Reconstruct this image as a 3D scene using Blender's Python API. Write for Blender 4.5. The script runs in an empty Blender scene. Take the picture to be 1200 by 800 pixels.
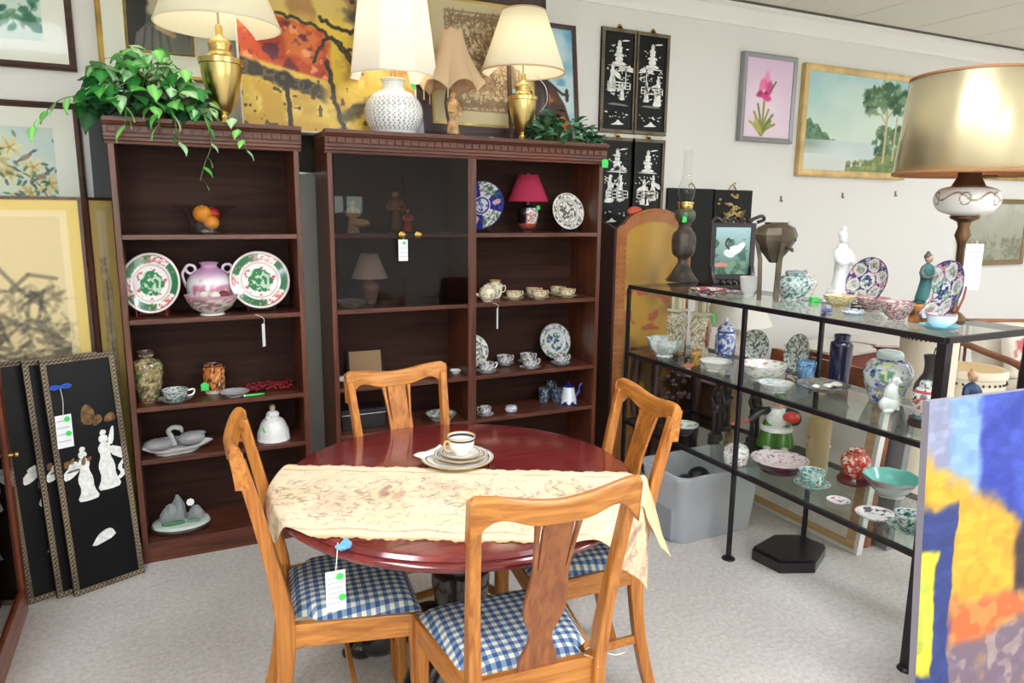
import bpy, math, random
import numpy as np
from math import sin, cos, pi, radians, sqrt, atan2
from mathutils import Vector, Matrix

# ------------------------------------------------------------------ camera, world, exposure
SC = bpy.context.scene
COL = SC.collection
FPX = 843.34                       # focal length in pixels of a 1200 x 800 frame
YAW, PITCH, ROLL, EYE = 0.44814388, 0.17998467, -0.01026949, 1.5
_f = np.array([sin(YAW)*cos(PITCH), cos(YAW)*cos(PITCH), -sin(PITCH)])
_r0 = np.array([cos(YAW), -sin(YAW), 0.0]); _d0 = np.cross(_f, _r0)
_r = _r0*cos(ROLL) + _d0*sin(ROLL); _d = -_r0*sin(ROLL) + _d0*cos(ROLL)
MC = np.array([_r, _d, _f])
cam = bpy.data.cameras.new('camera'); camo = bpy.data.objects.new('camera', cam); COL.objects.link(camo)
cam.sensor_width = 36.0; cam.lens = 36.0*FPX/1200.0; cam.clip_start = 0.05
camo.matrix_world = Matrix([[_r[0], -_d[0], -_f[0], 0], [_r[1], -_d[1], -_f[1], 0], [_r[2], -_d[2], -_f[2], EYE], [0, 0, 0, 1]])
SC.camera = camo
SC.view_settings.view_transform = 'Standard'; SC.view_settings.look = 'None'
SC.view_settings.gamma = 1.0; SC.view_settings.use_curve_mapping = False
SC.view_settings.exposure = 0.75
SC.cycles.use_denoising = True
SC.cycles.max_bounces = 8; SC.cycles.transparent_max_bounces = 16
SC.cycles.sample_clamp_indirect = 6.0
W_ = bpy.data.worlds.new('world'); SC.world = W_; W_.use_nodes = True
W_.node_tree.nodes['Background'].inputs[0].default_value = (1.0, 0.98, 0.95, 1)
W_.node_tree.nodes['Background'].inputs[1].default_value = 4.0
LIGHT_POWER = 13.0                 # emission of the ceiling light diffusers

# the room
WALL_Y, CEIL_Z = 3.75, 2.79
RX0, RX1, RY0 = -3.2, 7.6, -4.2

# ------------------------------------------------------------------ pixel -> place helpers (photo frame 1200 x 800)
def ray(x, y): return MC.T @ np.array([x-600.0, y-400.0, FPX])
def atz(x, y, z):
    d = ray(x, y); t = (z-EYE)/d[2]; return Vector((d[0]*t, d[1]*t, z))
def aty(x, y, Y):
    d = ray(x, y); t = Y/d[1]; return Vector((d[0]*t, Y, EYE+d[2]*t))
def atx(x, y, X):
    d = ray(x, y); t = X/d[0]; return Vector((X, d[1]*t, EYE+d[2]*t))
def colx(x, Y, z):                 # point of depth Y and height z seen in picture column x
    k = (x-600.0)/FPX; a = _r - k*_f
    return Vector((-(a[1]*Y + a[2]*(z-EYE))/a[0], Y, z))
def coly(px, X, z):                 # the same for a given X
    k = (px-600.0)/FPX; a = _r - k*_f
    return Vector((X, -(a[0]*X + a[2]*(z-EYE))/a[1], z))
def mpp(p): return float(_f @ (np.array(p)-np.array([0, 0, EYE])))/FPX      # metres per pixel there

# ------------------------------------------------------------------ colours and noise
def lin(c):
    c = np.asarray(c, float)/255.0
    return np.where(c <= 0.04045, c/12.92, ((c+0.055)/1.055)**2.4)
def L4(c): return tuple(float(v) for v in lin(c)) + (1.0,)
def _hash(i, j, k, seed):
    h = (i.astype(np.int64)*374761393 + j.astype(np.int64)*668265263 + k.astype(np.int64)*2147483647 + seed*1274126177) & 0xffffffff
    h = ((h ^ (h >> 13))*1274126177) & 0xffffffff
    return ((h ^ (h >> 16)) & 0xffff)/65535.0
def vnoise(x, y, z, seed=0):
    xi, yi, zi = np.floor(x), np.floor(y), np.floor(z)
    fx, fy, fz = x-xi, y-yi, z-zi
    fx, fy, fz = fx*fx*(3-2*fx), fy*fy*(3-2*fy), fz*fz*(3-2*fz)
    r = 0
    for a in (0, 1):
        for b in (0, 1):
            for c in (0, 1):
                w = (fx if a else 1-fx)*(fy if b else 1-fy)*(fz if c else 1-fz)
                r = r + w*_hash(xi+a, yi+b, zi+c, seed)
    return r
def fbm3(x, y, z, seed=0, octv=3):
    r, a, t = 0, 1.0, 0
    for o in range(octv):
        r = r + a*vnoise(x*2**o, y*2**o, z*2**o, seed+o*17); t += a; a *= 0.5
    return r/t
def sstep(a, b, x):
    t = np.clip((x-a)/(b-a), 0, 1); return t*t*(3-2*t)

# ------------------------------------------------------------------ materials
MATS = {}
def _new(name):
    m = bpy.data.materials.new(name); m.use_nodes = True
    nt = m.node_tree; return m, nt, nt.nodes['Principled BSDF']
def plain(name, c, rough=0.5, metal=0.0, coat=0.0, spec=0.5, bump=0.0, bscale=200, emit=0.0, sheen=0.0, var=0.0, vscale=8.0):
    if name in MATS: return MATS[name]
    m, nt, b = _new(name)
    b.inputs['Base Color'].default_value = L4(c); b.inputs['Roughness'].default_value = rough
    b.inputs['Metallic'].default_value = metal; b.inputs['Coat Weight'].default_value = coat
    b.inputs['Coat Roughness'].default_value = 0.08
    b.inputs['Specular IOR Level'].default_value = spec; b.inputs['Sheen Weight'].default_value = sheen
    if emit: b.inputs['Emission Color'].default_value = L4(c); b.inputs['Emission Strength'].default_value = emit
    if bump or var:
        tc = nt.nodes.new('ShaderNodeTexCoord'); no = nt.nodes.new('ShaderNodeTexNoise')
        no.inputs['Scale'].default_value = bscale if bump else vscale; no.inputs['Detail'].default_value = 4
        nt.links.new(tc.outputs['Object'], no.inputs['Vector'])
        if bump:
            bp = nt.nodes.new('ShaderNodeBump'); bp.inputs['Strength'].default_value = bump; bp.inputs['Distance'].default_value = 0.004
            nt.links.new(no.outputs['Fac'], bp.inputs['Height']); nt.links.new(bp.outputs['Normal'], b.inputs['Normal'])
        if var:
            n2 = nt.nodes.new('ShaderNodeTexNoise'); n2.inputs['Scale'].default_value = vscale; n2.inputs['Detail'].default_value = 5
            nt.links.new(tc.outputs['Object'], n2.inputs['Vector'])
            mx = nt.nodes.new('ShaderNodeMix'); mx.data_type = 'RGBA'
            k = np.asarray(c, float)
            mx.inputs['A'].default_value = L4(np.clip(k*(1-var), 0, 255)); mx.inputs['B'].default_value = L4(np.clip(k*(1+var), 0, 255))
            rp = nt.nodes.new('ShaderNodeMapRange'); rp.inputs['From Min'].default_value = 0.35; rp.inputs['From Max'].default_value = 0.65
            nt.links.new(n2.outputs['Fac'], rp.inputs['Value']); nt.links.new(rp.outputs['Result'], mx.inputs['Factor'])
            nt.links.new(mx.outputs['Result'], b.inputs['Base Color'])
    MATS[name] = m; return m
def wood(name, c1, c2, axis='X', rough=0.35, coat=0.15, scale=14.0, stretch=0.06, spec=0.4):
    if name in MATS: return MATS[name]
    m, nt, b = _new(name)
    tc = nt.nodes.new('ShaderNodeTexCoord'); mp = nt.nodes.new('ShaderNodeMapping')
    s = [scale]*3; s['XYZ'.index(axis)] = scale*stretch
    mp.inputs['Scale'].default_value = s
    no = nt.nodes.new('ShaderNodeTexNoise'); no.inputs['Scale'].default_value = 3.0; no.inputs['Detail'].default_value = 6; no.inputs['Distortion'].default_value = 0.8
    cr = nt.nodes.new('ShaderNodeValToRGB')
    cr.color_ramp.elements[0].position = 0.32; cr.color_ramp.elements[0].color = L4(c1)
    cr.color_ramp.elements[1].position = 0.68; cr.color_ramp.elements[1].color = L4(c2)
    nt.links.new(tc.outputs['Object'], mp.inputs['Vector']); nt.links.new(mp.outputs['Vector'], no.inputs['Vector'])
    nt.links.new(no.outputs['Fac'], cr.inputs['Fac']); nt.links.new(cr.outputs['Color'], b.inputs['Base Color'])
    bp = nt.nodes.new('ShaderNodeBump'); bp.inputs['Strength'].default_value = 0.08; bp.inputs['Distance'].default_value = 0.002
    nt.links.new(no.outputs['Fac'], bp.inputs['Height']); nt.links.new(bp.outputs['Normal'], b.inputs['Normal'])
    b.inputs['Roughness'].default_value = rough; b.inputs['Coat Weight'].default_value = coat; b.inputs['Coat Roughness'].default_value = 0.12
    b.inputs['Specular IOR Level'].default_value = spec
    MATS[name] = m; return m
def painted(name, rough=0.5, coat=0.0, metal=0.0, bump=0.0, bscale=300, spec=0.5):
    if name in MATS: return MATS[name]
    m, nt, b = _new(name)
    at = nt.nodes.new('ShaderNodeAttribute'); at.attribute_name = 'Col'
    nt.links.new(at.outputs['Color'], b.inputs['Base Color'])
    b.inputs['Roughness'].default_value = rough; b.inputs['Coat Weight'].default_value = coat; b.inputs['Coat Roughness'].default_value = 0.05
    b.inputs['Metallic'].default_value = metal; b.inputs['Specular IOR Level'].default_value = spec
    if bump:
        tc = nt.nodes.new('ShaderNodeTexCoord'); no = nt.nodes.new('ShaderNodeTexNoise'); no.inputs['Scale'].default_value = bscale
        nt.links.new(tc.outputs['Object'], no.inputs['Vector'])
        bp = nt.nodes.new('ShaderNodeBump'); bp.inputs['Strength'].default_value = bump; bp.inputs['Distance'].default_value = 0.003
        nt.links.new(no.outputs['Fac'], bp.inputs['Height']); nt.links.new(bp.outputs['Normal'], b.inputs['Normal'])
    MATS[name] = m; return m
def glass(name, tint=(240, 248, 245), ior=1.45, rough=0.02, boost=1.0, haze=0.0):
    if name in MATS: return MATS[name]
    m = bpy.data.materials.new(name); m.use_nodes = True; nt = m.node_tree
    nt.nodes.remove(nt.nodes['Principled BSDF']); out = nt.nodes['Material Output']
    fr = nt.nodes.new('ShaderNodeFresnel'); fr.inputs['IOR'].default_value = ior
    tr = nt.nodes.new('ShaderNodeBsdfTransparent'); tr.inputs['Color'].default_value = L4(tint)
    gl = nt.nodes.new('ShaderNodeBsdfGlossy'); gl.inputs['Roughness'].default_value = rough
    mu = nt.nodes.new('ShaderNodeMath'); mu.operation = 'MULTIPLY'; mu.inputs[1].default_value = boost; mu.use_clamp = True
    mx = nt.nodes.new('ShaderNodeMixShader')
    ge = nt.nodes.new('ShaderNodeNewGeometry'); fb = nt.nodes.new('ShaderNodeMath'); fb.operation = 'SUBTRACT'; fb.inputs[0].default_value = 1.0
    m0 = nt.nodes.new('ShaderNodeMath'); m0.operation = 'MULTIPLY'                     # reflect on the outer face only
    nt.links.new(ge.outputs['Backfacing'], fb.inputs[1]); nt.links.new(fr.outputs[0], m0.inputs[0]); nt.links.new(fb.outputs[0], m0.inputs[1])
    nt.links.new(m0.outputs[0], mu.inputs[0]); nt.links.new(mu.outputs[0], mx.inputs[0])
    nt.links.new(tr.outputs[0], mx.inputs[1]); nt.links.new(gl.outputs[0], mx.inputs[2])
    last = mx
    if haze:
        df = nt.nodes.new('ShaderNodeBsdfDiffuse'); df.inputs['Color'].default_value = L4(tint)
        tl = nt.nodes.new('ShaderNodeBsdfTranslucent'); tl.inputs['Color'].default_value = L4(tint)
        m1 = nt.nodes.new('ShaderNodeMixShader'); m1.inputs[0].default_value = 0.5
        nt.links.new(df.outputs[0], m1.inputs[1]); nt.links.new(tl.outputs[0], m1.inputs[2])
        m2 = nt.nodes.new('ShaderNodeMixShader'); m2.inputs[0].default_value = haze
        nt.links.new(mx.outputs[0], m2.inputs[1]); nt.links.new(m1.outputs[0], m2.inputs[2]); last = m2
    nt.links.new(last.outputs[0], out.inputs['Surface'])
    MATS[name] = m; return m
def shade_mat(name, c, tr=0.4, rough=0.8):           # lamp shade cloth: diffuse and translucent
    if name in MATS: return MATS[name]
    m = bpy.data.materials.new(name); m.use_nodes = True; nt = m.node_tree
    nt.nodes.remove(nt.nodes['Principled BSDF']); out = nt.nodes['Material Output']
    df = nt.nodes.new('ShaderNodeBsdfDiffuse'); df.inputs['Color'].default_value = L4(c)
    tl = nt.nodes.new('ShaderNodeBsdfTranslucent'); tl.inputs['Color'].default_value = L4(c)
    mx = nt.nodes.new('ShaderNodeMixShader'); mx.inputs[0].default_value = tr
    nt.links.new(df.outputs[0], mx.inputs[1]); nt.links.new(tl.outputs[0], mx.inputs[2]); nt.links.new(mx.outputs[0], out.inputs['Surface'])
    MATS[name] = m; return m

# ------------------------------------------------------------------ mesh building
class MB:
    def __init__(s): s.v, s.f, s.c, s.n, s.M = [], [], [], 0, Matrix.Identity(4)
    def at(s, loc=(0, 0, 0), rot=(0, 0, 0), sc=(1, 1, 1)):
        from mathutils import Euler
        s.M = Matrix.LocRotScale(Vector(loc), Euler(rot), Vector(sc)); return s
    def add(s, V, F, col=None):
        V = np.asarray(V, float).reshape(-1, 3)
        m = np.array(s.M); V = V @ m[:3, :3].T + m[:3, 3]
        flip = np.linalg.det(m[:3, :3]) < 0
        s.v.append(V); b = s.n
        for f in F: s.f.append([i+b for i in (f[::-1] if flip else f)])
        if col is None: col = np.ones((len(V), 3))
        col = np.broadcast_to(np.asarray(col, float), (len(V), 3)); s.c.append(col); s.n += len(V); return s
    def box(s, c, d, col=None):
        x, y, z = c; a, b, e = d[0]/2, d[1]/2, d[2]/2
        V = [(x+i*a, y+j*b, z+k*e) for i in (-1, 1) for j in (-1, 1) for k in (-1, 1)]
        return s.add(V, [(0, 1, 3, 2), (4, 6, 7, 5), (0, 4, 5, 1), (2, 3, 7, 6), (0, 2, 6, 4), (1, 5, 7, 3)], col)
    def b2(s, x0, x1, y0, y1, z0, z1, col=None): return s.box(((x0+x1)/2, (y0+y1)/2, (z0+z1)/2), (x1-x0, y1-y0, z1-z0), col)
    def lathe(s, prof, n=32, col=None, rf=None, th0=0.0):
        P = np.array(prof, float); k = len(P); th = th0 + np.arange(n)*2*pi/n
        V = np.empty((k, n, 3)); V[:, :, 0] = P[:, 0:1]*np.cos(th); V[:, :, 1] = P[:, 0:1]*np.sin(th); V[:, :, 2] = P[:, 1:2]
        if rf is not None:
            g = rf(np.broadcast_to(th, (k, n)), np.broadcast_to(P[:, 1:2], (k, n))); V[:, :, 0] *= g; V[:, :, 1] *= g
        F = []
        for i in range(k-1):
            for j in range(n):
                a, b = i*n+j, i*n+(j+1) % n; F.append((a, b, b+n, a+n))
        if P[0, 0] > 1e-6: F.append(tuple(range(n-1, -1, -1)))
        if P[-1, 0] > 1e-6: F.append(tuple((k-1)*n+j for j in range(n)))
        C = None
        if col is not None:
            if callable(col):
                TH = np.broadcast_to(th, (k, n)).ravel(); S = np.repeat(np.arange(k)/(k-1), n)
                C = lin(col(TH, np.repeat(P[:, 0], n), np.repeat(P[:, 1], n), S, V.reshape(-1, 3)))
            else: C = lin(col)
        return s.add(V, F, C)
    def tube(s, pts, r, n=8, col=None, flat=1.0):
        P = [Vector(p) for p in pts]; k = len(P); R = r if hasattr(r, '__len__') else [r]*k
        V, F = [], []; t = (P[1]-P[0]).normalized(); up = Vector((0, 0, 1)) if abs(t.z) < 0.9 else Vector((1, 0, 0))
        for i in range(k):
            t = (P[min(i+1, k-1)]-P[max(i-1, 0)]).normalized()
            u = up - t*up.dot(t)
            if u.length < 1e-5: u = t.orthogonal()
            u.normalize(); w = t.cross(u); up = u
            for j in range(n):
                a = 2*pi*j/n; q = P[i] + (u*cos(a) + w*sin(a)*flat)*R[i]; V.append(tuple(q))
        for i in range(k-1):
            for j in range(n):
                a, b = i*n+j, i*n+(j+1) % n; F.append((a, b, b+n, a+n))
        F.append(tuple(range(n-1, -1, -1))); F.append(tuple((k-1)*n+j for j in range(n)))
        return s.add(V, F, None if col is None else lin(col))
    def ell(s, c, r, n=14, m=9, col=None):
        V, F = [], []
        for i in range(m+1):
            p = pi*i/m
            for j in range(n):
                a = 2*pi*j/n; V.append((c[0]+r[0]*sin(p)*cos(a), c[1]+r[1]*sin(p)*sin(a), c[2]-r[2]*cos(p)))
        for i in range(m):
            for j in range(n):
                a, b = i*n+j, i*n+(j+1) % n; F.append((a, b, b+n, a+n))
        return s.add(V, F, None if col is None else lin(col))
    def prism(s, poly, d, axis='Y', o=0.0, col=None):     # polygon extruded by d along the axis, starting at o
        n = len(poly); V = []
        for k in (o, o+d):
            for a, b in poly: V.append((a, k, b) if axis == 'Y' else (a, b, k) if axis == 'Z' else (k, a, b))
        ar = sum(poly[i][0]*poly[(i+1) % n][1]-poly[(i+1) % n][0]*poly[i][1] for i in range(n))
        sgn = (ar > 0) == (axis != 'Y')
        F = [tuple(range(n)), tuple(range(2*n-1, n-1, -1))] + [(i, i+n, (i+1) % n+n, (i+1) % n) for i in range(n)]
        if sgn: F = [f[::-1] for f in F]
        if d < 0: F = [f[::-1] for f in F]
        return s.add(V, F, None if col is None else lin(col))
    def grid(s, V, col=None, closed=False):               # V: (a,b,3) array
        V = np.asarray(V, float); a, b = V.shape[:2]; F = []
        for i in range(a-1):
            for j in range(b if closed else b-1):
                F.append((i*b+j, i*b+(j+1) % b, (i+1)*b+(j+1) % b, (i+1)*b+j))
        return s.add(V, F, None if col is None else np.asarray(col).reshape(-1, 3))
    def build(s, name, mat, parent=None, smooth=True, bevel=0.0, seg=2, loc=None, rot=None, solid=0.0, angle=40):
        me = bpy.data.meshes.new(name)
        V = np.concatenate(s.v); me.from_pydata(V.tolist(), [], s.f)
        C = np.concatenate(s.c)
        if not np.all(C == 1.0) or mat.name.startswith('p_'):
            at = me.color_attributes.new('Col', 'FLOAT_COLOR', 'POINT')
            at.data.foreach_set('color', np.c_[C, np.ones(len(C))].astype(np.float32).ravel())
        me.materials.append(mat)
        o = bpy.data.objects.new(name, me); COL.objects.link(o)
        if smooth:
            me.shade_smooth()
            me.set_sharp_from_angle(angle=radians(angle))
        if parent: o.parent = parent
        if loc is not None: o.location = loc
        if rot is not None: o.rotation_euler = rot
        if solid:
            md = o.modifiers.new('thickness', 'SOLIDIFY'); md.thickness = solid; md.offset = 0
        if bevel:
            md = o.modifiers.new('edges', 'BEVEL'); md.width = bevel; md.segments = seg; md.limit_method = 'ANGLE'; md.angle_limit = radians(35)
        return o
def tag(o, label, cat, group=None):
    o['label'] = label; o['category'] = cat
    if group: o['group'] = group
    return o
def thing(name, label, cat, loc=(0, 0, 0), rz=0.0, group=None, rot=None):
    o = bpy.data.objects.new(name, None); COL.objects.link(o); o.empty_display_size = 0.05
    o.location = loc; o.rotation_euler = rot if rot is not None else (0, 0, rz)
    return tag(o, label, cat, group)
def struct(o): o['kind'] = 'structure'; return o
def dup(o, parent=None):
    c = o.copy(); COL.objects.link(c)
    if parent: c.parent = parent
    for ch in list(o.children): dup(ch, c)
    return c
def smooth_prof(P, k=5):                                   # Catmull-Rom through the profile points
    P = np.array(P, float); Q = []
    for i in range(len(P)-1):
        p0, p1, p2, p3 = P[max(i-1, 0)], P[i], P[i+1], P[min(i+2, len(P)-1)]
        for t in np.arange(k)/k:
            q = 0.5*((2*p1)+(-p0+p2)*t+(2*p0-5*p1+4*p2-p3)*t*t+(-p0+3*p1-3*p2+p3)*t**3); Q.append(q)
    Q.append(P[-1]); Q = np.array(Q); Q[:, 0] = np.maximum(Q[:, 0], 0); return Q
def curve3(P, k=6):
    P = np.array(P, float); Q = []
    for i in range(len(P)-1):
        p0, p1, p2, p3 = P[max(i-1, 0)], P[i], P[i+1], P[min(i+2, len(P)-1)]
        for t in np.arange(k)/k: Q.append(0.5*((2*p1)+(-p0+p2)*t+(2*p0-5*p1+4*p2-p3)*t*t+(-p0+3*p1-3*p2+p3)*t**3))
    Q.append(P[-1]); return [tuple(q) for q in Q]

# ------------------------------------------------------------------ painted canvases (colour of a picture, painted point by point)
class Cv:
    def __init__(s, w, h, n=110):
        s.w, s.h = w, h; s.ny = n; s.nx = max(8, int(n*w/h)); s.a = w/h
        x = np.linspace(0, s.a, s.nx); y = np.linspace(0, 1, s.ny); s.x, s.y = np.meshgrid(x, y)
        s.c = np.zeros((s.ny, s.nx, 3)); s.rnd = random.Random(int(n*w*1000)+int(h*977))
    def fill(s, c): s.c[:] = c; return s
    def mix(s, m, c): s.c += (np.asarray(c, float)-s.c)*np.clip(m, 0, 1)[..., None]; return s
    def vgrad(s, c0, c1): s.c[:] = np.asarray(c0, float)+(np.asarray(c1, float)-np.asarray(c0, float))*s.y[..., None]; return s
    def n(s, sc, seed=0, o=3, sx=1.0): return fbm3(s.x*sc*sx, s.y*sc, s.x*0+seed*3.7, seed, o)
    def ell(s, cx, cy, rx, ry, c, a=1.0, rot=0.0, soft=0.25, wob=0.0):
        dx, dy = s.x-cx, s.y-cy; u = (dx*cos(rot)+dy*sin(rot))/rx; v = (-dx*sin(rot)+dy*cos(rot))/ry
        d = np.sqrt(u*u+v*v)
        if wob: d = d + wob*(s.n(3.0/max(rx, ry)*0.5, 7)-0.5)*2
        return s.mix(a*(1-sstep(1-soft, 1+soft, d)), c)
    def line(s, pts, wd, c, a=1.0):
        for (x0, y0), (x1, y1) in zip(pts[:-1], pts[1:]):
            m = wd*2
            i0 = max(0, int((min(y0, y1)-m)*(s.ny-1))); i1 = min(s.ny, int((max(y0, y1)+m)*(s.ny-1))+2)
            k = (s.nx-1)/s.a
            j0 = max(0, int((min(x0, x1)-m)*k)); j1 = min(s.nx, int((max(x0, x1)+m)*k)+2)
            if i1 <= i0 or j1 <= j0: continue
            X, Y = s.x[i0:i1, j0:j1], s.y[i0:i1, j0:j1]
            dx, dy = x1-x0, y1-y0; L = dx*dx+dy*dy+1e-12
            t = np.clip(((X-x0)*dx+(Y-y0)*dy)/L, 0, 1)
            d = np.hypot(X-x0-t*dx, Y-y0-t*dy)
            m_ = a*(1-sstep(wd*0.5, wd*0.5+0.006, d)); q = s.c[i0:i1, j0:j1]; q += (np.asarray(c, float)-q)*m_[..., None]
        return s
    def poly(s, P, c, a=1.0):
        ins = np.zeros(s.x.shape, bool); n = len(P)
        for i in range(n):
            (x0, y0), (x1, y1) = P[i], P[(i+1) % n]
            if y0 == y1: continue
            ins ^= ((y0 > s.y) != (y1 > s.y)) & (s.x < (x1-x0)*(s.y-y0)/(y1-y0)+x0)
        return s.mix(ins*a, c)
    def scrib(s, k, box, ln, wd, cols, a=0.7, wav=0.6):
        x0, x1, y0, y1 = box; R = s.rnd
        for _ in range(k):
            x, y, t = R.uniform(x0, x1), R.uniform(y0, y1), R.uniform(0, 6.28); P = [(x, y)]
            for i in range(4):
                t += R.uniform(-wav, wav); x += ln/4*cos(t); y += ln/4*sin(t); P.append((x, y))
            s.line(P, wd, R.choice(cols), a*R.uniform(0.5, 1))
        return s
    def leaf(s, x, y, ln, wd, rot, c, a=1.0): return s.ell(x+cos(rot)*ln/2, y+sin(rot)*ln/2, ln/2, wd/2, c, a, rot, 0.2)
    def mesh(s, name, mat, parent, y=0.0, thick=0.0):      # plane in local XZ, centred, facing -Y
        V = np.empty((s.ny, s.nx, 3)); V[..., 0] = (s.x/s.a-0.5)*s.w; V[..., 1] = y; V[..., 2] = (s.y-0.5)*s.h
        mb = MB(); mb.grid(V, lin(np.clip(s.c, 0, 255)))
        if thick:
            mb.b2(-s.w/2, s.w/2, y+0.001, y+thick, -s.h/2, s.h/2, lin((225, 215, 195)))
        return mb.build(name, mat, parent, smooth=False)

# ================================================================== THE ROOM
M_wall = plain('wall_paint', (226, 222, 217), 0.85, bump=0.05, bscale=350)
M_white = plain('white_trim', (238, 233, 226), 0.6)
M_tile = plain('ceiling_tile', (234, 229, 216), 0.9, bump=0.25, bscale=160)
M_seam = plain('ceiling_seam', (150, 140, 125), 0.9)
def carpet():
    m, nt, b = _new('carpet')
    tc = nt.nodes.new('ShaderNodeTexCoord')
    n1 = nt.nodes.new('ShaderNodeTexNoise'); n1.inputs['Scale'].default_value = 55; n1.inputs['Detail'].default_value = 6; n1.inputs['Roughness'].default_value = 0.7
    n2 = nt.nodes.new('ShaderNodeTexNoise'); n2.inputs['Scale'].default_value = 2.2; n2.inputs['Detail'].default_value = 3
    a = nt.nodes.new('ShaderNodeMath'); a.operation = 'MULTIPLY_ADD'; a.inputs[1].default_value = 0.45
    cr = nt.nodes.new('ShaderNodeValToRGB')
    cr.color_ramp.elements[0].position = 0.44; cr.color_ramp.elements[0].color = L4((178, 170, 165))
    cr.color_ramp.elements[1].position = 0.92; cr.color_ramp.elements[1].color = L4((220, 213, 207))
    for n in (n1, n2): nt.links.new(tc.outputs['Object'], n.inputs['Vector'])
    nt.links.new(n2.outputs['Fac'], a.inputs[0]); nt.links.new(n1.outputs['Fac'], a.inputs[2])
    nt.links.new(a.outputs[0], cr.inputs['Fac']); nt.links.new(cr.outputs['Color'], b.inputs['Base Color'])
    n3 = nt.nodes.new('ShaderNodeTexNoise'); n3.inputs['Scale'].default_value = 260; nt.links.new(tc.outputs['Object'], n3.inputs['Vector'])
    bp = nt.nodes.new('ShaderNodeBump'); bp.inputs['Strength'].default_value = 0.5; bp.inputs['Distance'].default_value = 0.006
    nt.links.new(n3.outputs['Fac'], bp.inputs['Height']); nt.links.new(bp.outputs['Normal'], b.inputs['Normal'])
    b.inputs['Roughness'].default_value = 0.95; b.inputs['Specular IOR Level'].default_value = 0.1
    return m
struct(MB().b2(RX0-.1, RX1+.1, RY0-.1, WALL_Y+.1, -0.1, 0.0).build('floor', carpet(), smooth=False))
struct(MB().b2(RX0-.1, RX1+.1, WALL_Y, WALL_Y+.12, 0, CEIL_Z+.05).build('wall_back', M_wall, smooth=False))
struct(MB().b2(RX0-.12, RX0, RY0, WALL_Y, 0, CEIL_Z+.05).build('wall_left', M_wall, smooth=False))
struct(MB().b2(RX1, RX1+.12, RY0, WALL_Y, 0, CEIL_Z+.05).build('wall_right', M_wall, smooth=False))
# front wall: small window reflected in the doors, wide outer ones added for light
WINS = [(-2.9, 1.75, 0.75, 2.5), (2.12, 2.72, 1.40, 1.72), (4.75, 7.2, 0.75, 2.5)]
wf = MB(); y0, y1 = RY0-.12, RY0; xs = [RX0-.1] + [v for w in WINS for v in w[:2]] + [RX1+.1]
for i in range(0, len(xs), 2): wf.b2(xs[i], xs[i+1], y0, y1, 0, CEIL_Z+.05)
for x0, x1, z0, z1 in WINS: wf.b2(x0, x1, y0, y1, 0, z0).b2(x0, x1, y0, y1, z1, CEIL_Z+.05)
struct(wf.build('wall_front', M_wall, smooth=False))
for i, (x0, x1, z0, z1) in enumerate(WINS):
    w = struct(MB().b2(x0, x1, RY0-.07, RY0-.06, z0, z1).build('window_%d' % (i+1), glass('window_glass'), smooth=False)); t = .04
    for a, b, c, d in ((x0, x0+t, z0, z1), (x1-t, x1, z0, z1), (x0+t, x1-t, z0, z0+t), (x0+t, x1-t, z1-t, z1), ((x0+x1)/2-t/2, (x0+x1)/2+t/2, z0+t, z1-t)):
        MB().b2(a, b, RY0-.1, RY0-.03, c, d).build('window_frame', M_white, w, smooth=False)
    pl = bpy.data.lights.new('window_daylight', 'AREA'); pl.shape = 'RECTANGLE'; pl.size = x1-x0; pl.size_y = z1-z0; pl.cycles.is_portal = True  # portal for world light; the wide openings are added for frontal fill
    po = bpy.data.objects.new('window_daylight', pl); COL.objects.link(po); po.location = ((x0+x1)/2, RY0-.13, (z0+z1)/2); po.rotation_euler = (pi/2, 0, pi)
# ceiling: slab, tiles, crown moulding
ce = struct(MB().b2(RX0-.1, RX1+.1, RY0-.1, WALL_Y+.1, CEIL_Z+.012, CEIL_Z+.1).build('ceiling', M_seam, smooth=False))
tw, tl = 0.62, 1.24
lights = [(-0.85, 0.7), (1.63, 0.9), (4.11, -0.4), (-0.85, -1.8), (1.63, -1.8), (4.11, -1.8), (6.59, 1.5)]
tm = None; X = RX0; ti = 0
while X < RX1:
    Y = WALL_Y-.06-tl
    while Y > RY0-tl:
        if tm is None:
            o = MB().box((0, 0, 0.006), (tw-.008, tl-.008, 0.012)).build('tile', M_tile, ce, smooth=False); tm = o.data
        else:
            o = bpy.data.objects.new('tile', tm); COL.objects.link(o); o.parent = ce
        o.location = (X+tw/2, Y+tl/2, CEIL_Z); Y -= tl
    X += tw
cr = [(WALL_Y, 2.665), (WALL_Y-.012, 2.665), (WALL_Y-.02, 2.69), (WALL_Y-.055, 2.75), (WALL_Y-.075, 2.762), (WALL_Y-.075, 2.786), (WALL_Y, 2.786)]
struct(MB().prism(cr, RX1-RX0, 'X', RX0).build('trim_1', M_white, smooth=False))
struct(MB().b2(RX0, RX1, WALL_Y-.088, WALL_Y-.0755, CEIL_Z-.012, CEIL_Z).build('trim_2', plain('seam_dark', (96, 88, 82), .9), smooth=False))  # dark strip standing in for the shadow line between crown and ceiling
bb = [(WALL_Y, 0.0), (WALL_Y-.015, 0.0), (WALL_Y-.015, .09), (WALL_Y-.006, .1), (WALL_Y, .1)]
struct(MB().prism(bb, RX1-RX0, 'X', RX0).build('baseboard_back', M_white, smooth=False))
M_diff = plain('light_diffuser', (236, 242, 252), 0.6, emit=LIGHT_POWER)
places = ['above the table', 'above the left end of the room', 'near the far right end']
first = None
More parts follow.
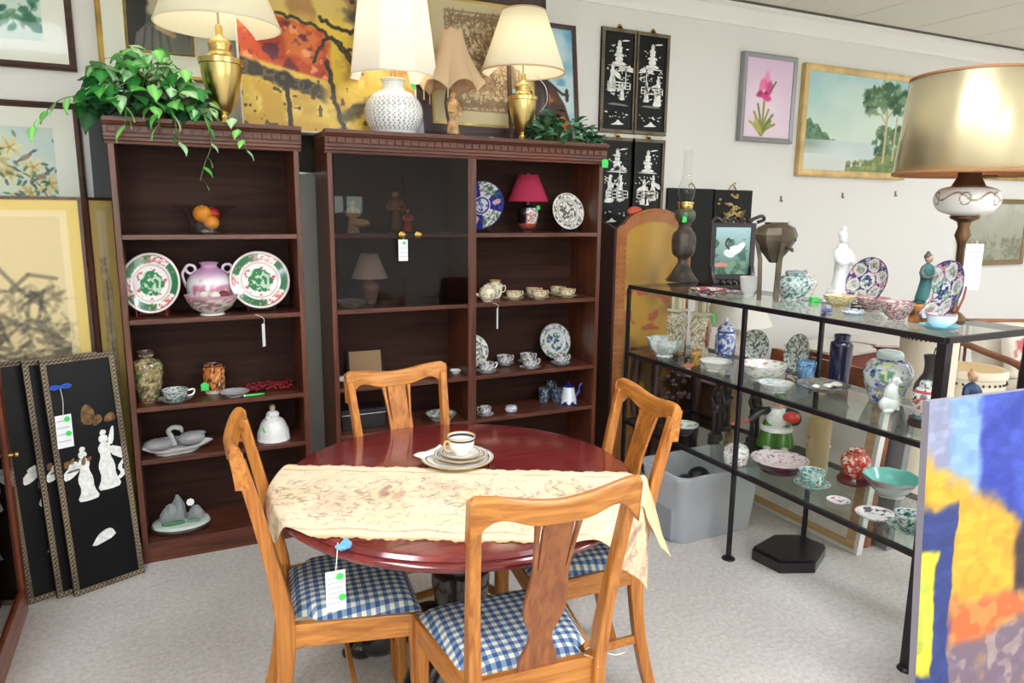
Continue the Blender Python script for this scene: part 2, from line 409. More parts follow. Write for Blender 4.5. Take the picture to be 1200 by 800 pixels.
for i, (x, y) in enumerate(lights):
    lab = 'long white ceiling light with a glowing flat diffuser'
    if first is None:
        l = thing('ceiling_light', lab, 'ceiling light', (x, y, CEIL_Z), group='ceiling lights'); first = l
        fr = MB()
        for a, b, c, d in ((-.32, -.29, -.62, .62), (.29, .32, -.62, .62), (-.29, .29, -.62, -.59), (-.29, .29, .59, .62)): fr.b2(a, b, c, d, -.05, 0)
        fr.build('light_frame', M_white, l, smooth=False)
        MB().b2(-.29, .29, -.59, .59, -.04, -.03).build('diffuser', M_diff, l, smooth=False)
    else:
        l = dup(first); l.location = (x, y, CEIL_Z)

# ================================================================== BOOKCASES
CW = wood('case_wood', (70, 34, 24), (110, 60, 42), 'X', rough=0.36, coat=0.12)
CWv = wood('case_wood_upright', (72, 36, 25), (112, 62, 43), 'Z', rough=0.36, coat=0.12)
CWi = wood('case_back_wood', (44, 25, 21), (66, 40, 32), 'X', rough=0.6, coat=0.0, scale=9, spec=.15)
CF, CB, CT = 3.24, 3.53, 1.837          # front, back, top
SH = [1.39, 1.049, 0.684, 0.457]        # tops of the shelves
dent = [None]
def cornice(root, x0, x1):
    p = [(CF+.03, 1.738), (CF-.002, 1.738), (CF-.004, 1.748), (CF-.010, 1.752), (CF-.010, 1.762), (CF-.014, 1.766), (CF-.014, 1.777),
         (CF-.016, 1.779), (CF-.016, 1.806), (CF-.022, 1.810), (CF-.028, 1.818), (CF-.034, 1.821), (CF-.034, CT), (CF+.03, CT)]
    MB().prism(p, x1-x0+.02, 'X', x0-.01).build('cornice', CW, root, smooth=False)
    n = int((x1-x0)/.0365); st = (x1-x0)/n
    for i in range(n):
        if dent[0] is None:
            o = MB().box((0, 0, 0), (.0305, .010, .023)).build('dentil', CW, root, smooth=False, bevel=.002); dent[0] = o
        else:
            o = dent[0].copy(); COL.objects.link(o); o.parent = root
        o.location = (x0+st*(i+.5), CF-.019, 1.7925)
def bookcase(label, x0, x1, dividers):
    r = thing('bookcase', label, 'bookcase', (0, 0, 0))
    t = .022
    for a in (x0, x1-t): MB().b2(a, a+t, CF, CB, 0, 1.8185).build('side_panel', CWv, r, smooth=False, bevel=.0015)
    MB().b2(x0+t, x1-t, CB-.012, CB, .01, 1.8185).build('back_panel', CWi, r, smooth=False)
    MB().b2(x0, x1, CF-.03, CB, CT-.018, CT-.0005).build('top_board', CW, r, smooth=False)
    MB().b2(x0+t, x1-t, CF+.004, CF+.022, 0, .071).build('plinth', CW, r, smooth=False)
    bays = []; xs = [x0+t] + [q for d in dividers for q in (d-.022, d+.022)] + [x1-t]
    for k in range(0, len(xs), 2):
        a, b = xs[k]+.0005, xs[k+1]-.0005; bays.append((a, b))
        for z in SH: MB().b2(a, b, CF+.001, CB-.013, z-.02, z).build('shelf', CW, r, smooth=False, bevel=.0015)
        MB().b2(a, b, CF+.002, CB-.013, .072, .09).build('shelf', CW, r, smooth=False, bevel=.0015)
    for d in dividers: MB().b2(d-.022, d+.022, CF-.001, CB-.013, .072, 1.74).build('divider', CWv, r, smooth=False, bevel=.0015)
    cornice(r, x0, x1)
    return r
case_l = bookcase('narrow dark brown bookcase with an ivy plant on top and green dragon plates inside', -.172, .541, [])
case_w = bookcase('wide dark brown bookcase with glass doors on its upper left bay', .66, 2.07, [1.339])
# the two glass doors on the wide case
BR = plain('brass', (190, 150, 80), 0.25, 1.0)
gdoor = glass('door_glass', (206, 198, 196), 1.5, 0.01, .8)
for x0, x1, kx in ((.684, .998, .985), (1.001, 1.316, 1.062)):
    g = MB().b2(x0, x1, CF-.006, CF-.0005, 1.052, 1.737).build('glass_door', gdoor, case_w, smooth=False)
    MB().lathe([(0, 0), (.014, 0), (.014, .004), (.006, .007), (.005, .016), (.013, .022), (.014, .028), (.009, .033), (0, .034)], 20).build('knob', BR, g, loc=(kx, CF-.006, 1.385), rot=(pi/2, 0, 0))
# board that closes the gap between the two cases, low against the wall
o = tag(MB().b2(.50, .80, 3.715, 3.749, 1.675, 1.85).build('wooden_board', plain('board_dark', (62, 48, 40), 0.6, var=.2, vscale=14), smooth=False, bevel=.002),
    'short dark wooden board behind the gap between the two bookcases', 'board')
MB().b2(.50, .80, 3.713, 3.749, 1.665, 1.675).build('metal_edge', plain('steel', (200, 200, 200), .3, 1.0), o, smooth=False)
o = tag(MB().prism([(-.262, 0), (.25, 0), (.25, 1.99), (-.262, 1.99)], .012, 'Y', 0).build('black_board', plain('black_board', (26, 26, 32), .5), smooth=False, bevel=.002),
    'tall plain black board standing against the wall behind the narrow bookcase', 'board')
o.location = (0, 3.60, 0); o.rotation_euler = (radians(-2.5), 0, 0)  # real board above; its lower part stands in for the shadowed gap

# ================================================================== TABLE AND CHAIRS
TZ, TCX, TCY, TR = 0.735, 0.739, 1.88, 0.527
M_mah = wood('mahogany', (92, 26, 28), (128, 44, 42), 'X', rough=0.16, coat=0.6, scale=10, stretch=.1, spec=.5)
M_dark = plain('pedestal_black', (24, 19, 20), .22, coat=.5)
tb = thing('dining_table', 'round polished mahogany dining table on a black pedestal with claw feet', 'table', (TCX, TCY, 0))
P = [(0, TZ-.05), (TR-.06, TZ-.05), (TR-.03, TZ-.046), (TR-.012, TZ-.04), (TR-.008, TZ-.032), (TR-.001, TZ-.030), (TR, TZ-.024), (TR-.004, TZ-.018), (TR-.01, TZ-.015), (TR-.008, TZ-.010), (TR-.016, TZ-.002), (TR-.026, TZ), (TR*.5, TZ), (0, TZ)]
MB().lathe(P, 96).build('table_top', M_mah, tb, angle=30)
P = smooth_prof([(.0, .16), (.085, .16), (.1, .2), (.085, .24), (.06, .27), (.075, .33), (.088, .40), (.085, .46), (.06, .52), (.07, .56), (.1, .60), (.17, .66), (.2, .684), (0, .684)], 4)
MB().lathe(P, 32, rf=lambda th, z: 1+.02*np.cos(10*th)*((z > .3) & (z < .52))).build('pedestal', M_dark, tb)
for k in range(4):
    a = radians(214) + k*pi/2 - radians(0)
    c, s = cos(a), sin(a); pr = [(.05, .25), (.13, .235), (.22, .165), (.30, .09), (.36, .06), (.40, .065)]
    pts = curve3([(r*c, r*s, z) for r, z in pr], 5); n = len(pts)
    m = MB().tube(pts, [.052-.018*i/(n-1) for i in range(n)], 12)
    m.ell((.405*c, .405*s, .045), (.052, .052, .045), 16, 10)
    for d in (-.5, 0, .5):
        q = (.405*c+.045*cos(a+d*1.4), .405*s+.045*sin(a+d*1.4), .022); m.ell(q, (.024, .024, .022), 10, 7)
    m.build('claw_leg', M_dark, tb)

# ---- tapestry runner draped across the table: s runs along it, n across it, both measured from the table centre
RD, RN = (.885, -.466), (.466, .885)
def interp(x, P): return float(np.interp(x, [p[0] for p in P], [p[1] for p in P]))
S0 = [(-.437, -.30), (-.37, -.40), (-.32, -.50), (-.27, -.575), (-.15, -.61), (0, -.57), (.04, -.53)]
S1 = [(-.437, .30), (-.40, .365), (-.35, .46), (-.30, .58), (-.25, .655), (-.17, .775), (-.13, .77), (-.10, .70), (-.05, .62), (.04, .49)]
def drape(s, n, lift=.0016, flare=.03):
    e = sqrt(max(1e-4, (TR+.003)**2-n*n)); sg = 1 if s > 0 else -1; d = abs(s)-e; z = TZ+lift
    if d <= 0: q = s; z += .0012*sin(s*31+n*9)
    else:
        b = min(d, .04); q = sg*(e+.014*sin(b/.04*pi/2)+flare*max(0, d-.04)+.010*sin(n*26)*min(1, d/.1)); z -= d*d/.04*.7 if d < .04 else d-.012
    return (TCX+q*RD[0]+n*RN[0], TCY+q*RD[1]+n*RN[1], z)
nu, nv = 320, 96
c = Cv(1.40, .48, 120)
c.fill((232, 212, 178)); c.mix(.5*c.n(5, 3, 4), (242, 228, 200)); c.mix(.3*sstep(.5, .75, c.n(4, 9)), (216, 190, 150))
brn, pk, gr, rd = (138, 108, 90), (196, 142, 124), (168, 168, 130), (152, 96, 90)
for k in range(12):
    cx, cy = .15+k*.25+c.rnd.uniform(-.06, .06), c.rnd.uniform(.34, .68)
    c.ell(cx, cy, .11, .15, (212, 198, 156) if k % 2 else (222, 186, 156), .55, .3, .5, .5)
    c.scrib(34, (cx-.12, cx+.12, cy-.2, cy+.2), .07, .004, [brn, pk, rd, gr, (176, 150, 122)], .55, 1.4)
    if k % 3 == 0:
        c.ell(cx, cy, .03, .07, rd, .5, .2, .3, .4); c.ell(cx+.005, cy+.09, .02, .03, brn, .5); c.ell(cx+.09, cy-.03, .03, .06, pk, .6, -.2, .3, .4)
c.scrib(520, (0, c.a, .12, .88), .06, .003, [brn, (182, 158, 126), gr, pk], .4, 1.0)
for yy in (.09, .91): c.line([(i*.1, yy+.012*sin(i*1.7)) for i in range(int(c.a*10)+2)], .010, (178, 146, 112), .5)
c.mix((1-sstep(0.0, .03, c.y))*.8+sstep(.97, 1, c.y)*.8, (200, 166, 120))
V = np.zeros((nv, nu, 3)); CC = np.zeros((nv, nu, 3))
for j in range(nv):
    n = -.437+.477*j/(nv-1); a, b = interp(n, S0), interp(n, S1)
    for i in range(nu):
        s = a+(b-a)*i/(nu-1); nn = n + (.004*sin(s*120)+.002*sin(s*310) if j in (0, nv-1) else 0)
        V[j, i] = drape(s, nn)
        CC[j, i] = c.c[min(119, int(j/(nv-1)*119)), min(c.nx-1, int((s+.62)/1.40*(c.nx-1)))]
rn = MB(); rn.grid(V, lin(np.clip(CC, 0, 255)))
M_tap = painted('p_tapestry', .95, bump=.35, bscale=500, spec=.1)
run = rn.build('table_runner', M_tap, None, solid=.0022)
tag(run, 'cream tapestry runner with faded figures laid across the round table', 'table runner')
M_lin = plain('runner_lining', (230, 194, 150), .9, bump=.2, bscale=400)
L1 = [(-.20, .62), (-.14, .70), (-.08, .70), (-.03, .66), (.03, .545)]
V = np.zeros((26, 34, 3))
for j in range(26):
    n = -.20+.23*j/25; b = interp(n, L1); a = .40
    for i in range(34): s = a+(b-a)*i/33; V[j, i] = drape(s, n, -.0002 if s < .3 else .0005, .42)
    for i in range(34):
        if sqrt((TR+.003)**2-n*n) < a+(b-a)*i/33: V[j, i, :2] += .008*np.array(RD)
        else: V[j, i, 2] -= .0006
ln = MB(); ln.grid(V); ln.build('lining', M_lin, run, solid=.0015)

# ---- oak chairs with gingham seats
OAK = wood('oak', (158, 92, 34), (206, 136, 60), 'X', rough=.33, coat=.25, scale=22, stretch=.05)
OAKv = wood('oak_upright', (154, 88, 32), (204, 132, 58), 'Z', rough=.33, coat=.25, scale=22, stretch=.05)
OAKy = wood('oak_side', (158, 92, 34), (206, 136, 60), 'Y', rough=.33, coat=.25, scale=22, stretch=.05)
OAKs = wood('oak_splat', (122, 66, 32), (160, 94, 50), 'Z', rough=.33, coat=.25, scale=24, stretch=.05)
def gingham():
    m, nt, b = _new('gingham')
    tc = nt.nodes.new('ShaderNodeTexCoord'); sp = nt.nodes.new('ShaderNodeSeparateXYZ'); nt.links.new(tc.outputs['Object'], sp.inputs[0])
    outs = []
    for ax in 'XY':
        mo = nt.nodes.new('ShaderNodeMath'); mo.operation = 'MULTIPLY'; mo.inputs[1].default_value = 1/.0245
        fr = nt.nodes.new('ShaderNodeMath'); fr.operation = 'FRACT'
        gt = nt.nodes.new('ShaderNodeMath'); gt.operation = 'GREATER_THAN'; gt.inputs[1].default_value = .5
        nt.links.new(sp.outputs[ax], mo.inputs[0]); nt.links.new(mo.outputs[0], fr.inputs[0]); nt.links.new(fr.outputs[0], gt.inputs[0]); outs.append(gt)
    ad = nt.nodes.new('ShaderNodeMath'); ad.operation = 'ADD'; nt.links.new(outs[0].outputs[0], ad.inputs[0]); nt.links.new(outs[1].outputs[0], ad.inputs[1])
    hf = nt.nodes.new('ShaderNodeMath'); hf.operation = 'MULTIPLY'; hf.inputs[1].default_value = .5; nt.links.new(ad.outputs[0], hf.inputs[0])
    cr = nt.nodes.new('ShaderNodeValToRGB'); e = cr.color_ramp.elements; cr.color_ramp.interpolation = 'CONSTANT'
    e[0].position = 0; e[0].color = L4((230, 226, 204)); e[1].position = .25; e[1].color = L4((132, 152, 178)); x = e.new(.75); x.color = L4((66, 94, 140))
    nt.links.new(hf.outputs[0], cr.inputs['Fac']); nt.links.new(cr.outputs['Color'], b.inputs['Base Color'])
    b.inputs['Roughness'].default_value = .9; b.inputs['Specular IOR Level'].default_value = .15
    return m
GING = gingham()
def chair_build(label):
    ht, wt, ws, yt, ys, yf, wf, zs = .948, .385, .335, -.285, -.188, .158, .42, .455
    r = thing('dining_chair', label, 'chair', group=None)
    # rear posts: leg and back in one piece, flared to the rear at the foot and leaning back above the seat
    def post_y(z):
        if z < zs: k = (zs-z)/zs; return ys - .075*k*k
        k = (z-zs)/(ht-zs); return ys + (yt-ys)*(k**1.25)
    def post_x(z): return ws/2 + (wt-ws)/2*max(0, (z-zs)/(ht-zs))
    for s in (-1, 1):
        V = []; Z = list(np.linspace(0, ht-.035, 22))
        for z in Z:
            w = .0145 + .002*cos(z*3); d = .0185 + .006*math.exp(-((z-zs)/.12)**2) - .004*max(0, (z-zs)/(ht-zs)); x, y = s*(post_x(z)-w), post_y(z)
            V.append([(x-w, y-d, z), (x+w, y-d, z), (x+w, y+d, z), (x-w, y+d, z)])
        m = MB(); m.grid(np.array(V), None, closed=True)
        m.f.append([3, 2, 1, 0]); k = len(Z)*4; m.f.append([k-4, k-3, k-2, k-1])
        m.build('back_post', OAKv, r, bevel=.004, angle=50)
    # top rail
    n = 41; V = []
    for i in range(n):
        t = -1+2*i/(n-1); x = t*wt/2; yb = yt - .024*(1-t*t) + .004
        e = max(0, (abs(t)-.9)/.1)
        top = ht - .020*(cos(t*pi/2*1.05)**2) - .010*e*e*e
        lo = ht - .073 + .020*math.exp(-((abs(t)-.66)/.24)**2) - (.034*max(0, (abs(t)-.74)/.26)**1.6)
        d = .0125; sl = .09
        V.append([(x, yb-d+sl*(ht-lo), lo), (x, yb-d, top-.007), (x, yb-d*.45, top), (x, yb+d*.45, top), (x, yb+d, top-.007), (x, yb+d+sl*(ht-lo), lo)])
    m = MB(); m.grid(np.array(V)[:, ::-1], None, closed=True); k = (n-1)*6
    m.f.append([0, 1, 2, 3, 4, 5]); m.f.append([k+5, k+4, k+3, k+2, k+1, k])
    m.build('top_rail', OAK, r, bevel=.003, angle=45)
    # splat with two slits
    prof = [(.0, .048), (.03, .046), (.06, .034), (.085, .028), (.105, .030), (.135, .043), (.17, .050), (.205, .049), (.25, .044), (.30, .044), (.36, .049), (.425, .057)]
    z0 = zs+.018; P = smooth_prof([(w, z) for z, w in prof], 3)
    right = [(w, z) for w, z in P]; H = .425
    def slit(sg): return [(sg*.042, H), (sg*.0405, H-.06), (sg*.034, H-.135), (sg*.032, H-.145), (sg*.032, H-.135), (sg*.034, H-.06), (sg*.034, H)]
    a = slit(1); b = slit(-1)[::-1]
    poly = right + a + b + [(-w, z) for w, z in right[::-1]]
    m = MB(); m.prism(poly, .011, 'Y', -.0055)
    V = m.v[0]; k = np.clip(V[:, 2]/H, 0, 1)
    V[:, 1] += ys + (yt-ys-.014)*(k**1.2); V[:, 2] += z0
    m.build('splat', OAKv, r, smooth=False, bevel=.002)
    # seat frame
    m = MB(); zr0, zr1 = zs-.065, zs
    MB().b2(-ws/2+.028, ws/2-.028, ys-.01, ys+.012, zr0, zs+.02).build('seat_rail', OAK, r, smooth=False, bevel=.003)
    MB().b2(-wf/2+.03, wf/2-.03, yf-.022, yf-.002, zr0, zr1).build('seat_rail', OAK, r, smooth=False, bevel=.003)
    for s in (-1, 1):
        q = [(s*(ws/2-.024), ys+.015), (s*(ws/2-.002), ys+.015), (s*(wf/2-.003), yf-.03), (s*(wf/2-.025), yf-.03)]
        MB().prism(q if s > 0 else q[::-1], zr1-zr0, 'Z', zr0).build('seat_rail', OAKy, r, smooth=False, bevel=.003)
        x, y = s*(wf/2-.02), yf-.02; V = []
        for z in np.linspace(0, zs, 12):
            k = z/zs; h = .0145+.0055*k**2; xx, yy = x, y+.012*(1-k)**2
            V.append([(xx-h, yy-h, z), (xx+h, yy-h, z), (xx+h, yy+h, z), (xx-h, yy+h, z)])
        m = MB(); m.grid(np.array(V), None, closed=True); m.f.append([3, 2, 1, 0]); m.f.append([44, 45, 46, 47])
        m.build('front_leg', OAKv, r, bevel=.004, angle=50)
        a, b = Vector((s*(ws/2-.016), ys-.03, .20)), Vector((x, y, .20)); d = (b-a); an = atan2(d.y, d.x)
        MB().at(((a+b)/2), (0, 0, an)).box((0, 0, 0), (d.length, .014, .028)).build('stretcher', OAK, r, smooth=False, bevel=.003)
    MB().box((0, (ys+yf)/2, .20), (.355, .014, .026)).build('stretcher', OAK, r, smooth=False, bevel=.003)
    # upholstered seat
    n = 17; V = np.zeros((n, n, 3))
    for i in range(n):
        for j in range(n):
            u, v = -1+2*i/(n-1), -1+2*j/(n-1); y = ys+.016+(yf-.006-ys-.016)*(v+1)/2
            hw = (ws/2-.012)+((wf/2-.008)-(ws/2-.012))*(v+1)/2
            if v < -.72: hw = min(hw, ws/2-.034+.0)
            dz = .034*(1-abs(u)**5)**.5*(1-abs(v)**5)**.5
            V[i, j] = (u*hw, y, zs+.001+dz)
    m = MB(); m.grid(V.transpose(1, 0, 2))
    m.build('seat', GING, r, angle=60)
    return r
chairs = [('A', .717, 1.50, -4.6, 'oak chair nearest the camera with its back to us, frayed thread at the seat'),
          ('B', .418, 1.891, -96.5, 'oak chair turned side-on in front of the narrow bookcase, left of the table'),
          ('C', .754, 2.166, 187.1, 'oak chair on the far side of the table before the wide bookcase'),
          ('D', 1.06, 1.841, 81.4, 'oak chair between the table and the plastic tub, on the right side')]
c0 = None
for k, x, y, a, lab in chairs:
    if c0 is None: c = c0 = chair_build(lab)
    else: c = dup(c0)
    c['label'] = lab; c['group'] = 'oak dining chairs round the table'
    c.location = (x, y, 0); c.rotation_euler = (0, 0, radians(a))
    if k == 'A':
        chair_near = c
        sp_ = [o for o in c.children if o.name.startswith('splat')][0]; SPL = sp_.data; DK = SPL.copy(); DK.materials[0] = OAKs; sp_.data = DK; sp_['label'] = 'darker brown splat'
    else: [o for o in c.children if o.name.startswith('splat')][0].data = SPL
# frayed thread at the seat corner of the nearest chair
th = MB()
for p in ([(.13, -.175, .480), (.150, -.18, .487), (.165, -.19, .478), (.19, -.21, .474), (.215, -.212, .476)], [(.12, -.19, .478), (.14, -.20, .470), (.145, -.215, .455)], [(.14, -.175, .482), (.155, -.2, .49), (.165, -.212, .48), (.15, -.205, .472)]):
    th.tube(curve3(p, 5), .0011, 6)
th.build('loose_thread', plain('thread', (238, 234, 224), .9), chair_near)

# ================================================================== PICTURES
M_art = painted('p_art', .75); M_artg = painted('p_art_gloss', .35, coat=.3); M_canvas = painted('p_canvas', .7, bump=.4, bscale=220)
FR_brown = wood('frame_brown', (58, 38, 34), (84, 58, 50), 'X', rough=.4)
FR_gold = plain('frame_gold', (202, 170, 96), .35, .6, var=.15)
FR_paleg = plain('frame_pale_gold', (208, 176, 118), .45, .2, var=.1)
FR_dark = plain('frame_dark', (52, 38, 42), .35, coat=.2, var=.1)
FR_grey = plain('frame_grey', (150, 150, 150), .35, .4)
M_mat = plain('mat_board', (240, 236, 228), .85); M_matb = plain('mat_beige', (196, 178, 150), .85, var=.05); 
M_back = plain('picture_backing', (150, 120, 90), .9)
M_pg = glass('picture_glass', (252, 253, 252), 1.35, .03, .5)
def frame_mb(w, h, fw, fd, lip=.006):
    # profile swept round a rectangle: (inset from outer edge, depth y)
    P = [(0, fd), (0, .004), (.004, 0), (fw*.35, -.003), (fw*.6, .001), (fw-lip, .003), (fw, .007), (fw, fd)]
    V = np.zeros((len(P), 4, 3))
    for i, (q, y) in enumerate(P):
        for j, (sx, sz) in enumerate(((-1, -1), (1, -1), (1, 1), (-1, 1))): V[i, j] = (sx*(w/2-q), y, sz*(h/2-q))
    m = MB(); m.grid(np.concatenate([V, V[:1]]), None, closed=True); return m
def picture(name, label, cat, P, w, h, fw, fd, frame, paint, n=110, mat=0.0, matm=None, tilt=0.0, rz=0.0, glazed=False, art=None, liner=None, group=None):
    """P is the middle of the bottom edge of the back of the frame; tilt leans the top back."""
    r = thing(name, label, cat, P, group=group, rot=(-radians(tilt), 0, rz))
    off = MB(); 
    m = frame_mb(w, h, fw, fd); f = m.build('frame', frame, r, smooth=False, loc=(0, -fd, h/2))
    MB().b2(-w/2+.003, w/2-.003, -.006, -.0005, .003, h-.003).build('backing', M_back, r, smooth=False)
    iw, ih = w-2*fw, h-2*fw
    if mat:
        a, b = iw/2, ih/2; c, d = a-mat, b-mat; mb = MB()
        for x0, x1, z0, z1 in ((-a, -c, -b, b), (c, a, -b, b), (-c, c, -b, -d), (-c, c, d, b)): mb.b2(x0, x1, -fd+.0095, -fd+.012, z0, z1)
        mb.build('mat', matm or M_mat, r, smooth=False, loc=(0, 0, h/2)); iw, ih = 2*c, 2*d
        if liner:
            frame_mb(iw+.012, ih+.012, .012, .006, .003).build('liner', liner, r, smooth=False, loc=(0, -fd+.006, h/2))
    cv = Cv(iw+.004, ih+.004, n); paint(cv)
    a = cv.mesh('artwork', art or M_art, r, y=-fd+.013); a.location = (0, 0, h/2)
    if glazed:
        MB().b2(-w/2+fw-.002, w/2-fw+.002, -fd+.0075, -fd+.0085, fw-.002, h-fw+.002).build('glazing', M_pg, r, smooth=False)
    return r
def wallpos(x0, x1, z0, Y=WALL_Y): return ((x0+x1)/2, Y-.001, z0)
def box_at(q0, q1, Y):           # picture corners (top-left, bottom-right) -> x0, x1, z0, z1 on the plane y = Y
    a, b = aty(*q0, Y), aty(*q1, Y); return a.x, b.x, b.z, a.z

def flowers1(c):
    c.vgrad((206, 224, 220), (212, 224, 216)); a = c.a; c.mix(.5*c.n(3, 3), (226, 232, 218)); c.ell(.55*a, .62, .22, .26, (240, 226, 150), .9, 0, .6, .5); c.ell(.8*a, .9, .3, .2, (236, 238, 214), .7, 0, .6)
    for cx, cy, k in ((.62, .12, 12), (.92, .12, 10), (.95, .28, 8), (.78, .2, 7), (.9, .55, 10), (.7, .42, 8), (.5, .1, 8)):
        for i in range(k):
            x, y, r_ = c.rnd.gauss(cx*a, .05), c.rnd.gauss(cy, .035), c.rnd.uniform(0, 6.28); c.leaf(x, y, .075, .045, r_, c.rnd.choice([(44, 104, 84), (70, 132, 110), (104, 156, 126), (52, 118, 96)]), .8)
    c.scrib(40, (.3*a, a, .08, .6), .10, .005, [(70, 96, 70), (110, 120, 80)], .7)
    for i in range(10): x = (.55+.035*i)*a; c.line([(x, .33), (x+.012, .37), (x+.02, .335)], .006, (76, 104, 84), .7)
def flowers2(c):
    c.vgrad((226, 228, 208), (196, 214, 216)); a = c.a; c.mix(.5*sstep(.4, .7, c.n(3, 4)), (236, 236, 216))
    c.line(curve3([(.2*a, .95, 0), (.5*a, .72, 0), (.8*a, .55, 0), (.95*a, .3, 0)], 5) and [(q[0], q[1]) for q in curve3([(.2*a, .95, 0), (.5*a, .72, 0), (.8*a, .55, 0), (.95*a, .3, 0)], 5)], .008, (120, 100, 70))
    for cx, cy in ((.62, .82), (.8, .66), (.58, .6), (.76, .44), (.92, .52), (.62, .38), (.86, .3), (.5, .72), (.7, .24)):
        for k in range(7): c.leaf(cx*a, cy, .105, .034, k*.9+cx*9, c.rnd.choice([(228, 206, 132), (240, 226, 172), (212, 184, 104), (234, 214, 150)]), .85); 
        for k in range(5): c.line([(cx*a, cy), (cx*a+.05*cos(k*1.3+cx*7), cy+.05*sin(k*1.3+cx*7))], .004, (176, 140, 72), .7)
        c.ell(cx*a, cy, .014, .014, (186, 140, 74), .8)
    for i in range(60):
        x, y = c.rnd.gauss(.74*a, .16), c.rnd.gauss(.5, .2); c.leaf(x, y, .06, .024, c.rnd.uniform(0, 6), c.rnd.choice([(40, 88, 84), (60, 110, 84), (88, 130, 110), (38, 78, 92)]), .8)
    for x, y in ((.74, .74), (.86, .58)): c.ell(x*a, y, .05, .02, (150, 120, 116), .9, .5, .2); c.ell(x*a+.04, y+.03, .014, .014, (120, 88, 84), .9); c.line([(x*a-.03, y-.02), (x*a-.08, y-.05)], .012, (120, 96, 92), .9)
def portrait(c):
    a = c.a; c.fill((92, 94, 82)); c.mix(c.n(6, 2)*.6, (116, 116, 100))
    c.poly([(.1*a, 1), (.0, .1), (.2*a, .0), (.30*a, .3), (.36*a, .6), (.34*a, 1)], (48, 46, 48))
    c.ell(.42*a, .62, .10*a, .16, (210, 198, 176), .95, .25, .25); c.ell(.50*a, .47, .18*a, .075, (206, 192, 168), .9, .3, .3); c.ell(.66*a, .42, .16*a, .10, (172, 158, 136), .85, -.5, .3)
    c.poly([(.1*a, 0), (.16*a, .2), (.32*a, .30), (.6*a, .33), (.86*a, .28), (1.*a, .10), (1.*a, 0)], (118, 116, 116))
    for i in range(9): c.line([(.16*a+i*.07*a, 0), (.25*a+i*.05*a, .26)], .012, (66, 64, 68) if i % 2 else (134, 130, 128), .6)
    c.ell(.62*a, .235, .11*a, .035, (214, 188, 148), .95, -.35, .3); c.ell(.52*a, .27, .09*a, .035, (222, 200, 162), .95, -.3, .3); c.ell(.70*a, .20, .05*a, .03, (196, 164, 122), .9, -.4, .3)
    for i in range(7): c.line([(.34*a+i*.03*a, .56), (.30*a+i*.045*a, .80)], .012, (168, 152, 128) if i % 2 else (226, 216, 196), .6)
    c.ell(.93*a, .33, .06*a, .05, (72, 70, 70), .8)
def abstract(c):
    a = c.a; n1, n2, n3, n4 = c.n(2.2, 1, 4), c.n(6, 3, 4), c.n(16, 6, 3), c.n(30, 9, 2)
    X = c.x/a+.05*(n2-.5); Y = c.y+.06*(n1-.5)
    c.fill((206, 172, 78)); c.mix(sstep(.45, .6, n1)*.9, (222, 192, 66)); c.mix(sstep(.5, .66, n2)*.6, (178, 134, 52)); c.mix(sstep(.55, .7, n3)*.5, (234, 214, 130))
    c.mix(sstep(.62, .72, Y)*.75, (204, 180, 120)); c.mix(sstep(.62, .72, Y)*sstep(.5, .62, n2)*.8, (150, 108, 62)); c.mix(sstep(.80, .9, Y+.25*X-.12)*.8, (132, 82, 50)); c.mix(sstep(.80, .9, Y+.25*X-.12)*sstep(.5, .6, n3)*.7, (186, 140, 96))
    m = sstep(.0, .03, .16-np.abs(Y-.50+.22*(X-.25)))*sstep(.52, .47, X); c.mix(m, (184, 72, 40)); c.mix(m*sstep(.48, .6, n2)*.9, (212, 116, 56)); c.mix(m*sstep(.56, .66, c.n(11, 21)), (96, 44, 62)); c.mix(m*sstep(.58, .68, c.n(22, 31))*.8, (236, 164, 120)); c.mix(m*sstep(.6, .7, n4)*.5, (120, 30, 30))
    m = sstep(.0, .02, .035+.05*(n3-.35)-np.abs(Y-.30+.30*(X-.2))*.75)*sstep(.5, .42, X); c.mix(m, (52, 46, 42)); c.mix(m*sstep(.5, .62, n4), (96, 86, 72))
    c.mix(sstep(.78, .86, X)*sstep(.3, .45, Y)*.8, (150, 90, 50)); c.mix(sstep(.6, .8, X)*sstep(.2, .1, Y)*.6, (196, 140, 40))
    dk = (52, 44, 36)
    for P, w in (([(.48, .42), (.5, .3), (.53, .12), (.58, 0)], .022), ([(.40, .40), (.50, .56), (.60, .48), (.68, .36)], .013), ([(.22, .66), (.40, .62), (.55, .52), (.64, .40)], .014),
                 ([(.24, .28), (.25, .16), (.26, .02)], .022), ([(.46, .66), (.60, .60), (.72, .62), (.95, .58)], .018), ([(.45, 1), (.55, .86), (.66, .78)], .02), ([(.62, .5), (.8, .47), (1., .5)], .014), ([(.62, .16), (.8, .2), (1., .14)], .016)):
        Q = curve3([(x, y, 0) for x, y in P], 8); c.line([((q[0]+c.rnd.uniform(-.008, .008))*a, q[1]+c.rnd.uniform(-.009, .009)) for q in Q], w*.9, dk, .9)
    c.ell(.70*a, .70, .09, .06, (64, 62, 60), .9, -.3, .4, .9); c.ell(.62*a, .14, .10, .04, (70, 66, 50), .85, .5, .4, .9); c.ell(.74*a, .22, .03, .02, (60, 56, 46), .9)
    c.mix((n4 > .70)*(Y < .3)*.8, (60, 48, 30))
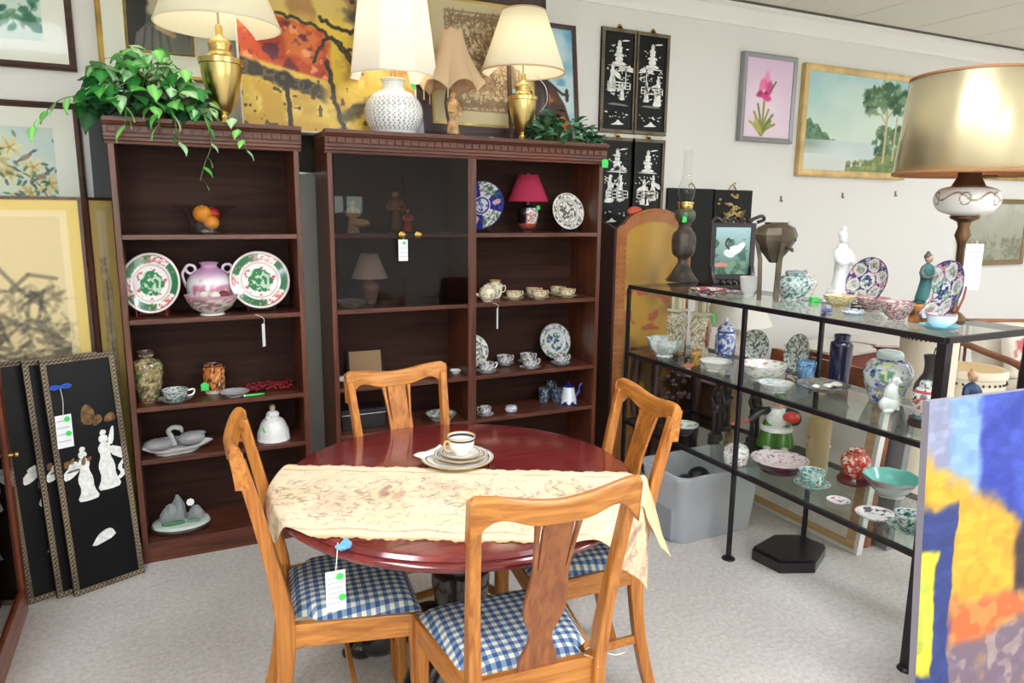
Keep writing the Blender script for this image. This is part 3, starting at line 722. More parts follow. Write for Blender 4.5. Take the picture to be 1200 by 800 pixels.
def engraving(c):
    c.fill((196, 178, 146)); c.mix(c.n(5, 2)*.3, (214, 198, 166))
    a = c.a
    for k, q in ((.14, .92), (.2, .86)): c.line([(k*a, k*.8), ((1-k)*a, k*.8), ((1-k)*a, 1-k*.6), (k*a, 1-k*.6), (k*a, k*.8)], .012, (140, 116, 92), .8)
    c.poly([(.24*a, .24), (.76*a, .24), (.76*a, .8), (.24*a, .8)], (176, 150, 118))
    c.scrib(420, (.27*a, .73*a, .27, .77), .09, .008, [(104, 74, 58), (130, 98, 76), (150, 120, 92), (206, 188, 158)], .8, 1.2)
    c.scrib(220, (.15*a, .85*a, .14, .2), .05, .006, [(130, 104, 80)], .7, 1.2); c.scrib(160, (.15*a, .85*a, .82, .9), .05, .006, [(130, 104, 80)], .7, 1.2)
    c.scrib(110, (.15*a, .22*a, .2, .86), .05, .006, [(130, 104, 80)], .7, 1.2); c.scrib(110, (.78*a, .85*a, .2, .86), .05, .006, [(130, 104, 80)], .7, 1.2)
def skypic(c):
    c.vgrad((176, 196, 198), (86, 150, 190)); c.mix(sstep(.5, .7, c.n(3, 4))*.8, (200, 214, 214)); c.mix(sstep(.55, .7, c.n(4, 11))*(c.y > .5)*.6, (60, 128, 176))
    a = c.a
    c.poly([(-.1, 0), (-.1, .35), (.10*a, .42), (.22*a, .5), (.38*a, .55), (.55*a, .55), (.70*a, .47), (.84*a, .34), (.94*a, .16), (.96*a, 0)], (66, 44, 38))
    c.mix((c.c[..., 2] < 60)*sstep(.4, .65, c.n(7, 5))*.6, (98, 64, 46))
    c.ell(.48*a, .36, .09, .05, (216, 120, 44), .95, .2, .3, .5); c.ell(.52*a, .4, .05, .03, (238, 170, 90), .8, .2, .4); c.ell(.78*a, .17, .06, .07, (206, 104, 44), .95, .5, .3, .5)
    c.ell(.3*a, .58, .07, .06, (196, 160, 140), .6, 0, .5); c.line([(.6*a, .52), (.8*a, .43), (.9*a, .42)], .02, (60, 50, 50)); c.line([(.88*a, .46), (.88*a, .38)], .03, (60, 50, 50))
def iris(c):
    c.vgrad((232, 210, 224), (222, 192, 216)); c.ell(.3, .4, .3, .3, (240, 222, 232), .6, 0, .6)
    bx, by = .27*c.a/.62, .22
    for k_ in range(14): c.line([(.30+.02*(k_ % 3), .03), (.16+.024*k_, .16+.10*((k_*7) % 5)/5)], .014, [(150, 148, 64), (112, 128, 64), (186, 170, 84)][k_ % 3], .8)
    for k, (dx, dy) in enumerate(((-.15, .26), (-.09, .36), (.02, .38), (.1, .3), (.18, .24), (-.22, .14), (.22, .12), (.15, .16), (-.12, .18))):
        c.line([(.32, .06), (.32+dx*.5, .06+dy*.6), (.32+dx, .06+dy)], .03, [(150, 148, 64), (112, 128, 64), (186, 170, 84)][k % 3], .9)
    c.line([(.33, .1), (.33, .46)], .018, (120, 136, 70))
    for x, y, rx, ry, rot, col in ((.36, .68, .06, .10, .2, (224, 92, 150)), (.29, .66, .055, .09, -.3, (232, 120, 168)), (.42, .64, .05, .09, -.2, (208, 72, 136)), (.37, .77, .04, .07, .1, (238, 140, 180)), (.3, .54, .11, .035, .15, (200, 50, 110)), (.37, .51, .08, .04, -.2, (214, 70, 130)), (.25, .56, .05, .03, .4, (180, 40, 100)), (.36, .57, .03, .03, 0, (150, 40, 90))):
        c.ell(x, y, rx, ry, col, .92, rot, .3, .4)
    c.line([(.44, .6), (.52, .72)], .02, (110, 100, 80))
def landscape(c):
    c.vgrad((232, 234, 204), (160, 200, 206)); c.mix(sstep(.45, .7, c.n(2, 4))*.5, (220, 230, 214)); a = c.a; X = c.x/a; n = c.n(14, 3)-.5; n2 = c.n(30, 12)
    top = .50-.22*sstep(.0, .34, X)-.05*sstep(.3, .62, X)+.05*n+.04*np.abs(np.sin(X*38))*(X < .5)
    m = (c.y < top)*(c.y > .30)*(X < .68); c.mix(m*1., (104, 138, 108)); c.mix(m*sstep(.45, .6, n2)*.8, (74, 108, 82)); c.mix(m*sstep(.55, .65, c.n(18, 9))*.7, (134, 160, 122))
    c.mix((c.y < .315), (200, 212, 212)); c.mix((c.y < .315)*(c.y > .17)*sstep(.34, .0, X)*.65, (122, 146, 126)); c.mix((c.y < .315)*sstep(.4, .6, c.n(3, 8, 3, .3))*.5, (222, 226, 220)); c.mix((c.y < .12)*.4, (214, 210, 196))
    for i in range(60): c.ell((.70+.30*c.rnd.random())*a, .14+.36*c.rnd.random(), .05, .04, c.rnd.choice([(76, 106, 74), (98, 128, 88), (60, 88, 64), (120, 146, 104)]), .85, 0, .4, .8)
    c.poly([(.42*a, .02), (.50*a, .06), (.58*a, .06), (.66*a, .10), (.72*a, .18), (1.*a, .2), (1.*a, 0), (.42*a, 0)], (126, 140, 84))
    for i in range(40): c.ell((.42+.55*c.rnd.random())*a, .02+.10*c.rnd.random(), .035, .02, c.rnd.choice([(96, 116, 66), (150, 160, 104), (110, 128, 78), (170, 160, 110)]), .8, 0, .4, .6)
    for P, w in (([(.80*a, .12), (.805*a, .4), (.80*a, .66)], .030), ([(.80*a, .52), (.74*a, .62), (.69*a, .64)], .014), ([(.80*a, .58), (.86*a, .68)], .016), ([(.90*a, .15), (.91*a, .6)], .022)): c.line(P, w, (190, 176, 138))
    for i in range(80):
        t = c.rnd.random(); x, y = (.56+.42*t)*a, .70+.26*c.rnd.random()-abs(t-.6)*.15
        c.ell(x, y, .055, .04, c.rnd.choice([(66, 98, 68), (86, 120, 82), (52, 82, 60), (110, 140, 98), (128, 156, 112)]), .85, c.rnd.uniform(0, 1), .4, .9)
def greypic(c):
    c.vgrad((140, 140, 120), (190, 190, 180)); c.mix(sstep(.4, .7, c.n(4, 4))*.7, (164, 164, 140)); c.mix((c.y < .4)*sstep(.45, .7, c.n(7, 8))*.7, (120, 118, 96)); c.scrib(60, (0, c.a, .05, .4), .08, .012, [(176, 176, 160), (108, 104, 84)], .6)

Y0 = WALL_Y
# --- hung on the back wall, from the left
x0, x1, z0, z1 = box_at((-60, -40), (91, 85), Y0); picture('framed_picture', 'framed watercolour of green leaves and a yellow bloom, topmost at the left', 'picture', wallpos(x1-.66, x1, z0), .66, .78, .026, .03, FR_brown, flowers1, 120, mat=.085, glazed=True)
x0, x1, z0, z1 = box_at((-60, 113), (103, 233), Y0); picture('framed_picture', 'framed watercolour of birds among yellow lilies, hung above the tan folding screen', 'picture', wallpos(x1-.64, x1, z1-.70), .64, .70, .026, .03, FR_brown, flowers2, 130, mat=.08, glazed=True)
a = aty(118, 88, Y0); picture('framed_picture', 'dark portrait print in a wide white mat and thin gold frame behind the ivy', 'picture', (a.x+.245, Y0-.001, a.z), .49, .62, .022, .03, FR_gold, portrait, 130, mat=.09, matm=M_mat, liner=FR_gold, glazed=True)
x0, x1, z0, z1 = box_at((868, 64), (920, 168), Y0); picture('framed_picture', 'small painting of a pink iris in a narrow grey frame', 'picture', wallpos(x0, x0+.46, z0-.005), .46, .55, .03, .045, FR_grey, iris, 150, art=M_canvas)
x0, x1, z0, z1 = box_at((940, 74), (1056, 211), Y0); picture('framed_picture', 'lake landscape painting with a tall tree in a light gold frame', 'picture', (x0+.545, Y0-.001, z0), 1.09, z1-z0, .045, .04, FR_paleg, landscape, 160, art=M_canvas)
x0, x1, z0, z1 = box_at((1128, 232), (1192, 309), Y0); picture('framed_picture', 'faded grey landscape in a bronze frame behind the drum-shaded lamp', 'picture', (x0+.44, Y0-.001, z0), .88, z1-z0, .04, .03, plain('frame_bronze', (140, 116, 78), .4, .4), greypic, 100)
a = aty(1155, 210, Y0); picture('framed_picture', 'picture in a gold frame mostly hidden by the gold drum lamp shade', 'picture', (a.x+.36, Y0-.001, a.z), .8, .62, .045, .03, FR_gold, greypic, 60)

# --- leaning on top of the bookcases
def lean(q_bl, q_br, top_z, Yb, tilt):     # bottom corners in the photo on a plane y = Yb standing on the case top
    a, b = aty(*q_bl, Yb), aty(*q_br, Yb); return ((a.x+b.x)/2, Yb, CT), b.x-a.x
P, w = lean((283, 145), (489, 158), 0, 3.51, 7)
r = picture('abstract_painting', 'large yellow and red abstract painting with black cracks behind the white table lamp', 'painting', P, w, .80, .008, .03, plain('white_edge', (226, 220, 212), .5), abstract, 260, art=painted('p_impasto', .4, bump=.6, bscale=60), tilt=8)
P, w = lean((490, 157), (640, 160), 0, 3.52, 7)
picture('framed_print', 'beige engraving in a wide dark frame with a gold inner edge, on the bookcase', 'picture', P, w+.02, .78, .082, .035, FR_dark, engraving, 200, mat=.012, matm=FR_gold, tilt=6, glazed=True)
P, w = lean((598, 152), (705, 157), 0, 3.505, 7)
picture('framed_picture', 'painting of blue sky over a dark mound with orange patches, in a brown wooden frame', 'picture', (2.075-.21, 3.51, CT), .42, aty(702, 33, 3.55).z-CT, .024, .03, FR_brown, skypic, 150, art=M_canvas, tilt=7)

# --- black lacquer panels with mother-of-pearl inlay
M_lac = plain('black_lacquer', (12, 11, 14), .42, spec=.25); M_pearl = plain('mother_of_pearl', (238, 236, 232), .35, coat=.3, var=.06, vscale=60)
M_lacfr = painted('p_lacquer_frame', .5, spec=.25); M_gilt = plain('gilt_paint', (112, 80, 40), .6, .1, var=.3, vscale=40)
def disc(cx, cz, r, n=10): return [(cx+r*cos(2*pi*i/n), cz+r*sin(2*pi*i/n)) for i in range(n)]
def chaikin(p):
    return [q for i in range(len(p)) for q in ((p[i][0]*.78+p[(i+1) % len(p)][0]*.22, p[i][1]*.78+p[(i+1) % len(p)][1]*.22), (p[i][0]*.22+p[(i+1) % len(p)][0]*.78, p[i][1]*.22+p[(i+1) % len(p)][1]*.78))]
def inlay(nm, polys, root, y, mat=None, d=.0025):
    m = MB()
    for p in polys: m.prism(chaikin(p), d, 'Y', y-d)
    return m.build(nm, mat or M_pearl, root, smooth=False)
def fig_robe(x, z, h, lean_=0.0, arm=1):
    s = h
    return [[(x-.20*s, z), (x, z-.02*s), (x+.20*s, z+.01*s), (x+.12*s+lean_*s, z+.22*s), (x+.13*s+lean_*s, z+.40*s), (x+.07*s+lean_*s, z+.58*s), (x+.11*s+lean_*s, z+.70*s), (x+.05*s+lean_*s, z+.80*s), (x-.05*s+lean_*s, z+.80*s), (x-.11*s+lean_*s, z+.70*s), (x-.07*s+lean_*s, z+.58*s), (x-.14*s+lean_*s, z+.4*s), (x-.10*s, z+.2*s)],
            [(x+arm*.08*s+lean_*s, z+.74*s), (x+arm*.34*s+lean_*s, z+.62*s), (x+arm*.36*s+lean_*s, z+.44*s), (x+arm*.24*s+lean_*s, z+.46*s), (x+arm*.08*s+lean_*s, z+.58*s)][::arm],
            disc(x+lean_*s, z+.86*s, .075*s), [(x-.05*s+lean_*s, z+.93*s), (x+.05*s+lean_*s, z+.93*s), (x+.06*s+lean_*s, z+1.0*s), (x-.02*s+lean_*s, z+1.02*s)]]
def pagoda(x, z, w):
    P = []
    for k, (s, dz) in enumerate(((1, 0), (.72, .42), (.45, .80))):
        P.append([(x-.5*w*s, z+dz*w), (x+.5*w*s, z+dz*w), (x+.3*w*s, z+dz*w+.16*w), (x-.3*w*s, z+dz*w+.16*w)])
        P.append([(x-.24*w*s, z+dz*w+.17*w), (x+.24*w*s, z+dz*w+.17*w), (x+.22*w*s, z+dz*w+.41*w), (x-.22*w*s, z+dz*w+.41*w)])
    P.append(disc(x, z+1.18*w, .07*w, 6)); P.append([(x-.75*w, z-.06*w), (x+.75*w, z-.1*w), (x+.5*w, z-.02*w), (x-.5*w, z-.02*w)]); return P
def palm(x, z, h):
    P = [[(x-.02*h, z), (x+.03*h, z), (x+.02*h, z+.7*h), (x-.01*h, z+.7*h)]]
    for k in range(7):
        a = pi*k/6; dx, dz = cos(a)*.45*h, sin(a)*.25*h; P.append([(x, z+.7*h), (x+dx*.6+dz*.1, z+.74*h+dz), (x+dx, z+.66*h+dz*.7), (x+dx*.55, z+.66*h+dz*.6)])
    return P
def rocks(x, z, w): return [[(x-.5*w, z), (x+.5*w, z+.04*w), (x+.2*w, z+.16*w), (x+.05*w, z+.32*w), (x-.1*w, z+.14*w)]]
def rail_(x0, x1, z, h):
    P = [[(x0, z+k*h/2), (x1, z+k*h/2), (x1, z+k*h/2+.006), (x0, z+k*h/2+.006)] for k in (0, 1, 2)]; n = max(2, int((x1-x0)/.035))
    return P + [[(x0+(x1-x0)*i/n, z), (x0+(x1-x0)*i/n+.006, z), (x0+(x1-x0)*i/n+.006, z+h), (x0+(x1-x0)*i/n, z+h)] for i in range(n+1)]
def lacquer(label, P, w, h, rz, tilt, design, group=None, fwid=.02, hook=False):
    r = thing('lacquer_panel', label, 'wall panel', P, rot=(-radians(tilt), 0, rz), group=group)
    MB().b2(-w/2+.004, w/2-.004, -.014, -.001, .004, h-.004).build('panel', M_lac, r, smooth=False)
    # frame with painted diaper pattern
    m = MB(); n = 40
    def bar(x0, x1, z0, z1):
        nx, nz = max(2, int((x1-x0)/.004)), max(2, int((z1-z0)/.004))
        X, Z = np.meshgrid(np.linspace(x0, x1, nx), np.linspace(z0, z1, nz)); V = np.stack([X, X*0-.0205, Z], -1)
        k = np.sin(X*2*pi/.016)*np.sin(Z*2*pi/.016); c = np.where((k > .15)[..., None], (158, 140, 112), (66, 54, 48)); m.grid(V, lin(c))
        m.b2(x0, x1, -.020, 0, z0, z1, lin((34, 27, 28)))
    bar(-w/2, w/2, 0, fwid); bar(-w/2, w/2, h-fwid, h); bar(-w/2, -w/2+fwid, fwid, h-fwid); bar(w/2-fwid, w/2, fwid, h-fwid)
    m.build('frame', M_lacfr, r, smooth=False)
    if hook:
        MB().prism(disc(0, h+.012, .014, 12)+[], .003, 'Y', -.012).prism([(-.03, h), (.03, h), (.014, h+.012), (-.014, h+.012)], .003, 'Y', -.012).build('hanger', BR, r, smooth=False)
    for nm, polys, mt in design: inlay(nm, polys, r, -.014, mt)
    return r
G_ = 'mother-of-pearl lacquer panels on the wall'
def d_up(k):
    w = .2
    D = [('inlay_pagoda', pagoda(.0, .385, .11), None), ('inlay_cloud', [[(.01, .515), (.06, .52), (.075, .527), (.03, .526)]], None)]
    if k == 0: D += [('inlay_figure', fig_robe(-.045, .235, .16, .02, 1), None), ('inlay_figure', fig_robe(.03, .19, .10, -.02, -1), None), ('inlay_tree', palm(.05, .25, .15), None), ('inlay_fence', rail_(-.075, .08, .25, .035), None)]
    else: D += [('inlay_figure', fig_robe(-.035, .19, .12, .0, 1), None), ('inlay_figure', fig_robe(.045, .17, .17, .02, -1), None), ('inlay_tree', palm(-.04, .26, .14), None), ('inlay_fence', rail_(-.075, .08, .235, .035), None)]
    D += [('inlay_ground', [[(-.08, .16), (.08, .155), (.06, .165), (-.04, .172)]], plain('pearl_grey', (120, 118, 124), .4)), ('inlay_rock', rocks(0, .045, .11), None), bits(k+3, [(-.085, .085, .30, .37, 26), (-.08, .08, .20, .27, 16), (-.08, .08, .08, .12, 10), (-.07, .07, .44, .5, 8)])]
    return D
def bits(seed, boxes):
    R_ = random.Random(seed); P = []
    for x0, x1, z0, z1, n in boxes:
        for i in range(n):
            x, z, a_, l = R_.uniform(x0, x1), R_.uniform(z0, z1), R_.uniform(0, 3.1), R_.uniform(.007, .014); dx, dz = l*cos(a_), l*sin(a_)*.6
            P.append([(x-dx, z-dz), (x+dz*.35, z-dx*.35), (x+dx, z+dz), (x-dz*.35, z+dx*.35)])
    return ('inlay_foliage', P, None)
def d_lo(k):
    D = [('inlay_pagoda', pagoda(0, .385, .105), None), ('inlay_cloud', [[(.01, .505), (.06, .512), (.075, .519), (.03, .517)]], None)]
    if k == 0: D += [('inlay_figure', fig_robe(-.05, .20, .16, .015, 1), None), ('inlay_figure', fig_robe(.03, .21, .15, .0, -1), None), ('inlay_tree', palm(.02, .30, .13), None)]
    else: D += [('inlay_figure', fig_robe(-.025, .19, .15, .02, -1), None), ('inlay_figure', fig_robe(.045, .215, .15, .0, 1), None), ('inlay_figure', fig_robe(.0, .185, .11, .0, 1), None)]
    return D + [('inlay_fence', rail_(-.075, .08, .225, .04), None), ('inlay_rock', rocks(-.03, .08, .09), None), bits(k+9, [(-.085, .085, .31, .36, 26), (-.08, .08, .20, .28, 16), (-.08, .08, .12, .15, 8), (-.07, .07, .43, .49, 8)])]
for k, (q0, q1, nm) in enumerate((((704, 38), (746, 158), 'upper'), ((744, 43), (782, 160), 'upper'), ((702, 166), (740, 275), 'lower'), ((739, 168), (777, 275), 'lower'))):
    x0, x1, z0, z1 = box_at(q0, q1, Y0); z1 = 2.545 if k < 2 else 1.935; h = .585 if k < 2 else .58
    lab = ['upper left black lacquer panel with pearl figures, beside the sky painting', 'upper right black lacquer panel with pearl figures near the iris painting', 'lower left black lacquer panel with pearl figures, partly behind the bookcase edge', 'lower right black lacquer panel with pearl figures above the leather screen'][k]
    lacquer(lab, (x0+.122, Y0-.001, z1-h), .245, h, 0, 0, (d_up(k) if k < 2 else d_lo(k-2)), G_, hook=True)
# two plain black lacquer panels, partly hidden behind the oil lamp
for k, (q0, q1) in enumerate((((780, 220), (832, 300)), ((833, 222), (875, 300)))):
    x0, x1, z0, z1 = box_at(q0, q1, Y0)
    lab = ['black lacquer wall panel behind the leather screen and oil lamp', 'black lacquer wall panel with a gilt tree behind the swan picture stand'][k]
    r = thing('lacquer_panel', lab, 'wall panel', ((x0+x1)/2, Y0-.001, 1.02))
    MB().b2(-(x1-x0)/2+.004, (x1-x0)/2-.004, -.02, 0, 0, z1-1.02).build('panel', M_lac, r, smooth=False, bevel=.003)
    MB().tube([(-.03, -.01, z1-1.02), (-.02, -.01, z1-1.0), (0, -.01, z1-.985), (.02, -.01, z1-1.0), (.03, -.01, z1-1.02)], .004, 6).build('hanger', BR, r)
    if k == 1:
        m = MB(); R = random.Random(4)
        for a, b in (((-.03, .05), (.02, .36)), ((.02, .36), (-.08, .48)), ((.02, .36), (.10, .50)), ((.0, .25), (.10, .33))): m.tube([(a[0], -.028, a[1]), (b[0], -.028, b[1])], .009, 6)
        m.build('gilt_tree', M_gilt, r)
        m = MB()
        for i in range(80):
            x, z = R.gauss(0, .06), R.gauss(.46, .06); m.ell((x, -.026, z), (.013, .005, .008), 7, 4)
        m.build('gilt_foliage', plain('gilt_pale', (168, 140, 84), .5, .2, var=.25, vscale=30), r)

# ================================================================== LEFT END: SCREENS, PANELS, CABINET
def ink_land(c, k):
    c.fill((216, 196, 150)); c.mix(.6*c.n(2.5, 3, 3), (226, 204, 156)); c.mix(.35*sstep(.5, .7, c.n(5, 8)), (196, 170, 120))
    a = c.a; g = [(92, 86, 74), (120, 110, 90), (70, 66, 60), (140, 126, 100)]
    if k == 0:
        for P in ([(.05*a, .3), (.15*a, .45), (.26*a, .52), (.36*a, .62), (.42*a, .6), (.55*a, .5), (.7*a, .42)], [(.3*a, .35), (.36*a, .5), (.4*a, .6)], [(.5*a, .5), (.62*a, .56), (.8*a, .54)]): c.line([(x_, y_*.62+.46) for x_, y_ in P], .004, (110, 100, 84), .7)
        for cx, cy, s, m in ((.44, .42, .13, 16), (.32, .3, .12, 18), (.72, .33, .12, 18), (.7, .52, .07, 12), (.2, .25, .14, 22), (.8, .12, .15, 30), (.35, .12, .15, 26), (.55, .2, .12, 18), (.88, .25, .06, 10)):
            cy = cy*.55+.46
            for i in range(m): c.ell(c.rnd.gauss(cx*a, s*.35), c.rnd.gauss(cy, s*.14), (.016), .006, c.rnd.choice(g), .6, c.rnd.uniform(-.8, .8), .5, .5)
            c.scrib(14, ((cx-.15)*a, (cx+.15)*a, cy-.05, cy+.04), .07, .002, g, .45)
        c.scrib(190, (0, a, .02, .72), .08, .003, g, .5, .4)
        for x, y in ((.46, .52), (.5, .52)): c.line([(x*a, y-.04), (x*a, y+.05)], .006, (90, 80, 66), .8)
        for i in range(12): c.line([(.11*a+.0*i, .92-.010*i), (.11*a+.006*(i % 2), .915-.010*i)], .006, (80, 74, 64), .8)
    else:
        c.mix(.45*sstep(.4, .6, c.n(3, 5)), (170, 146, 108))
        for cx, cy, s, m in ((.3, .82, .1, 10), (.55, .74, .12, 22), (.5, .66, .1, 16), (.6, .58, .14, 30), (.4, .52, .12, 24)):
            for i in range(m): c.ell(c.rnd.gauss(cx*a, s*.3), c.rnd.gauss(cy, s*.13), (.014), .006, c.rnd.choice(g), .55, c.rnd.uniform(-.8, .8), .5, .5)
        c.scrib(150, (0, a, .02, .76), .1, .004, g, .6, .4)
    e = np.minimum(np.minimum(c.x, a-c.x), np.minimum(c.y, 1-c.y)*1.0); c.mix(sstep(.034, .024, e), (222, 194, 116)); c.mix(((e > .03)*(e < .045))*.6, (236, 216, 172))
M_silk = painted('p_silk', .8, bump=.15, bscale=500)
M_scf = wood('screen_frame', (60, 34, 26), (92, 56, 40), 'Z', rough=.4)
sc = thing('folding_screen', 'tan folding screen painted with an ink landscape at the left end of the wall', 'screen', (0, 0, 0))
hx, hy = -.285, 3.36
for k, (ax, ay, bx, by) in enumerate(((-.80, 3.28, hx-.004, hy), (hx+.004, hy, -.19, 3.49))):
    w = sqrt((bx-ax)**2+(by-ay)**2); an = atan2(by-ay, bx-ax); h = 1.535
    p = bpy.data.objects.new('screen_leaf', None); COL.objects.link(p); p.parent = sc; p.location = ((ax+bx)/2, (ay+by)/2, 0); p.rotation_euler = (0, 0, an)
    c = Cv(w-.02, h-.04, 300); ink_land(c, k); q = c.mesh('painted_silk', M_silk, p, y=-.011); q.location = (0, 0, h/2+.01)
    m = MB(); f = .012
    for x0, x1, z0, z1 in ((-w/2, -w/2+f, 0, h), (w/2-f, w/2, 0, h), (-w/2+f, w/2-f, 0, .05), (-w/2+f, w/2-f, h-f, h)): m.b2(x0, x1, -.016, .006, z0, z1)
    m.build('leaf_frame', M_scf, p, smooth=False); MB().b2(-w/2+f, w/2-f, -.0105, .004, .05, h-f).build('leaf_back', M_scf, p, smooth=False)
# three lacquer panels with raised pearl ladies, leaning one behind the other
mt_gilt = [('gilt_rock', [[(-.02, .66), (.02, .65), (.035, .70), (.01, .74), (-.015, .72)], [(.02, .64), (.06, .66), (.05, .69), (.02, .68)], [(.06, .65), (.11, .655), (.1, .69), (.07, .68)]], M_gilt),
           ('gilt_plant', [[(-.1+.02*i, .50+.012*(i % 3)), (-.085+.02*i, .50+.012*(i % 3)), (-.08+.02*i, .53+.01*(i % 2)), (-.1+.02*i, .525)] for i in range(5)] + [[(-.095, .48), (-.04, .485), (-.05, .492), (-.09, .49)]], M_gilt)]
def ladies(x0, z0): return [('inlay_lady', fig_robe(x0-.03, z0, .21, -.01, -1) + [[(x0-.09, z0+.15), (x0-.055, z0+.165), (x0-.05, z0+.14), (x0-.085, z0+.13)]], None), ('inlay_lady', fig_robe(x0+.05, z0+.025, .235, .0, 1) + [[(x0+.06, z0+.2), (x0+.085, z0+.27), (x0+.095, z0+.27), (x0+.085, z0+.2)]], None),
    ('inlay_ribbon', [[(x0+.09, z0+.05), (x0+.12, z0+.07), (x0+.1, z0+.1), (x0+.13, z0+.13), (x0+.12, z0+.14), (x0+.085, z0+.1), (x0+.1, z0+.075), (x0+.08, z0+.06)]], None)]
boat = [('inlay_boat', [[(-.05, .165), (.05, .19), (.035, .225), (.01, .225), (-.02, .21)]], None)]
an = radians(24)
for k, (bx, by, lab) in enumerate(((-.296, 3.125, 'front black lacquer panel with two raised pearl ladies and a white price tag'), (-.354, 3.137, 'middle black lacquer panel of the leaning three, mostly hidden by the front one'), (-.449, 3.133, 'rearmost black lacquer panel of the leaning three, beside the red-brown cabinet'))):
    D = ladies(0.0, .36) + mt_gilt + boat
    if k == 2: D = ladies(.02, .36) + [('inlay_crane', [[(.0, .64), (.09, .66), (.1, .70), (.03, .72), (-.02, .68)], [(.03, .56), (.036, .56), (.036, .65), (.03, .65)], [(.06, .56), (.066, .56), (.066, .65), (.06, .65)], [(0, .54), (.1, .56), (.09, .575), (0, .56)]], None)] + boat
    lacquer(lab, (bx, by, 0), .262, .93, an if k == 0 else an+.0, 7.5, D, 'lacquer panels leaning at the left', fwid=.02)
# china cabinet at the left edge: seen end-on, glass door
M_cab = wood('cabinet_wood', (104, 46, 28), (146, 74, 46), 'Z', rough=.3, coat=.3); M_cabx = wood('cabinet_wood_rail', (104, 46, 28), (146, 74, 46), 'Y', rough=.3, coat=.3)
cb = thing('display_cabinet', 'red-brown wooden cabinet with a glass door, cut off by the left edge', 'cabinet', (-.76, 2.66, 0))
fx = .205
MB().b2(-fx, fx, -.39, .36, 0, .06).build('cabinet_base', M_cabx, cb, smooth=False, bevel=.004)
MB().b2(-fx, fx-.02, -.39, -.37, .06, 1.05).build('side_panel', M_cab, cb, smooth=False); MB().b2(-fx, fx-.02, .34, .36, .06, 1.05).build('side_panel', M_cab, cb, smooth=False)
MB().b2(-fx, -fx+.015, -.37, .34, .06, 1.05).build('back_panel', M_cab, cb, smooth=False); MB().b2(-fx, fx, -.39, .36, 1.05, 1.075).build('cabinet_top', M_cabx, cb, smooth=False, bevel=.004)
MB().b2(-fx+.02, fx-.03, -.365, .335, .52, .535).build('shelf', M_cabx, cb, smooth=False)
m = MB()
for a, b, c_, d in ((-.39, -.34, .062, 1.048), (.31, .36, .062, 1.048), (-.34, .31, .062, .112), (-.34, .31, .998, 1.048)): m.b2(fx-.02, fx+.002, a, b, c_, d)
dr = m.build('door', M_cab, cb, smooth=False, bevel=.003)
MB().b2(fx-.012, fx-.008, -.34, .31, .112, .998).build('door_pane', glass('cab_glass', (190, 190, 180), 1.5, .02, 1.2), dr, smooth=False)
MB().lathe([(0, 0), (.008, 0), (.006, .012), (.011, .02), (.009, .028), (0, .03)], 14).build('door_knob', BR, dr, loc=(fx+.002, .335, .62), rot=(0, pi/2, 0))

# ================================================================== LAMPS AND PLANTS ON THE BOOKCASES
M_brass = plain('lamp_brass', (214, 188, 122), .27, 1.0, var=.08, vscale=5)
M_shw = shade_mat('shade_white', (252, 248, 240), .35); M_shc = shade_mat('shade_cream', (252, 247, 228), .4); M_shb = shade_mat('shade_beige', (232, 204, 166), .35)
M_wire = plain('steel_wire', (170, 160, 140), .35, 1.0)
def shade(root, r0, r1, h, z, mat, n=64, pleat=0.0, npl=60, th0=0.0, smooth=True, trim=None, lit=0.0):
    rf = (lambda th, zz: 1+pleat*np.cos(npl*th)) if pleat else None
    m = MB(); P = [(r0, z), (r0*.99+.01*r1, z+h*.02), (r1+(r0-r1)*.5, z+h*.5), (r1, z+h)]
    if n < 16: m.lathe(P, n, None, rf, th0)
    else: m.lathe(P, n if not pleat else npl*4, None, rf)
    m.f = [f for f in m.f if len(f) == 4 ]
    s = m.build('lamp_shade', mat, root, smooth=smooth, solid=.003)
    if trim:
        k = 64 if n > 16 else n
        for r, zz in ((r0, z), (r1, z+h)):
            t = MB(); t.tube([((r+.001)*cos(th0+2*pi*i/k), (r+.001)*sin(th0+2*pi*i/k), zz) for i in range(k+1)], .004, 6); t.build('shade_trim', trim, s)
    sp = MB()
    for a in (0, 2*pi/3, 4*pi/3): sp.tube([(0, 0, z+h*.9), (r1*.99*cos(a), r1*.99*sin(a), z+h*.97)], .002, 6)
    sp.tube([(0, 0, z-.05), (0, 0, z+h*.97)], .004, 8); sp.ell((0, 0, z+h*.99), (.008, .008, .014))
    sp.build('harp', M_wire, root)
    if lit:                                                    # a burning bulb inside the shade
        MB().ell((0, 0, z+h*.42), (.03, .03, .04), 16, 10).build('bulb', plain('bulb_glow', (255, 244, 220), .5, emit=6), root)
        bl = bpy.data.lights.new('bulb_light', 'POINT'); bl.energy = lit; bl.color = (1.0, .98, .93); bl.shadow_soft_size = .05
        bo = bpy.data.objects.new('bulb_light', bl); COL.objects.link(bo); bo.parent = root; bo.location = (0, 0, z+h*.55)
    return s
URN = smooth_prof([(0, 0), (.062, 0), (.062, .012), (.05, .018), (.026, .03), (.022, .045), (.03, .055), (.045, .085), (.064, .14), (.078, .20), (.082, .245)], 4)
URN = np.concatenate([URN, [(.088, .247), (.088, .268), (.078, .272)], smooth_prof([(.055, .282), (.042, .30), (.046, .325), (.036, .345), (.016, .36), (.013, .40), (0, .402)], 3)])
def lamp_at(px, Y): return colx(px, Y, CT)
p = lamp_at(263, 3.37); L = thing('table_lamp', 'brass urn lamp with a wide white shade, next to the ivy on the narrow bookcase', 'lamp', p)
MB().lathe(URN*np.array([1.0, 1.0]), 40).build('urn_base', M_brass, L); shade(L, .245, .115, .33, .398, M_shc, trim=M_shc, lit=1.3)
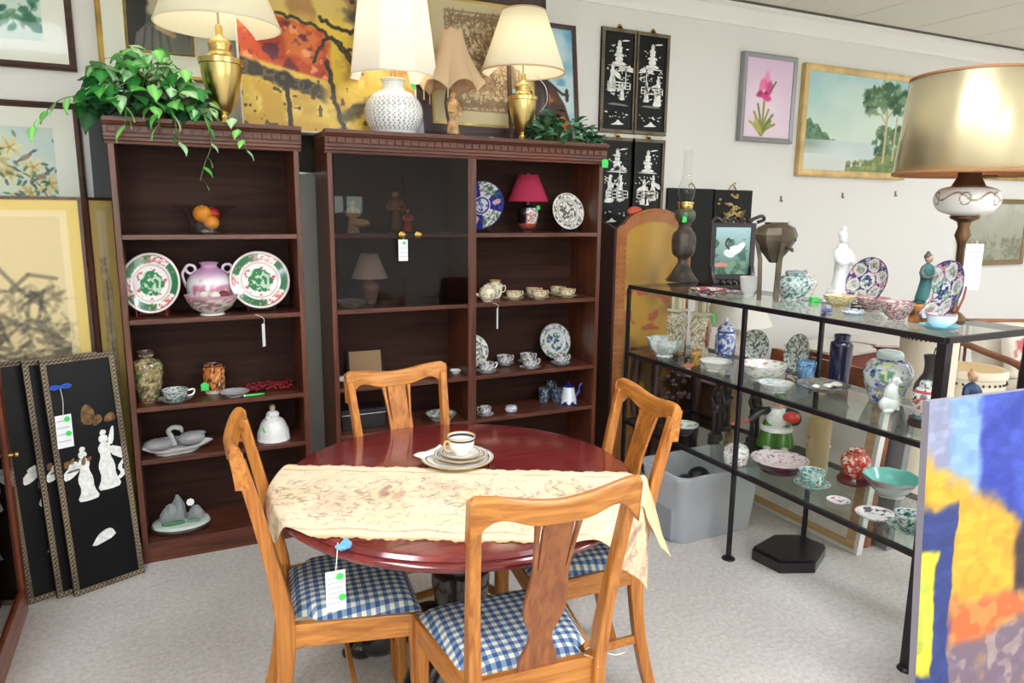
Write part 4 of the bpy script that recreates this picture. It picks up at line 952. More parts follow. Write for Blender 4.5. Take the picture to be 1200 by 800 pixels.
p = lamp_at(612, 3.36); L = thing('table_lamp', 'brass urn lamp with a pleated white shade, beside the fern greenery on the wide bookcase', 'lamp', p)
MB().lathe(URN*np.array([.86, .82]), 40).build('urn_base', M_brass, L); shade(L, .205, .105, .285, .335, M_shc, pleat=.006, npl=72, trim=M_shb, lit=1.3)
MB().tube(curve3([(.05, -.02, .33), (.10, -.05, .27), (.12, -.03, .2), (.11, .02, .16)], 5), .002, 6).build('pull_cord', plain('cord_pale', (220, 214, 200), .6), L)
# white pierced ceramic lamp with a faceted shade
p = lamp_at(462, 3.385); L = thing('table_lamp', 'white pierced ceramic globe lamp with a tall faceted white shade', 'lamp', p)
def pierced(th, r, z, s, v): 
    n = np.full((len(th), 3), 240.0); k = (np.sin(th*34+(np.round(z/.0105) % 2)*pi+.8*np.sin(z*300))*np.sin(z*2*pi/.0105) > .42)&(z > .02)&(z < .26); n[k] = (132, 126, 122); return n
P = smooth_prof([(0, 0), (.085, 0), (.112, .03), (.133, .085), (.128, .14), (.095, .185), (.055, .205), (.05, .235), (.055, .255), (0, .256)], 10)
MB().lathe(smooth_prof([(0, 0), (.085, 0), (.112, .03), (.133, .085), (.128, .14), (.095, .185), (.055, .205), (.05, .235), (.055, .255), (0, .256)], 16), 260, pierced).build('lamp_base', painted('p_ceramic', .22, coat=.5), L)
MB().lathe([(.012, .25), (.012, .34), (0, .34)], 12).build('socket', M_brass, L)
shade(L, .205, .152, .415, .262, M_shw, n=8, th0=radians(12), smooth=False, trim=M_shw, lit=1.5)
MB().prism(disc(0, 0, .016, 12), .002, 'Y', 0).build('price_sticker', plain('sticker_green', (70, 214, 96), .6), L, loc=(.07, -.085, .215), rot=(radians(-25), 0, radians(38)))
# small figural lamp with a scalloped shade
p = lamp_at(531, 3.33); L = thing('table_lamp', 'small lamp with a carved figure stem and a scalloped beige shade', 'lamp', p)
M_fig = plain('carved_figure', (190, 150, 100), .45, var=.25, vscale=30); M_darkb = plain('dark_base', (58, 36, 30), .4)
MB().lathe([(0, 0), (.058, 0), (.058, .01), (.05, .014), (0, .014)], 24).build('lamp_foot', M_darkb, L)
m = MB(); m.lathe(smooth_prof([(.024, .014), (.03, .03), (.02, .09), (.026, .13), (.022, .165), (.01, .18), (0, .182)], 4), 14); m.ell((0, 0, .195), (.014, .016, .018)); m.tube([(.02, -.01, .16), (.036, -.02, .12), (.018, -.03, .10)], .007, 6); m.tube([(-.02, -.01, .16), (-.03, -.025, .12), (-.005, -.035, .115)], .007, 6)
m.build('carved_figure', M_fig, L)
MB().tube(curve3([(-.01, .02, .05), (-.03, .02, .16), (-.015, .01, .25), (0, 0, .32)], 5), .006, 8).build('lamp_stem', M_darkb, L)
n = 72; V = []
for i in range(15):
    t = i/14; row = []
    for j in range(n):
        a = 2*pi*j/n; k = abs(sin(a*3)); r = .04+.105*(1-t)**1.5+.006; r *= 1+.10*(k-.5)*(1-t)
        z = .245+.235*t - (.045*(1-k)**1.2)*(1-t)**2 + .012*(1-k)*t**3; row.append((r*cos(a), r*sin(a), z))
    V.append(row)
m = MB(); m.grid(np.array(V), None, closed=True); m.build('lamp_shade', M_shb, L, solid=.002)
for j in range(6):
    a = pi/6*(2*j); r = .151*.95
    MB().tube([(r*cos(a), r*sin(a), .205), (r*cos(a), r*sin(a), .165)], .003, 6).build('tassel', M_shb, L)

# ---- leaves: one heart-shaped mesh per colour, every leaf a part of its plant
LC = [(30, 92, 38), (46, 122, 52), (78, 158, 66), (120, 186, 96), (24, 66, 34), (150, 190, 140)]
def leaf_mesh(name, c, c2, w=.75):
    m = MB(); k = 7; V = []
    for i in range(k):
        t = i/(k-1); hw = w*.5*(sin(pi*min(1, t*1.02)**.62))*(1-.12*t) if 0 < t < 1 else 0.0
        V.append([(-hw, t, .10*sin(pi*t)-.09*hw), (0, t, .06*sin(pi*t)-.08*t*t), (hw, t, .10*sin(pi*t)-.09*hw)])
    col = np.array([[c, c2, c]]*k, float); m.grid(np.array(V), lin(col))
    o = m.build(name, M_leaf, None); me = o.data; bpy.data.objects.remove(o); return me
M_leaf = painted('p_leaf', .42, coat=.15)
IVY = [leaf_mesh('ivy_leaf', c, tuple(min(255, v*1.25+14) for v in c)) for c in LC]
FERN = [leaf_mesh('greenery_leaf', c, tuple(v*1.15 for v in c), .5) for c in [(44, 92, 58), (70, 124, 84), (32, 70, 46), (108, 156, 116)]]
def put_leaf(root, me, p, s, yaw, pit, roll=0.0, nm='leaf'):
    o = bpy.data.objects.new(nm, me); COL.objects.link(o); o.parent = root
    o.matrix_basis = Matrix.Translation(Vector(p)) @ Matrix.Rotation(yaw, 4, 'Z') @ Matrix.Rotation(pit, 4, 'X') @ Matrix.Rotation(roll, 4, 'Y') @ Matrix.Diagonal((s, s, s, 1)); return o
M_vine = plain('vine', (92, 116, 62), .6)
R = random.Random(11)
p = colx(180, 3.36, CT); iv = thing('ivy_plant', 'trailing green ivy plant spilling over the top of the narrow bookcase', 'plant', p)
MB().lathe([(0, 0), (.06, 0), (.085, .09), (.09, .095), (.08, .095), (.07, .08), (0, .08)], 20).build('plant_pot', plain('pot', (70, 50, 40), .6), iv)
m = MB(); cnt = 0
for i in range(260):
    a = R.uniform(0, 2*pi); q = R.random()**.5; el = R.random()
    x, y = .235*q*cos(a)-.015, .15*q*sin(a)-.04
    z = .02+.265*sqrt(max(0, 1-q*q))*el**.6+.015-(.03*max(0, -y/.15))
    if i % 4 == 0: m.tube(curve3([(x*.2, y*.2, .07), (x*.6, y*.6, z*.7+.03), (x, y, z)], 3), .002, 5)
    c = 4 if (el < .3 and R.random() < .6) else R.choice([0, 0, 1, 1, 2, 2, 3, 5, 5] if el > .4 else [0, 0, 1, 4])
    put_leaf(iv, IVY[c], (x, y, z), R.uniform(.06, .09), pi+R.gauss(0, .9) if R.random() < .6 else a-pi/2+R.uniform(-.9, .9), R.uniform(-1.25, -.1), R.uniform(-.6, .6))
def trail(pts, n, s=.05):
    P = curve3(pts, 8); m.tube(P, .002, 5)
    for i in range(n):
        q = P[int((i+.6)/n*(len(P)-1))]; put_leaf(iv, IVY[R.choice([1, 2, 3, 3, 5])], (q[0], q[1]-.006, q[2]), s*R.uniform(.85, 1.15), R.choice((-1, 1))*R.uniform(.3, 1.5)+pi, -1.1+R.uniform(-.3, .2), R.uniform(-.3, .3))
trail([(.14, -.14, .05), (.19, -.20, .0), (.20, -.21, -.09), (.17, -.21, -.17), (.15, -.21, -.235)], 7)
trail([(-.10, -.14, .06), (-.09, -.20, .02), (-.10, -.21, -.05)], 4, .065)
trail([(.0, -.14, .06), (.01, -.20, .03), (.02, -.21, -.04)], 4, .07)
trail([(.18, -.12, .06), (.27, -.19, .03), (.31, -.20, -.05), (.335, -.20, -.12)], 6)
trail([(.05, -.14, .06), (.07, -.20, .02), (.08, -.21, -.06), (.09, -.21, -.10)], 4, .06)
trail([(-.22, -.08, .08), (-.30, -.14, .05), (-.36, -.16, -.01), (-.40, -.16, -.06)], 6, .06)
m.build('vine_stems', M_vine, iv)
p = colx(655, 3.36, CT); fe = thing('greenery_plant', 'dark green leafy spray lying at the right end of the wide bookcase top', 'plant', p)
m = MB()
for i in range(200):
    a = R.uniform(0, 2*pi); q = R.random()**.5; x, y = .015+.205*q*cos(a), .13*q*sin(a)-.03; z = .012+.15*sqrt(max(0, 1-q*q))*R.random()**.6*(1-.5*max(0, x/.2))
    if i % 3 == 0: m.tube([(x*.3, y*.3, .01), (x, y, z)], .0015, 5)
    put_leaf(fe, FERN[R.choice([0, 0, 1, 2, 3])], (x, y, z), R.uniform(.05, .075), a-pi/2+R.uniform(-1.2, 1.2), R.uniform(-.8, .5), R.uniform(-.6, .6))
m.build('stems', M_vine, fe)
o = tag(MB().tube(curve3([(.03*cos(a)*(1+.3*sin(3*a)), .022*sin(a), .004+.004*sin(2*a)) for a in np.linspace(0, 9, 24)], 3), .0016, 6).build('string_coil', plain('string', (214, 206, 190), .8), loc=colx(577, 3.28, CT)), 'small coil of pale string on top of the wide bookcase', 'string')

# ---- price tags
M_card = painted('p_card', .7)
def price_tag(label, P, w, h, rz=0.0, stickers=((.6, .8),), string=.05, tilt=0.0, lines=5, group=None, to=None):
    r = thing('price_tag', label, 'price tag', P, rot=(tilt, 0, rz), group=group)
    c = Cv(w, h, 90); c.fill((246, 244, 246)); R_ = random.Random(int(h*1e4))
    for i in range(lines):
        y = .82-.62*i/max(1, lines-1); x = .12*c.a
        while x < .82*c.a: l = R_.uniform(.05, .16)*c.a; c.line([(x, y), (x+l*.4, y+.012), (x+l, y-.008)], .012, (120, 130, 150), .8); x += l+.05*c.a
    m = c.mesh('card', M_card, r, 0, .0012); m.location = (0, 0, -string-h/2)
    for fx, fz in stickers:
        MB().prism(disc(0, 0, w*.19, 14), .001, 'Y', -.0015).build('sticker', MATS['sticker_green'], m, loc=((fx-.5)*w, 0, (fz-.5)*h))
    MB().tube(curve3([to or (0, .0, 0), (w*.08, -.002, -string*.5), (0, -.001, -string-h*.05)], 5), .0012, 5).build('string', MATS['thread'], r)
    return r

# ================================================================== CHINA AND ORNAMENTS
M_por = painted('p_porcelain', .16, coat=.6); M_matt = painted('p_earthen', .5, coat=.1); M_silver = plain('silver', (206, 208, 212), .45, .4)
M_clear = glass('clear_glass', (250, 253, 252), 1.4, .0, 2.2)
PF = dict(
 bowl=[(0, 0), (.45, 0), (.44, .10), (.42, .13), (.66, .30), (.87, .62), (1, 1), (.965, 1.0), (.84, .64), (.6, .3), (.3, .2), (0, .19)],
 dish=[(0, 0), (.6, 0), (.6, .12), (.8, .45), (1, 1), (.985, 1.06), (.78, .62), (.58, .3), (.3, .25), (0, .25)],
 plate=[(0, 0), (.56, 0), (.57, .15), (.66, .45), (1, .92), (1, 1.08), (.98, 1.1), (.68, .72), (.6, .42), (.3, .36), (0, .36)],
 cup=[(0, 0), (.52, 0), (.5, .07), (.56, .1), (.82, .34), (.93, .7), (1, 1), (.965, 1.0), (.88, .68), (.74, .34), (.4, .16), (0, .14)],
 ginger=[(0, 0), (.62, 0), (.66, .03), (.86, .25), (1, .47), (.96, .62), (.74, .76), (.5, .80), (.5, .81), (.54, .82), (.55, .90), (.44, .96), (.12, .98), (.0, 1.0)],
 jar=[(0, 0), (.62, 0), (.64, .04), (.84, .3), (1, .6), (.95, .76), (.66, .86), (.62, .9), (.74, .96), (.76, 1), (.66, 1.0), (.55, .9), (0, .88)],
 tall=[(0, 0), (.6, 0), (.66, .03), (.85, .3), (1, .62), (.92, .78), (.52, .86), (.48, .92), (.6, .98), (.62, 1.0), (.5, 1.0), (.4, .9), (0, .88)],
 bottle=[(0, 0), (.72, 0), (.82, .06), (1, .3), (.96, .45), (.7, .58), (.5, .68), (.46, .84), (.56, .98), (.58, 1), (.48, 1), (.38, .86), (0, .8)],
 cyl=[(0, 0), (.86, 0), (.9, .02), (.93, .3), (1, .72), (.96, .84), (.7, .88), (.66, .92), (.72, .97), (.72, 1), (.62, 1), (.58, .9), (0, .88)],
 cylg=[(0, 0), (.94, 0), (1, .03), (1, .97), (.97, 1.0), (.92, .97), (.92, .05), (0, .04)])
def porc(base, spots=(), bands=(), seed=1, sc=None):
    def fn(th, r, z, s, v):
        c = np.tile(np.asarray(base, float), (len(th), 1)); H = z.max()+1e-9; k = sc or 6.2/ max(H, r.max())
        for i, (col, f, thr) in enumerate(spots):
            n = fbm3(v[:, 0]*k*f, v[:, 1]*k*f, v[:, 2]*k*f, seed+i*5, 2); m = sstep(thr, thr+.05, n)[:, None]; c = c+(np.asarray(col, float)-c)*m
        for a, b, col in bands: m = ((z/H >= a) & (z/H <= b)); c[m] = col
        return c
    return fn
def radial(R, base, rings=(), spots=(), panels=None, medal=None, seed=1):
    """plate decoration: rings (r0, r1, colour), noise spots (colour, r0, r1, scale, threshold), panels (count, r0, r1, colours, duty)"""
    def fn(th, r, z, s, v):
        q = r/R; c = np.tile(np.asarray(base, float), (len(th), 1))
        if panels:
            for n, r0, r1, cols, duty, off in panels:
                ph = ((th+off)/(2*pi)*n) % 1; k = ((th+off)/(2*pi)*n).astype(int) % len(cols); ca = np.array(cols, float)[k]
                m = (q > r0) & (q < r1) & (ph < duty); c[m] = ca[m]
        for i, (col, r0, r1, sc, thr) in enumerate(spots):
            n = fbm3(v[:, 0]*sc/R, v[:, 1]*sc/R, v[:, 0]*0, seed+7*i, 2); m = (sstep(thr, thr+.04, n)*((q > r0) & (q < r1)))[:, None]; c = c+(np.asarray(col, float)-c)*m
        for r0, r1, col in rings: m = (q >= r0) & (q <= r1); c[m] = col
        return c
    return fn
def plate_prof(R, H, n=26):
    P = np.array(PF['plate'])*np.array([R, H]); Q = [P[0]]
    for a, b in zip(P[:-1], P[1:]):
        k = max(1, int(np.hypot(*(b-a))/(R/n)))
        for i in range(1, k+1): Q.append(a+(b-a)*i/k)
    return np.array(Q)
def dens(pf, R, H, k=4): return smooth_prof(np.array(PF[pf] if isinstance(pf, str) else pf)*np.array([R, H]), k)
def vessel(name, label, cat, loc, pf, R, H, col, mat=None, n=40, k=4, rf=None, rz=0.0, group=None, parent=None):
    o = MB().lathe(dens(pf, R, H, k), n, col, rf).build(name, mat or M_por, parent)
    o.location = loc; o.rotation_euler = (0, 0, rz)
    if label: tag(o, label, cat, group)
    return o
def child(parent, mb, name, mat, loc=None, rot=None, smooth=True): return mb.build(name, mat, parent, smooth, loc=loc, rot=rot)
def handle_mb(r, z0, z1, out, t=.003, ang=0.0, col=(245, 242, 236)):
    P = curve3([(r*.96, 0, z1), (r+out*.8, 0, z1+.004), (r+out, 0, (z0+z1)/2+.004), (r+out*.6, 0, z0+.004), (r*.9, 0, z0)], 5)
    return MB().at((0, 0, 0), (0, 0, ang)).tube(P, t, 8, col)
def cup(label, loc, R, H, col, ang=0.0, group=None, hcol=(245, 242, 236), name='teacup'):
    o = vessel(name, label, 'cup', loc, 'cup', R, H, col, n=44, k=5, group=group)
    child(o, handle_mb(R, H*.3, H*.82, R*.45, R*.075, ang, hcol), 'handle', M_por); return o
def saucer(label, loc, R, col, group=None): 
    return vessel('saucer', label, 'saucer', loc, 'dish', R, R*.22, col, n=56, k=6, group=group)
def standing_plate(label, P, R, fn, yaw=0.0, tilt=74, group=None, name='plate', H=None, n=112, stand='dark', sx=1.0):
    """P: point of the shelf under the plate's lowest rim"""
    H = H or R*.14; a = radians(tilt)
    o = MB().lathe(plate_prof(R, H, 30), n, fn).build(name, M_por, None)
    o.rotation_euler = (a, 0, yaw); o.scale = (sx, 1, 1); o.location = Vector(P)+Vector((0, 0, R*sin(a)+.012)); tag(o, label, 'plate', group)
    if stand:
        st = MB()
        for s in (-1, 1):
            x = s*R*.45
            st.tube([(x, -R*.30, .004), (x, .0+R*.05, .006), (x*.5, R*cos(a)*.8+.03, R*.9), (x*.3, R*cos(a)*1.1+.032, R*1.25)], .0035, 6)
            st.tube([(x, -R*.30, .004), (x, -R*.32, .03)], .0035, 6)
        st.tube([(-R*.45, R*.05, .006), (R*.45, R*.05, .006)], .003, 6)
        mt = plain('stand_dark', (44, 28, 26), .4) if stand == 'dark' else plain('stand_red', (120, 44, 34), .4)
        t = st.build('plate_stand', mt, None); t.location = Vector(P); t.rotation_euler = (0, 0, yaw)
        tag(t, 'small easel under the '+' '.join(label.split(',')[0].split()[:11]), 'plate stand')
    return o
YS = 3.33
def on(px, k, Y=YS): return colx(px, Y, SH[k]+.0005)
# ---------- narrow bookcase
# shelf 1: glass bowl of fruit
p = on(242, 0, 3.37); g = vessel('glass_bowl', 'flared clear glass bowl holding fruit on the top shelf of the narrow bookcase', 'bowl', p, [(0, 0), (.5, 0), (.52, .08), (.55, .45), (.72, .8), (1, 1), (.99, 1.02), (.70, .84), (.52, .5), (.49, .14), (0, .12)], .125, .115, None, M_clear, n=48)
M_or = plain('orange_peel', (236, 144, 40), .45, bump=.25, bscale=300)
for q, r, lab, m_ in (((-.012, -.015, .082), .038, 'larger orange lying on top in the glass bowl', M_or), ((.022, -.018, .047), .031, 'smaller orange low in the glass bowl', M_or), ((.03, .02, .082), .03, 'red fruit behind the oranges in the glass bowl', plain('red_fruit', (190, 34, 44), .35))):
    f = MB().ell((0, 0, 0), (r, r, r*.94), 24, 16).build('orange' if 'orange' in lab and 'red' not in lab else 'apple', m_, loc=Vector(p)+Vector(q)); tag(f, lab, 'fruit')
    child(f, MB().lathe([(0, 0), (.004, 0), (.003, .005), (0, .005)], 8), 'stem', plain('stem_green', (80, 96, 40), .6), loc=(0, 0, r*.9))
# shelf 2: dragon plates, pink vase, bowl of eggs
def dragon(R):
    f0 = radial(R, (244, 240, 238), [(.965, 1.01, (226, 196, 190)), (.90, .915, (70, 120, 84)), (.60, .615, (200, 170, 160))],
        [((206, 130, 120), .64, .90, 11, .68)], [(3, .70, .90, [(24, 112, 68)], .62, .5), (3, .70, .90, [(226, 170, 160)], .0, 0)], None, 5)
    def fn(th, r, z, s, v):
        c = f0(th, r, z, s, v); q = r/R
        nn = fbm3(v[:, 0]*5/R, v[:, 1]*5/R, v[:, 0]*0, 21, 3); w = .40+.16*(nn-.5); sw = np.sin(th*1.0-q*24+5*nn)*np.where(fbm3(v[:, 0]*8/R, v[:, 1]*8/R, v[:, 0]*0, 5, 2) > .5, 1, 0)
        m = (q < w); c[m] = (22, 120, 66); m2 = m & ((sw > .5) | (fbm3(v[:, 0]*10/R, v[:, 1]*10/R, z*0, 31, 2) > .60)); c[m2] = (186, 214, 190)
        m3 = (q > .42) & (q < .56) & (fbm3(v[:, 0]*9/R, v[:, 1]*9/R, z*0, 41, 2) > .68); c[m3] = (196, 96, 100); 
        ph = ((th+.5)/(2*pi)*3) % 1; m4 = (q > .69) & (q < .92) & (ph > .66) & (ph < .96); n = fbm3(v[:, 0]*26/R, v[:, 1]*26/R, v[:, 0]*0, 3, 2); c[m4 & (n > .48)] = (208, 112, 110)
        return c
    return fn
for px, yaw, lab in ((181, -.22, 'green dragon plate at the left of the second shelf in the narrow bookcase'), (306, .0, 'green dragon plate at the right of the second shelf, past the pink vase')):
    standing_plate(lab, on(px, 1, 3.355), .127, dragon(.127), yaw, 76, 'green dragon plates', stand='red' if px < 200 else 'dark', sx=.9 if px < 200 else 1)
p = on(248, 1, 3.42)
p.y = 3.405; v = vessel('moon_vase', 'pink and white round vase with two looped handles on the second shelf', 'vase', p+Vector((0, 0, 0)), [(0, 0), (.5, 0), (.52, .05), (.8, .2), (1, .48), (.86, .72), (.5, .86), (.36, .9), (.34, .95), (.42, 1), (.3, 1), (.24, .9), (0, .88)], .098, .215, lambda th, r, z, s, v: np.array((240, 236, 238.))+(np.array((206, 160, 196.))-240)*sstep(.135, .185, z)[:, None]+(np.array((205, 130, 160.))-240)*(sstep(.6, .66, fbm3(v[:, 0]*28, v[:, 1]*28, v[:, 2]*28, 3, 2))*(np.abs(z-.11) < .035)*(np.cos(th+pi/2) > .7))[:, None])
for s in (-1, 1): child(v, MB().tube(curve3([(s*.095, 0, .11), (s*.108, 0, .16), (s*.10, 0, .185), (s*.082, 0, .205), (s*.06, 0, .20), (s*.056, 0, .18), (s*.072, 0, .168), (s*.088, 0, .175), (s*.092, 0, .188)], 5), .006, 8, (232, 206, 224)), 'handle', M_por)
p = on(249, 1, 3.30)
g = vessel('porcelain_bowl', 'patterned porcelain bowl with a pink rim in front of the pink vase', 'bowl', p, 'bowl', .107, .083, porc((206, 198, 190), [((130, 110, 104), 3, .52), ((180, 90, 100), 2, .66)], [(.86, 1.1, (196, 142, 160)), (0, .12, (230, 226, 220))], 4))
for i, (x, y, col) in enumerate(((-.025, .01, (236, 226, 214)), (.012, -.02, (240, 232, 222)), (.05, .0, (120, 50, 40)), (.03, .035, (90, 140, 80)))):
    e = MB().ell((0, 0, 0), (.024, .020, .019), 16, 10, col).build('stone_egg', M_matt, loc=Vector(p)+Vector((x, y, .082))); tag(e, ['cream stone egg at the left in the pink-rimmed bowl', 'white stone egg in the middle of the pink-rimmed bowl', 'red-brown stone egg in the pink-rimmed bowl', 'green stone egg at the back of the pink-rimmed bowl'][i], 'egg')
a = colx(308, CF-.006, SH[1]); price_tag('narrow white price tag hanging from the second shelf of the narrow bookcase', (a.x, CF-.004, SH[1]+.004), .022, .10, .9, (), .045, lines=0, to=(-.04, .012, .001))
# shelf 3
p = on(175, 2, 3.36); vessel('satsuma_vase', 'brown and gold patterned vase on the third shelf of the narrow bookcase', 'vase', p, 'tall', .064, .215, porc((150, 132, 92), [((92, 74, 56), 2.5, .5), ((196, 180, 130), 3, .58), ((92, 110, 80), 2, .62)], [(.86, .9, (70, 52, 46)), (.95, 1.1, (84, 66, 56)), (0, .04, (120, 80, 60))], 6), n=64, k=8)
p = on(206, 2, 3.30); saucer('grey patterned saucer on the third shelf beside the brown vase', p, .068, porc((196, 202, 200), [((96, 108, 108), 4, .52)], (), 2)); cup('grey patterned teacup beside the brown vase in the narrow bookcase', Vector(p)+Vector((0, 0, .006)), .052, .046, porc((206, 212, 208), [((80, 100, 96), 4, .5)], (), 3), 0)
p = on(252, 2, 3.40); v = vessel('brush_pot', 'orange and black painted tumbler with a green sticker on the third shelf', 'cup', p, [(0, 0), (.8, 0), (.82, .1), (.9, .14), (1, .98), (.96, 1), (.85, .2), (0, .18)], .048, .118, porc((206, 120, 60), [((60, 26, 24), 2.6, .52), ((236, 200, 140), 3, .62)], [(0, .12, (226, 214, 204)), (.94, 1.1, (80, 50, 40))], 9), M_por, n=56, k=10)
child(v, MB().prism([(-.016, -.016), (.016, -.016), (.016, .012), (0, .024), (-.016, .012)], .002, 'Y', 0), 'price_sticker', MATS['sticker_green'], loc=(-.042, -.052, .04), smooth=False)
p = on(275, 2, 3.31); vessel('silver_dish', 'small oval silver dish lying on the third shelf', 'dish', p, 'dish', .062, .018, None, M_silver, rf=lambda th, z: 1+.05*np.cos(12*th))
p = on(316, 2, 3.38); m = MB(); R = random.Random(3)
for i in range(150): m.ell((.10*R.uniform(-1, 1), .06*R.uniform(-1, 1), .008+.02*R.random()*(1-i/150)), (.0075, .0075, .0075), 7, 5)
o = tag(m.build('bead_string', plain('red_beads', (126, 30, 36), .35), loc=p), 'heap of dark red beads on the third shelf of the narrow bookcase', 'beads'); o['kind'] = 'stuff'
p = on(298, 2, 3.265); o = tag(MB().tube([(-.036, 0, .005), (.0, 0, .005), (.03, .004, .005)], .005, 8).tube([(.03, .004, .005), (.042, .005, .005)], .0035, 8).build('green_pen', plain('pen_green', (70, 210, 90), .4), loc=p), 'short bright green pen at the edge of the third shelf', 'pen'); child(o, MB().tube([(-.036, 0, .005), (-.044, -.001, .005)], .0055, 8), 'pen_cap', plain('pen_white', (236, 240, 232), .4))
# shelf 4
p = on(205, 3, 3.33); d = vessel('swan_dish', 'white lobed dish with a grey swan neck on the fourth shelf', 'dish', p, 'dish', .138, .032, lambda th, r, z, s, v: np.tile((240, 238, 236.), (len(th), 1)), rf=lambda th, z: (1+.1*np.cos(3*th+.6)+.03*np.cos(9*th))*(1-.28*np.abs(np.sin(th))), n=72)
child(d, MB().tube(curve3([(.0, .02, .02), (-.01, .02, .06), (-.02, .02, .085), (.0, .02, .10), (.028, .02, .092), (.034, .018, .072)], 6), [.014, .014, .013, .013, .012, .012, .011, .011, .011, .01, .01, .01, .01, .01, .01, .01, .01, .01, .01, .01, .011, .011, .012, .013, .012, .01, .008, .007, .006, .004, .003][:31], 10), 'swan_neck', plain('swan_grey', (170, 166, 164), .3, coat=.4))
child(d, MB().ell((-.065, .01, .035), (.06, .045, .025), 18, 10).ell((.07, .02, .045), (.055, .04, .03), 18, 10).ell((.10, .03, .06), (.03, .02, .012), 12, 8), 'swan_wing', plain('swan_wing', (150, 148, 150), .3, coat=.4))
p = on(321, 3, 3.33); d = vessel('lady_bell', 'white porcelain lady in a wide skirt with a green price dot on the fourth shelf', 'figurine', p, [(0, 0), (.98, 0), (1, .05), (.95, .3), (.72, .56), (.44, .66), (.3, .7), (.0, .71)], .069, .155, lambda th, r, z, s, v: np.tile((242, 240, 238.), (len(th), 1)), rf=lambda th, z: 1+.03*np.cos(14*th)*(z < .05))
child(d, MB().ell((0, 0, .115), (.03, .022, .022), 14, 8, (226, 222, 226)).ell((-.02, -.018, .108), (.016, .02, .012), 10, 6, (240, 238, 236)), 'bodice', M_por); child(d, MB().ell((0, -.002, .147), (.013, .013, .015), 12, 8, (222, 196, 176)), 'head', M_por); child(d, MB().ell((0, .003, .153), (.0145, .0135, .012), 12, 8, (150, 120, 90)), 'hair', M_por)
child(d, MB().prism(disc(0, 0, .016, 14), .002, 'Y', 0), 'price_sticker', MATS['sticker_green'], loc=(-.038, -.046, .062), rot=(radians(-24), 0, radians(-35)))
# bottom shelf: rock crystal landscape on an oval base
p = Vector(colx(213, 3.36, .091)); d = tag(MB().lathe([(0, 0), (.125, 0), (.128, .012), (.12, .02), (0, .02)], 48).build('crystal_scene', MATS['dark_base'], loc=p), 'frosted glass mountain ornament on a dark oval base, bottom shelf of the narrow bookcase', 'ornament'); d.scale = (1, .75, 1)
child(d, MB().lathe([(0, .02), (.12, .02), (.116, .032), (.095, .036), (0, .036)], 48, (206, 216, 206)), 'snow_ground', M_matt)
M_ice = glass('frosted_glass', (222, 226, 226), 1.4, .25, 1.0, .55); m = MB(); R = random.Random(8)
for i in range(16):
    x, y = R.uniform(-.07, .07), R.uniform(-.03, .04); h = .045+.075*(1-abs(x)/.085)*R.uniform(.6, 1); m.at((x, y, .034), (R.uniform(-.12, .12), R.uniform(-.12, .12), R.uniform(0, 2))).lathe([(.027, 0), (.026, h*.55), (.016, h*.8), (.005, h)], 6)
child(d, m, 'glass_peak', M_ice, smooth=False); child(d, MB().ell((-.03, -.07, .044), (.05, .012, .012), 14, 7, (70, 120, 84)).ell((.05, -.065, .042), (.03, .012, .01), 14, 7, (110, 140, 118)), 'green_moss', M_matt)
child(d, MB().prism(disc(0, 0, .017, 7), .002, 'Y', 0), 'white_label', M_card and plain('label_white', (244, 244, 244), .6), loc=(.042, -.05, .125), rot=(-.2, .4, .1), smooth=False)

# ---------- wide bookcase, left bay
def statuette(name, label, P, h, cols, base, mat=None, arms=True, hat=None):
    """robed figure: base, robe, arms, head, hair"""
    r = tag(MB().lathe([(0, 0), (.19*h, 0), (.19*h, .04*h), (.16*h, .055*h), (0, .055*h)], 24, base).build(name, mat or M_matt, loc=P), label, 'figurine')
    robe, skin, hair, trim = cols
    child(r, MB().lathe(smooth_prof([(.16*h, .055*h), (.17*h, .09*h), (.13*h, .3*h), (.11*h, .45*h), (.125*h, .58*h), (.12*h, .68*h), (.06*h, .75*h), (.03*h, .77*h), (0, .775*h)], 4), 22, robe, rf=lambda th, z: 1+.05*np.cos(7*th)*(z < .4*h)), 'robe', mat or M_matt)
    if arms:
        m = MB()
        for s in (-1, 1): m.tube(curve3([(s*.10*h, 0, .69*h), (s*.18*h, -.02*h, .58*h), (s*.14*h, -.10*h, .50*h), (s*.05*h, -.13*h, .53*h)], 4), [.05*h]*8+[.042*h]*5, 10, trim)
        m.ell((.04*h, -.135*h, .53*h), (.03*h, .025*h, .025*h), 10, 6, skin).ell((-.04*h, -.135*h, .53*h), (.03*h, .025*h, .025*h), 10, 6, skin); child(r, m, 'sleeves', mat or M_matt)
    m = MB().ell((0, 0, .86*h), (.068*h, .072*h, .088*h), 16, 11, skin).ell((0, -.072*h, .85*h), (.012*h, .016*h, .018*h), 8, 5, skin)
    for s in (-1, 1): m.ell((s*.07*h, .005*h, .855*h), (.012*h, .016*h, .022*h), 8, 5, skin).ell((s*.026*h, -.066*h, .872*h), (.009*h, .006*h, .007*h), 7, 4, (30, 24, 22))
    m.ell((0, -.066*h, .815*h), (.02*h, .008*h, .006*h), 8, 4, (140, 60, 54)); child(r, m, 'head', mat or M_matt)
    child(r, MB().ell((0, .014*h, .895*h), (.078*h, .074*h, .072*h), 14, 8, hair).ell((0, .02*h, .97*h), (.035*h, .035*h, .03*h), 10, 6, hair), 'hair', mat or M_matt)
    return r
p = on(414, 0, 3.36); s = statuette('seated_figurine', 'small dark-haired figurine in a cream and gold robe, left behind the glass doors', p, .16, ((206, 186, 116), (222, 176, 140), (58, 34, 28), (216, 204, 140)), (226, 216, 200)); child(s, MB().ell((.03, -.02, .045), (.045, .03, .02), 14, 8, (210, 196, 130)), 'robe_train', M_matt)
